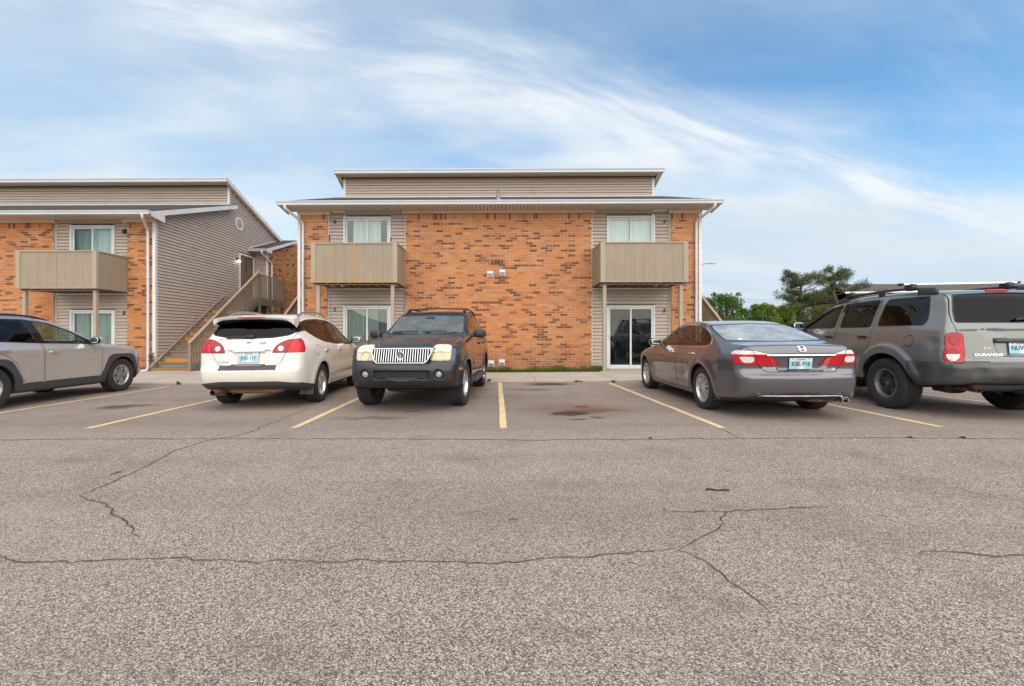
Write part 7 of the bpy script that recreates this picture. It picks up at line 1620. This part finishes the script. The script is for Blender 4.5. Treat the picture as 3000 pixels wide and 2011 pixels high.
# ---------------------------------------------------------------- silver crossover at the left edge
PAINT_SILVER = M_paint('silver_paint', (0.54, 0.515, 0.49), 0.55, .28, 0.0, (0.30, 0.26, 0.22), .10, 1.0, .03)
def build_crossover_silver():
    root = car_root('crossover', -9.25, 7.06, R(3.4), 'silver crossover with black wheel arch trim at the left edge, nose towards the houses')
    Rw = .370; WB = 2.755
    prof = [(-.75, .34), (-.92, .42, .05), (-.98, .60, .1), (-.985, .85, .08), (-.95, 1.10, .1), (-.80, 1.30, .05), (-.62, 1.52, .06), (-.78, 1.575, .02), (-.35, 1.625, .2), (.3, 1.652, .5), (.9, 1.640, .4), (1.4, 1.56, .25), (2.38, 1.115, .15), (2.7, 1.085, .25), (3.2, 1.03, .25), (3.50, .945, .10), (3.60, .86, .06), (3.645, .62, .1), (3.61, .36, .08), (3.45, .25, .05), (2.9, .22), (-.3, .24)]
    sec = [(.15, .83), (.27, .885), (.42, .905), (.60, .912), (.80, .922), (.95, .930), (1.00, .922), (1.06, .885), (1.12, .855), (1.3, .785), (1.5, .69), (1.62, .60), (1.8, .5)]
    lo = [(-1.0, .16), (-.85, .07), (-.5, .01), (2.6, .0), (3.1, .025), (3.4, .085), (3.6, .19), (3.7, .24)]
    hi = [(-1.0, .16), (-.6, .08), (-.1, .02), (.5, .0), (1.3, .0), (2.2, .05), (3.5, .2)]
    def wex(x, y, z):
        def pn(yy): return ((np.abs(yy)*.9)**3.4+np.abs(z-Rw)**3.4+1e-9)**(1/3.4)
        d = np.minimum(pn(y), pn(y-WB))
        w = .024*sstep(.62, .44, d)*sstep(.25, .55, z)
        e1 = (z-.50)-.62*(y-.45); e2 = (z-.50)-(-.50)*(y-1.75)
        w = w-.024*sstep(-.03, .26, -.05*np.log(np.exp(np.clip(-e1/.05, -40, 40))+np.exp(np.clip(-e2/.05, -40, 40))))*sstep(.98, .74, z)*sstep(.15, .5, y)*sstep(2.2, 1.8, y)*sstep(.40, .58, z)
        return w
    c = Car(prof, sec, lo, hi, 1.09, [(-1.0, -.10), (-.5, -.06), (.3, 0), (1.5, .05), (2.6, .08), (3.2, .2), (3.7, .25)], .03, .08, None, wextra=wex, h=.025, secsm=.012)
    # wheel openings with angular black arch trim
    for y in (0, WB):
        sg = 1 if y > 0 else -1
        arch = [(y-.58, .20), (y-.56, .44), (y-.40, .79), (y-.30, .855), (y+.24, .855), (y+.36, .80), (y+.55, .46), (y+.57, .20)]
        c.cut('arch_trim', 'side', arch, r=.06, where=lambda p, q: np.abs(p[:, 0]) > .55); c.cut('', 'side', ellipse_pts(y, Rw, .43, .415, 40), frm=('arch_trim', 'body'), where=lambda p, q: np.abs(p[:, 0]) > .55)
    c.cut('sill_trim', 'side', [(.3, .0), (2.4, .0), (2.4, .40), (.3, .40)])
    c.cut('rear_lower_trim', '', None, field=lambda V: V[:, 2]-.44, where=lambda p, q: p[:, 1] < -.3); c.cut('front_trim', '', None, field=lambda V: V[:, 2]-.42, where=lambda p, q: p[:, 1] > 3.0)
    c.cut('underbody', '', None, field=lambda V: V[:, 2]-.245, frm=('body', 'sill_trim', 'arch_trim', 'front_trim', 'rear_lower_trim'))
    dlo = [(2.16, 1.085), (1.0, 1.12), (.0, 1.165), (-.45, 1.235), (-.62, 1.33), (-.35, 1.465), (.2, 1.535), (.8, 1.54), (1.2, 1.485), (1.62, 1.345)]
    c.cut('window_chrome', 'side', dlo, grow=.030, r=.03, where=lambda p, q: p[:, 2] > 1.25); c.cut('window_trim', 'side', dlo, grow=.012, r=.03, frm=('body', 'window_chrome'))
    dl = {'front_glass': [(1.98, 1.095), (1.02, 1.125), (.94, 1.522), (1.2, 1.476), (1.60, 1.337)], 'rear_glass': [(.87, 1.13), (.12, 1.168), (.10, 1.515), (.2, 1.525), (.77, 1.53)], 'quarter_glass': [(.05, 1.172), (-.44, 1.243), (-.59, 1.33), (-.34, 1.455), (.03, 1.505)]}
    for k, v in dl.items(): c.cut(k, 'side', v, r=.02, frm=('window_trim',))
    ws = [(-.70, 1.135), (.70, 1.135), (.60, 1.50), (0, 1.545), (-.60, 1.50)]
    c.cut('cowl', 'front', ws, grow=.02, r=.03, where=lambda p, q: (p[:, 1] > 1.1) & (p[:, 1] < 2.7)); c.cut('windscreen', 'front', ws, grow=-.01, r=.04, frm=('cowl',))
    bl = [(-.60, 1.50), (-.66, 1.20), (.66, 1.20), (.60, 1.50)]; c.cut('rear_trim', 'rear', bl, grow=.01, r=.03, where=lambda p, q: p[:, 1] < -.5); c.cut('tailgate_glass', 'rear', bl, grow=-.004, r=.03, frm=('rear_trim',))
    c.cut('tail_lamp', 'wrap', [(.0, 1.0), (.0, 1.06), (.95, 1.08), (.98, .95), (.7, .85), (.68, .98)], ref=-.98, where=lambda p, q: p[:, 1] < -.5)
    c.cut('headlamp', 'fwrap', [(.70, .90), (.72, .97), (1.02, 1.0), (1.0, .93)], ref=3.62, where=lambda p, q: p[:, 1] > 3.1)
    c.cut('grille', 'front', [(-.68, .60), (-.74, .90), (.74, .90), (.68, .60)], r=.03, where=lambda p, q: p[:, 1] > 3.2);     c.panel('front_door', 'side', [(.965, .405), (.95, 1.1), (.90, 1.575), (1.3, 1.50), (2.19, 1.11), (2.22, .95), (2.19, .405)], r=.04, where=lambda p, q: p[:, 2] < 1.56)
    c.panel('rear_door', 'side', [(.945, .405), (.60, .405), (.52, .55), (.42, .78), (.28, .90), (.06, .98), (.02, 1.15), (.07, 1.575), (.88, 1.575), (.93, 1.1)], r=.04, where=lambda p, q: p[:, 2] < 1.56)
    c.panel('bonnet', 'top', [(-.78, 2.42), (.78, 2.42), (.80, 3.1), (.70, 3.46), (-.70, 3.46), (-.80, 3.1)], r=.05, where=lambda p, q: p[:, 2] > .85)
    E = c.emit
    E('body', 'body', PAINT_SILVER, root, flange=.02); E('underbody', 'underbody', MAT_UNDERB, root); E('bonnet', 'bonnet', PAINT_SILVER, root, flange=.02); E('cowl', 'windscreen_trim', MAT_GLOSSBLK, root); E('windscreen', 'windscreen', MAT_CLEARGL, root, inset=.004); E('rear_trim', 'tailgate_window_trim', MAT_GLOSSBLK, root); E('tailgate_glass', 'tailgate_window', MAT_DEEPGL, root, inset=.002); E('grille', 'grille', MAT_GLOSSBLK, root, inset=.004); E('front_trim', 'bumper_trim', MAT_CLAD, root); E('rear_lower_trim', 'rear_bumper_trim', MAT_CLAD, root)
    for s in (-1, 1):
        E('arch_trim', 'arch_trim', MAT_CLAD, root, side=s, inset=-.004, flange=.03, where=lambda p: p[:, 1] < 1.4); E('arch_trim', 'arch_trim', MAT_CLAD, root, side=s, inset=-.004, flange=.03, where=lambda p: p[:, 1] >= 1.4); E('sill_trim', 'sill_trim', MAT_CLAD, root, side=s, inset=-.003, flange=.02)
        E('window_chrome', 'window_chrome', MAT_SATIN, root, side=s, inset=-.002, flange=.006); E('window_trim', 'window_trim', MAT_GLOSSBLK, root, side=s, inset=.001)
        for k in dl: E(k, {'front_glass': 'front_door_window', 'rear_glass': 'rear_door_window', 'quarter_glass': 'quarter_window'}[k], MAT_GREENGL if k[0] == 'f' else MAT_DEEPGL, root, side=s, inset=.004)
        d = E('front_door', 'front_door', PAINT_SILVER, root, side=s, flange=.02); d2 = E('rear_door', 'rear_door', PAINT_SILVER, root, side=s, flange=.02)
        for dd, yy in ((d, 1.13), (d2, .22)): door_handle(dd, c, s, yy, .945 if yy > .5 else .985, MAT_CHROME, PAINT_SILVER, .105, .018, .026)
        side_mirror(root, c, s, 1.97, 1.10, PAINT_SILVER, (.115, .075, .075), .15, .06)
        E('tail_lamp', 'tail_lamp', MAT_RED, root, side=s, inset=-.003); E('headlamp', 'headlamp', MAT_CLEARLENS, root, side=s, inset=-.002)
        p, q = c.surf(0, .70, side=s, y=3.30); rbox(root, 'side_marker', p+q*.004, (.006, .022, .075), MAT_REFLECT, (0, 0, math.atan2(q.y, q.x) if s > 0 else math.atan2(-q.y, -q.x)), 5)
        P = [c.top(s*.60, y)[0]+Vector((0, 0, h)) for y, h in ((-.55, .0), (-.4, .022), (.2, .028), (.8, .028), (1.12, .018), (1.32, .0))]
        MB().tube(smooth_path(P), .018, 8).build('roof_rail', MAT_GLOSSBLK, root, smooth=60)
    st = {'n': 5, 'spokes': [(.2, .040, .0, .97, .070, -.006, (0, .34)), (.22, .014, .004, .98, .016, .002, (.02, .56))], 'mat': MAT_TWOTONE, 'lip': MAT_ALLOY, 'hub': .22, 'face': .68}
    wheel_set(root, [(.80, 0), (-.80, 0), (.80, WB), (-.80, WB)], Rw, .235, .222, st); wells(root, (0, WB), Rw, .435, .50, .90, .28)
    cabin(root, -.75, 2.3, .78, .36, [(1.05, .70), (.12, .72)], (2.05, 1.07), (-.38, 1.82, 1.02), MAT_SEATD)
    return root
MAT_GREENGL = M_glass('green_tint_glass', (0.42, 0.62, 0.52), 1.5, 0.0, 1.2); MAT_REFLECT = M_lens('orange_reflector', (0.60, 0.10, 0.02)); MAT_TWOTONE = M_plain('machined_dark_alloy', (0.30, 0.29, 0.28), .32, .7)
build_crossover_silver()
# ---------------------------------------------------------------- trees and things beyond the houses
MAT_PINE = M_leaf('pine_needles', (0.065, 0.098, 0.028), (0.18, 0.205, 0.06), .3)
MAT_LEAF_A = M_leaf('leaf_mid_green', (0.065, 0.135, 0.016), (0.17, 0.28, 0.04)); MAT_LEAF_B = M_leaf('leaf_yellow_green', (0.11, 0.17, 0.014), (0.25, 0.33, 0.04))
MAT_BARK = M_plain('bark', (0.085, 0.058, 0.042), .95, scale=4, var=.35, bump=.5, bscale=30)
def foliage(name, pts, mat, parent, size, seed, blade=False):
    rg = np.random.default_rng(seed); P = np.asarray(pts); n = len(P)
    d = rg.normal(size=(n, 3)); d[:, 2] += .35 if blade else 0; d /= np.linalg.norm(d, axis=1)[:, None]; e = np.cross(d, rg.normal(size=(n, 3))); e /= np.linalg.norm(e, axis=1)[:, None]
    L = size*rg.uniform(.6, 1.3, (n, 1)); W = L*(.10 if blade else .55)
    V = np.stack([P, P+d*L*.5+e*W*.5, P+d*L, P+d*L*.5-e*W*.5], 1).reshape(-1, 3)
    me = bpy.data.meshes.new(name); me.from_pydata(V.tolist(), [], np.arange(4*n).reshape(-1, 4).tolist()); a = me.attributes.new('rnd', 'FLOAT', 'FACE')
    a.data.foreach_set('value', np.clip(rg.normal(.45, .25, n), 0, 1)); o = link(name, me, mat, parent); return o
def pine(px, Y, top, wpx, label, seed):
    rg = random.Random(seed); b = at(px, 985, Y); h = at(px, top, Y).z; w = wpx*Y/FPX; z0 = gz(b.x)-.1; t = empty('pine_tree', (b.x, b.y, z0)); tag(t, label, 'tree', 'pine trees beyond the lot'); h -= z0
    mb = MB(); tr = [(rg.gauss(0, .05)*i, rg.gauss(0, .05)*i, h*.97*i/7) for i in range(8)]; mb.tube(tr, [w*.045*(1-.85*i/7)+.02 for i in range(8)], 8); tips = []
    for k in range(62):
        f = rg.uniform(.13, .98); i = min(6, int(f*7)); u = f*7-i; p = Vector(tr[i]).lerp(Vector(tr[i+1]), u); a = rg.uniform(0, 6.28)
        r = w*.5*rg.uniform(.40, 1.05)*(.85+.15*min(1, f/.4) if f < .62 else math.sqrt(max(0, 1-((f-.62)/.40)**2))); q = p+Vector((math.cos(a)*r, math.sin(a)*r, r*rg.uniform(.05, .45)+(f-.5)*.3)); m = p.lerp(q, .5)+Vector((0, 0, -.06*r))
        mb.tube([p, m, q], [.05, .03, .012], 5)
        for j in range(8):
            c = p.lerp(q, rg.uniform(.35, 1.05))+Vector((rg.gauss(0, .22), rg.gauss(0, .22), rg.gauss(.05, .13)))*min(1.4, w*.16); tips.append(c)
            if rg.random() < .5: mb.tube([m.lerp(q, rg.random()), c], [.012, .006], 4)
    mb.build('trunk', MAT_BARK, t, smooth=60); pts = []
    for c in tips:
        for _ in range(44): pts.append((c.x+rg.gauss(0, .11), c.y+rg.gauss(0, .11), c.z+rg.gauss(0, .085)))
    foliage('crown', pts, MAT_PINE, t, .30, seed, True); return t
def broadleaf(px, Y, top, wpx, label, mat, seed, n=7000, low=0.0, leaf=.17, sparse=.0):
    rg = random.Random(seed); b = at(px, 985, Y); z0 = gz(b.x)-.1; h = at(px, top, Y).z-z0; w = wpx*Y/FPX; t = empty('leafy_tree', (b.x, b.y, z0)); tag(t, label, 'tree', 'leafy trees beyond the lot')
    mb = MB(); cl = []
    for k in range(34):
        a = rg.uniform(0, 6.28); f = rg.random()**.6; rr = w*.5*math.sqrt(rg.random())*(1-.55*f*f); c = Vector((math.cos(a)*rr, math.sin(a)*rr, h*(low+(1-low)*(.14+.80*f)))); cl.append((c, h*rg.uniform(.07, .15)))
        if k % 3 == 0: mb.tube([(0, 0, 0), c*.45+Vector((rg.gauss(0, .1), 0, 0)), c], [.10, .05, .012], 5)
    mb.tube([(0, 0, 0), (.05, 0, h*.5), (0, 0, h*.93)], [.14, .08, .02], 7)
    for k in range(10):
        a = rg.uniform(0, 6.28); q = Vector((math.cos(a)*w*.30, math.sin(a)*w*.3, h*rg.uniform(.80, 1.0))); mb.tube([(0, 0, h*.4), q*.7+Vector((0, 0, h*.1)), q], [.03, .02, .006], 4); cl.append((q, h*.05))
    mb.build('trunk', MAT_BARK, t, smooth=60); pts = []
    for c, r in cl:
        for _ in range(int(n/len(cl)*(r/(h*.11)))):
            d = Vector((rg.gauss(0, 1), rg.gauss(0, 1), rg.gauss(0, 1))).normalized()*r*rg.random()**.4; pts.append((c.x+d.x, c.y+d.y, max(.05, c.z+d.z*.8)))
    foliage('crown', pts, mat, t, leaf, seed); return t
pine(2335, 40, 800, 160, 'left one of two dark pine trees, standing in front with a bare trunk', 3); pine(2452, 45, 786, 170, 'right one of two dark pine trees, taller and behind the roof bars', 8)
broadleaf(2062, 34, 868, 90, 'mid green leafy tree right beside the house corner and stair rail', MAT_LEAF_A, 1, 5200)
broadleaf(2125, 37, 864, 110, 'mid green leafy tree with thin bare twigs on top', MAT_LEAF_A, 2, 5600)
broadleaf(2185, 42, 902, 80, 'low dark green bushy tree below the utility pole', MAT_LEAF_A, 4, 4200)
broadleaf(2240, 38, 893, 100, 'low yellow green bushy tree left of the pine trees', MAT_LEAF_B, 5, 5200); broadleaf(2295, 39, 898, 90, 'yellow green bushy tree behind the trunk of the left pine', MAT_LEAF_B, 6, 4800)
broadleaf(2370, 52, 920, 110, 'bright green shrub under the pine trees', MAT_LEAF_B, 7, 4200); broadleaf(2500, 55, 905, 110, 'green leafy tree low behind the grey-green vehicle', MAT_LEAF_A, 9, 4200)
broadleaf(2150, 60, 915, 200, 'wide green tree far behind the row of bushes', MAT_LEAF_A, 10, 5000)
# street lamp with a bent arm
b = at(2043, 985, 40); sl = empty('street_lamp', (b.x, b.y, gz(b.x))); tag(sl, 'grey street lamp with a curved arm beyond the house corner', 'street lamp'); hz_ = at(2052, 783, 40).z-gz(b.x)
q = at(2078, 772, 40); MB().tube([(0, 0, -.1), (0, 0, hz_*.6), (0, 0, hz_-.1)], [.09, .075, .055], 10).build('pole', MAT_GREYMETAL, sl, smooth=60)
MB().tube(smooth_path([(0, 0, hz_-.15), (.22, 0, hz_+.05), (.55, 0, hz_+.27), (.95, 0, hz_+.33), (1.12, 0, hz_+.32)]), .035, 8).build('arm', MAT_GREYMETAL, sl, smooth=60)
rbox(sl, 'lamp_head', (1.32, 0, hz_+.32), (.30, .12, .055), MAT_VENTG, e=3); rbox(sl, 'lamp_lens', (1.36, 0, hz_+.275), (.18, .09, .02), MAT_CLEARLENS); MB().lathe([(.03, 0), (.03, .09), (0, .10)], (1.28, 0, hz_+.36), (0, 0, 1), 10).build('photocell', MAT_GREYMETAL, sl)
# utility pole with wires
b = at(2171, 985, 120); up = empty('utility_pole', (b.x, b.y, gz(b.x))); tag(up, 'distant wooden utility pole with a crossarm and wires', 'utility pole'); h = at(2171, 873, 120).z-gz(b.x)
MB().tube([(0, 0, -.2), (0, 0, h)], [.26, .18], 8).build('pole', MAT_BARK, up, smooth=60); MB().box(-1.1, 1.1, -.08, .08, h-3.15, h-2.9).build('crossarm', MAT_BARK, up); rbox(up, 'transformer', (.0, -.35, h-1.6), (.30, .30, .55), MAT_GREYMETAL, e=4)
MB().tube([(.1, 0, h-.9), (.55, 0, h-.8), (.6, 0, h-.35)], .07, 6).build('bracket', MAT_BARK, up)
for dz, y_ in ((-.15, 0), (-.55, 0), (-1.0, .3), (-3.0, .0)):
    for x1 in (-70, 70): MB().tube([(x1*t, 14*t*t*0+y_, h+dz-1.4*math.sin(math.pi*t)*.8-.6*t) for t in np.linspace(0, 1, 13)], .022, 4).build('wire', MAT_BLACK, up)
# low brick house with a brown roof at the far right
fb = at(2530, 985, 52); FX = fb.x; fh = empty('brick_house', (FX, 52, gz(25))); tag(fh, 'long low red brick house with a brown roof behind the grey-green vehicle', 'house'); zr = at(2530, 833, 56).z-gz(25); ze = at(2530, 880, 52).z-gz(25); Lh = 34
MAT_ROOF2 = M_plain('brown_roof', (0.10, 0.074, 0.06), .95, scale=3, var=.2, bump=.4); MAT_REDWALL = M_plain('red_brick_far', (0.26, 0.075, 0.045), .9, scale=20, var=.25)
MB().box(.6, Lh-.6, .5, 9.5, 0, ze).build('wall', MAT_REDWALL, fh)
MB().prism([(0, ze-.15), (5, zr), (10, ze-.15), (10, ze-.0), (5, zr+.12), (0, ze)], (0, 0, 0), (0, 1, 0), (0, 0, 1), (Lh, 0, 0)).build('roof', MAT_ROOF2, fh)
for x in (3.6, 9.5, 15.5, 21): MB().box(x, x+.75, 3.9, 4.3, zr-.75, zr-.45).build('roof_vent', MAT_BLACK, fh)
for x in (1.6, 17.5):
    zt = ze+1.05
    MB().prism([(-2.2, ze-.2), (0, zt), (2.2, ze-.2)], (x, -.9, 0), (1, 0, 0), (0, 0, 1), (0, 1.6, 0)).build('gable', MAT_REDWALL, fh)
    MB().prism([(-2.6, ze-.35), (0, zt+.0), (2.6, ze-.35), (2.6, ze-.2), (0, zt+.16), (-2.6, ze-.2)], (x, -1.2, 0), (1, 0, 0), (0, 0, 1), (0, 4.2, 0)).build('gable_roof', MAT_ROOF2, fh)
for i in range(7):
    x = 3.5+i*4.4; w_ = empty('window', (0, 0, 0), parent=fh); MB().box(x, x+1.3, .46, .495, .9, 2.2).build('pane', MAT_PANEDARK, w_); MB().box(x-.08, x+1.38, .44, .49, 2.2, 2.3).build('lintel', MAT_WHITE, w_)
# lawn beyond the drive
n = NT('lawn'); g = n.coord(); c = n.mix(n.rng(n.noise(g, .8, 6, .65), .3, .7), (0.045, 0.085, 0.015), (0.10, 0.14, 0.03)); MAT_LAWN = n.done(n.bsdf(c, .95, 0, n.bump(n.noise(g, 30, 4), .6, .05), spec=.2))
tag(sheet('lawn', [9.0, 30, 60, 140], [30.2, 60, 160], lambda x, y: gz(x)-.0, MAT_LAWN), kind='structure')
tag(sheet('side_lawn', [6.0, 8.95], [13.5, 30], lambda x, y: gz(x)+.03, MAT_LAWN), kind='structure')
# vine on the left house's corner board
rg = random.Random(4); pts = []
for i in range(260):
    z = rg.random()**1.4*.62; pts.append((LHX+HW-.02+rg.gauss(0, .05)+.05*math.sin(z*9), LHY-.05+rg.gauss(0, .025), -.03+z))
vn = empty('creeper', (LHX+HW, LHY-.06, -.10)); tag(vn, 'small green creeper climbing the white corner board by the stair foot', 'creeper')
o = foliage('leaves', [(p[0]-LHX-HW, p[1]-LHY+.06, p[2]+.10) for p in pts], MAT_WEED, vn, .055, 4); MB().tube([(-.02+.05*math.sin(t*5), 0, t*.68) for t in np.linspace(0, 1, 9)], .006, 5).build('stem', MAT_BARK, vn)
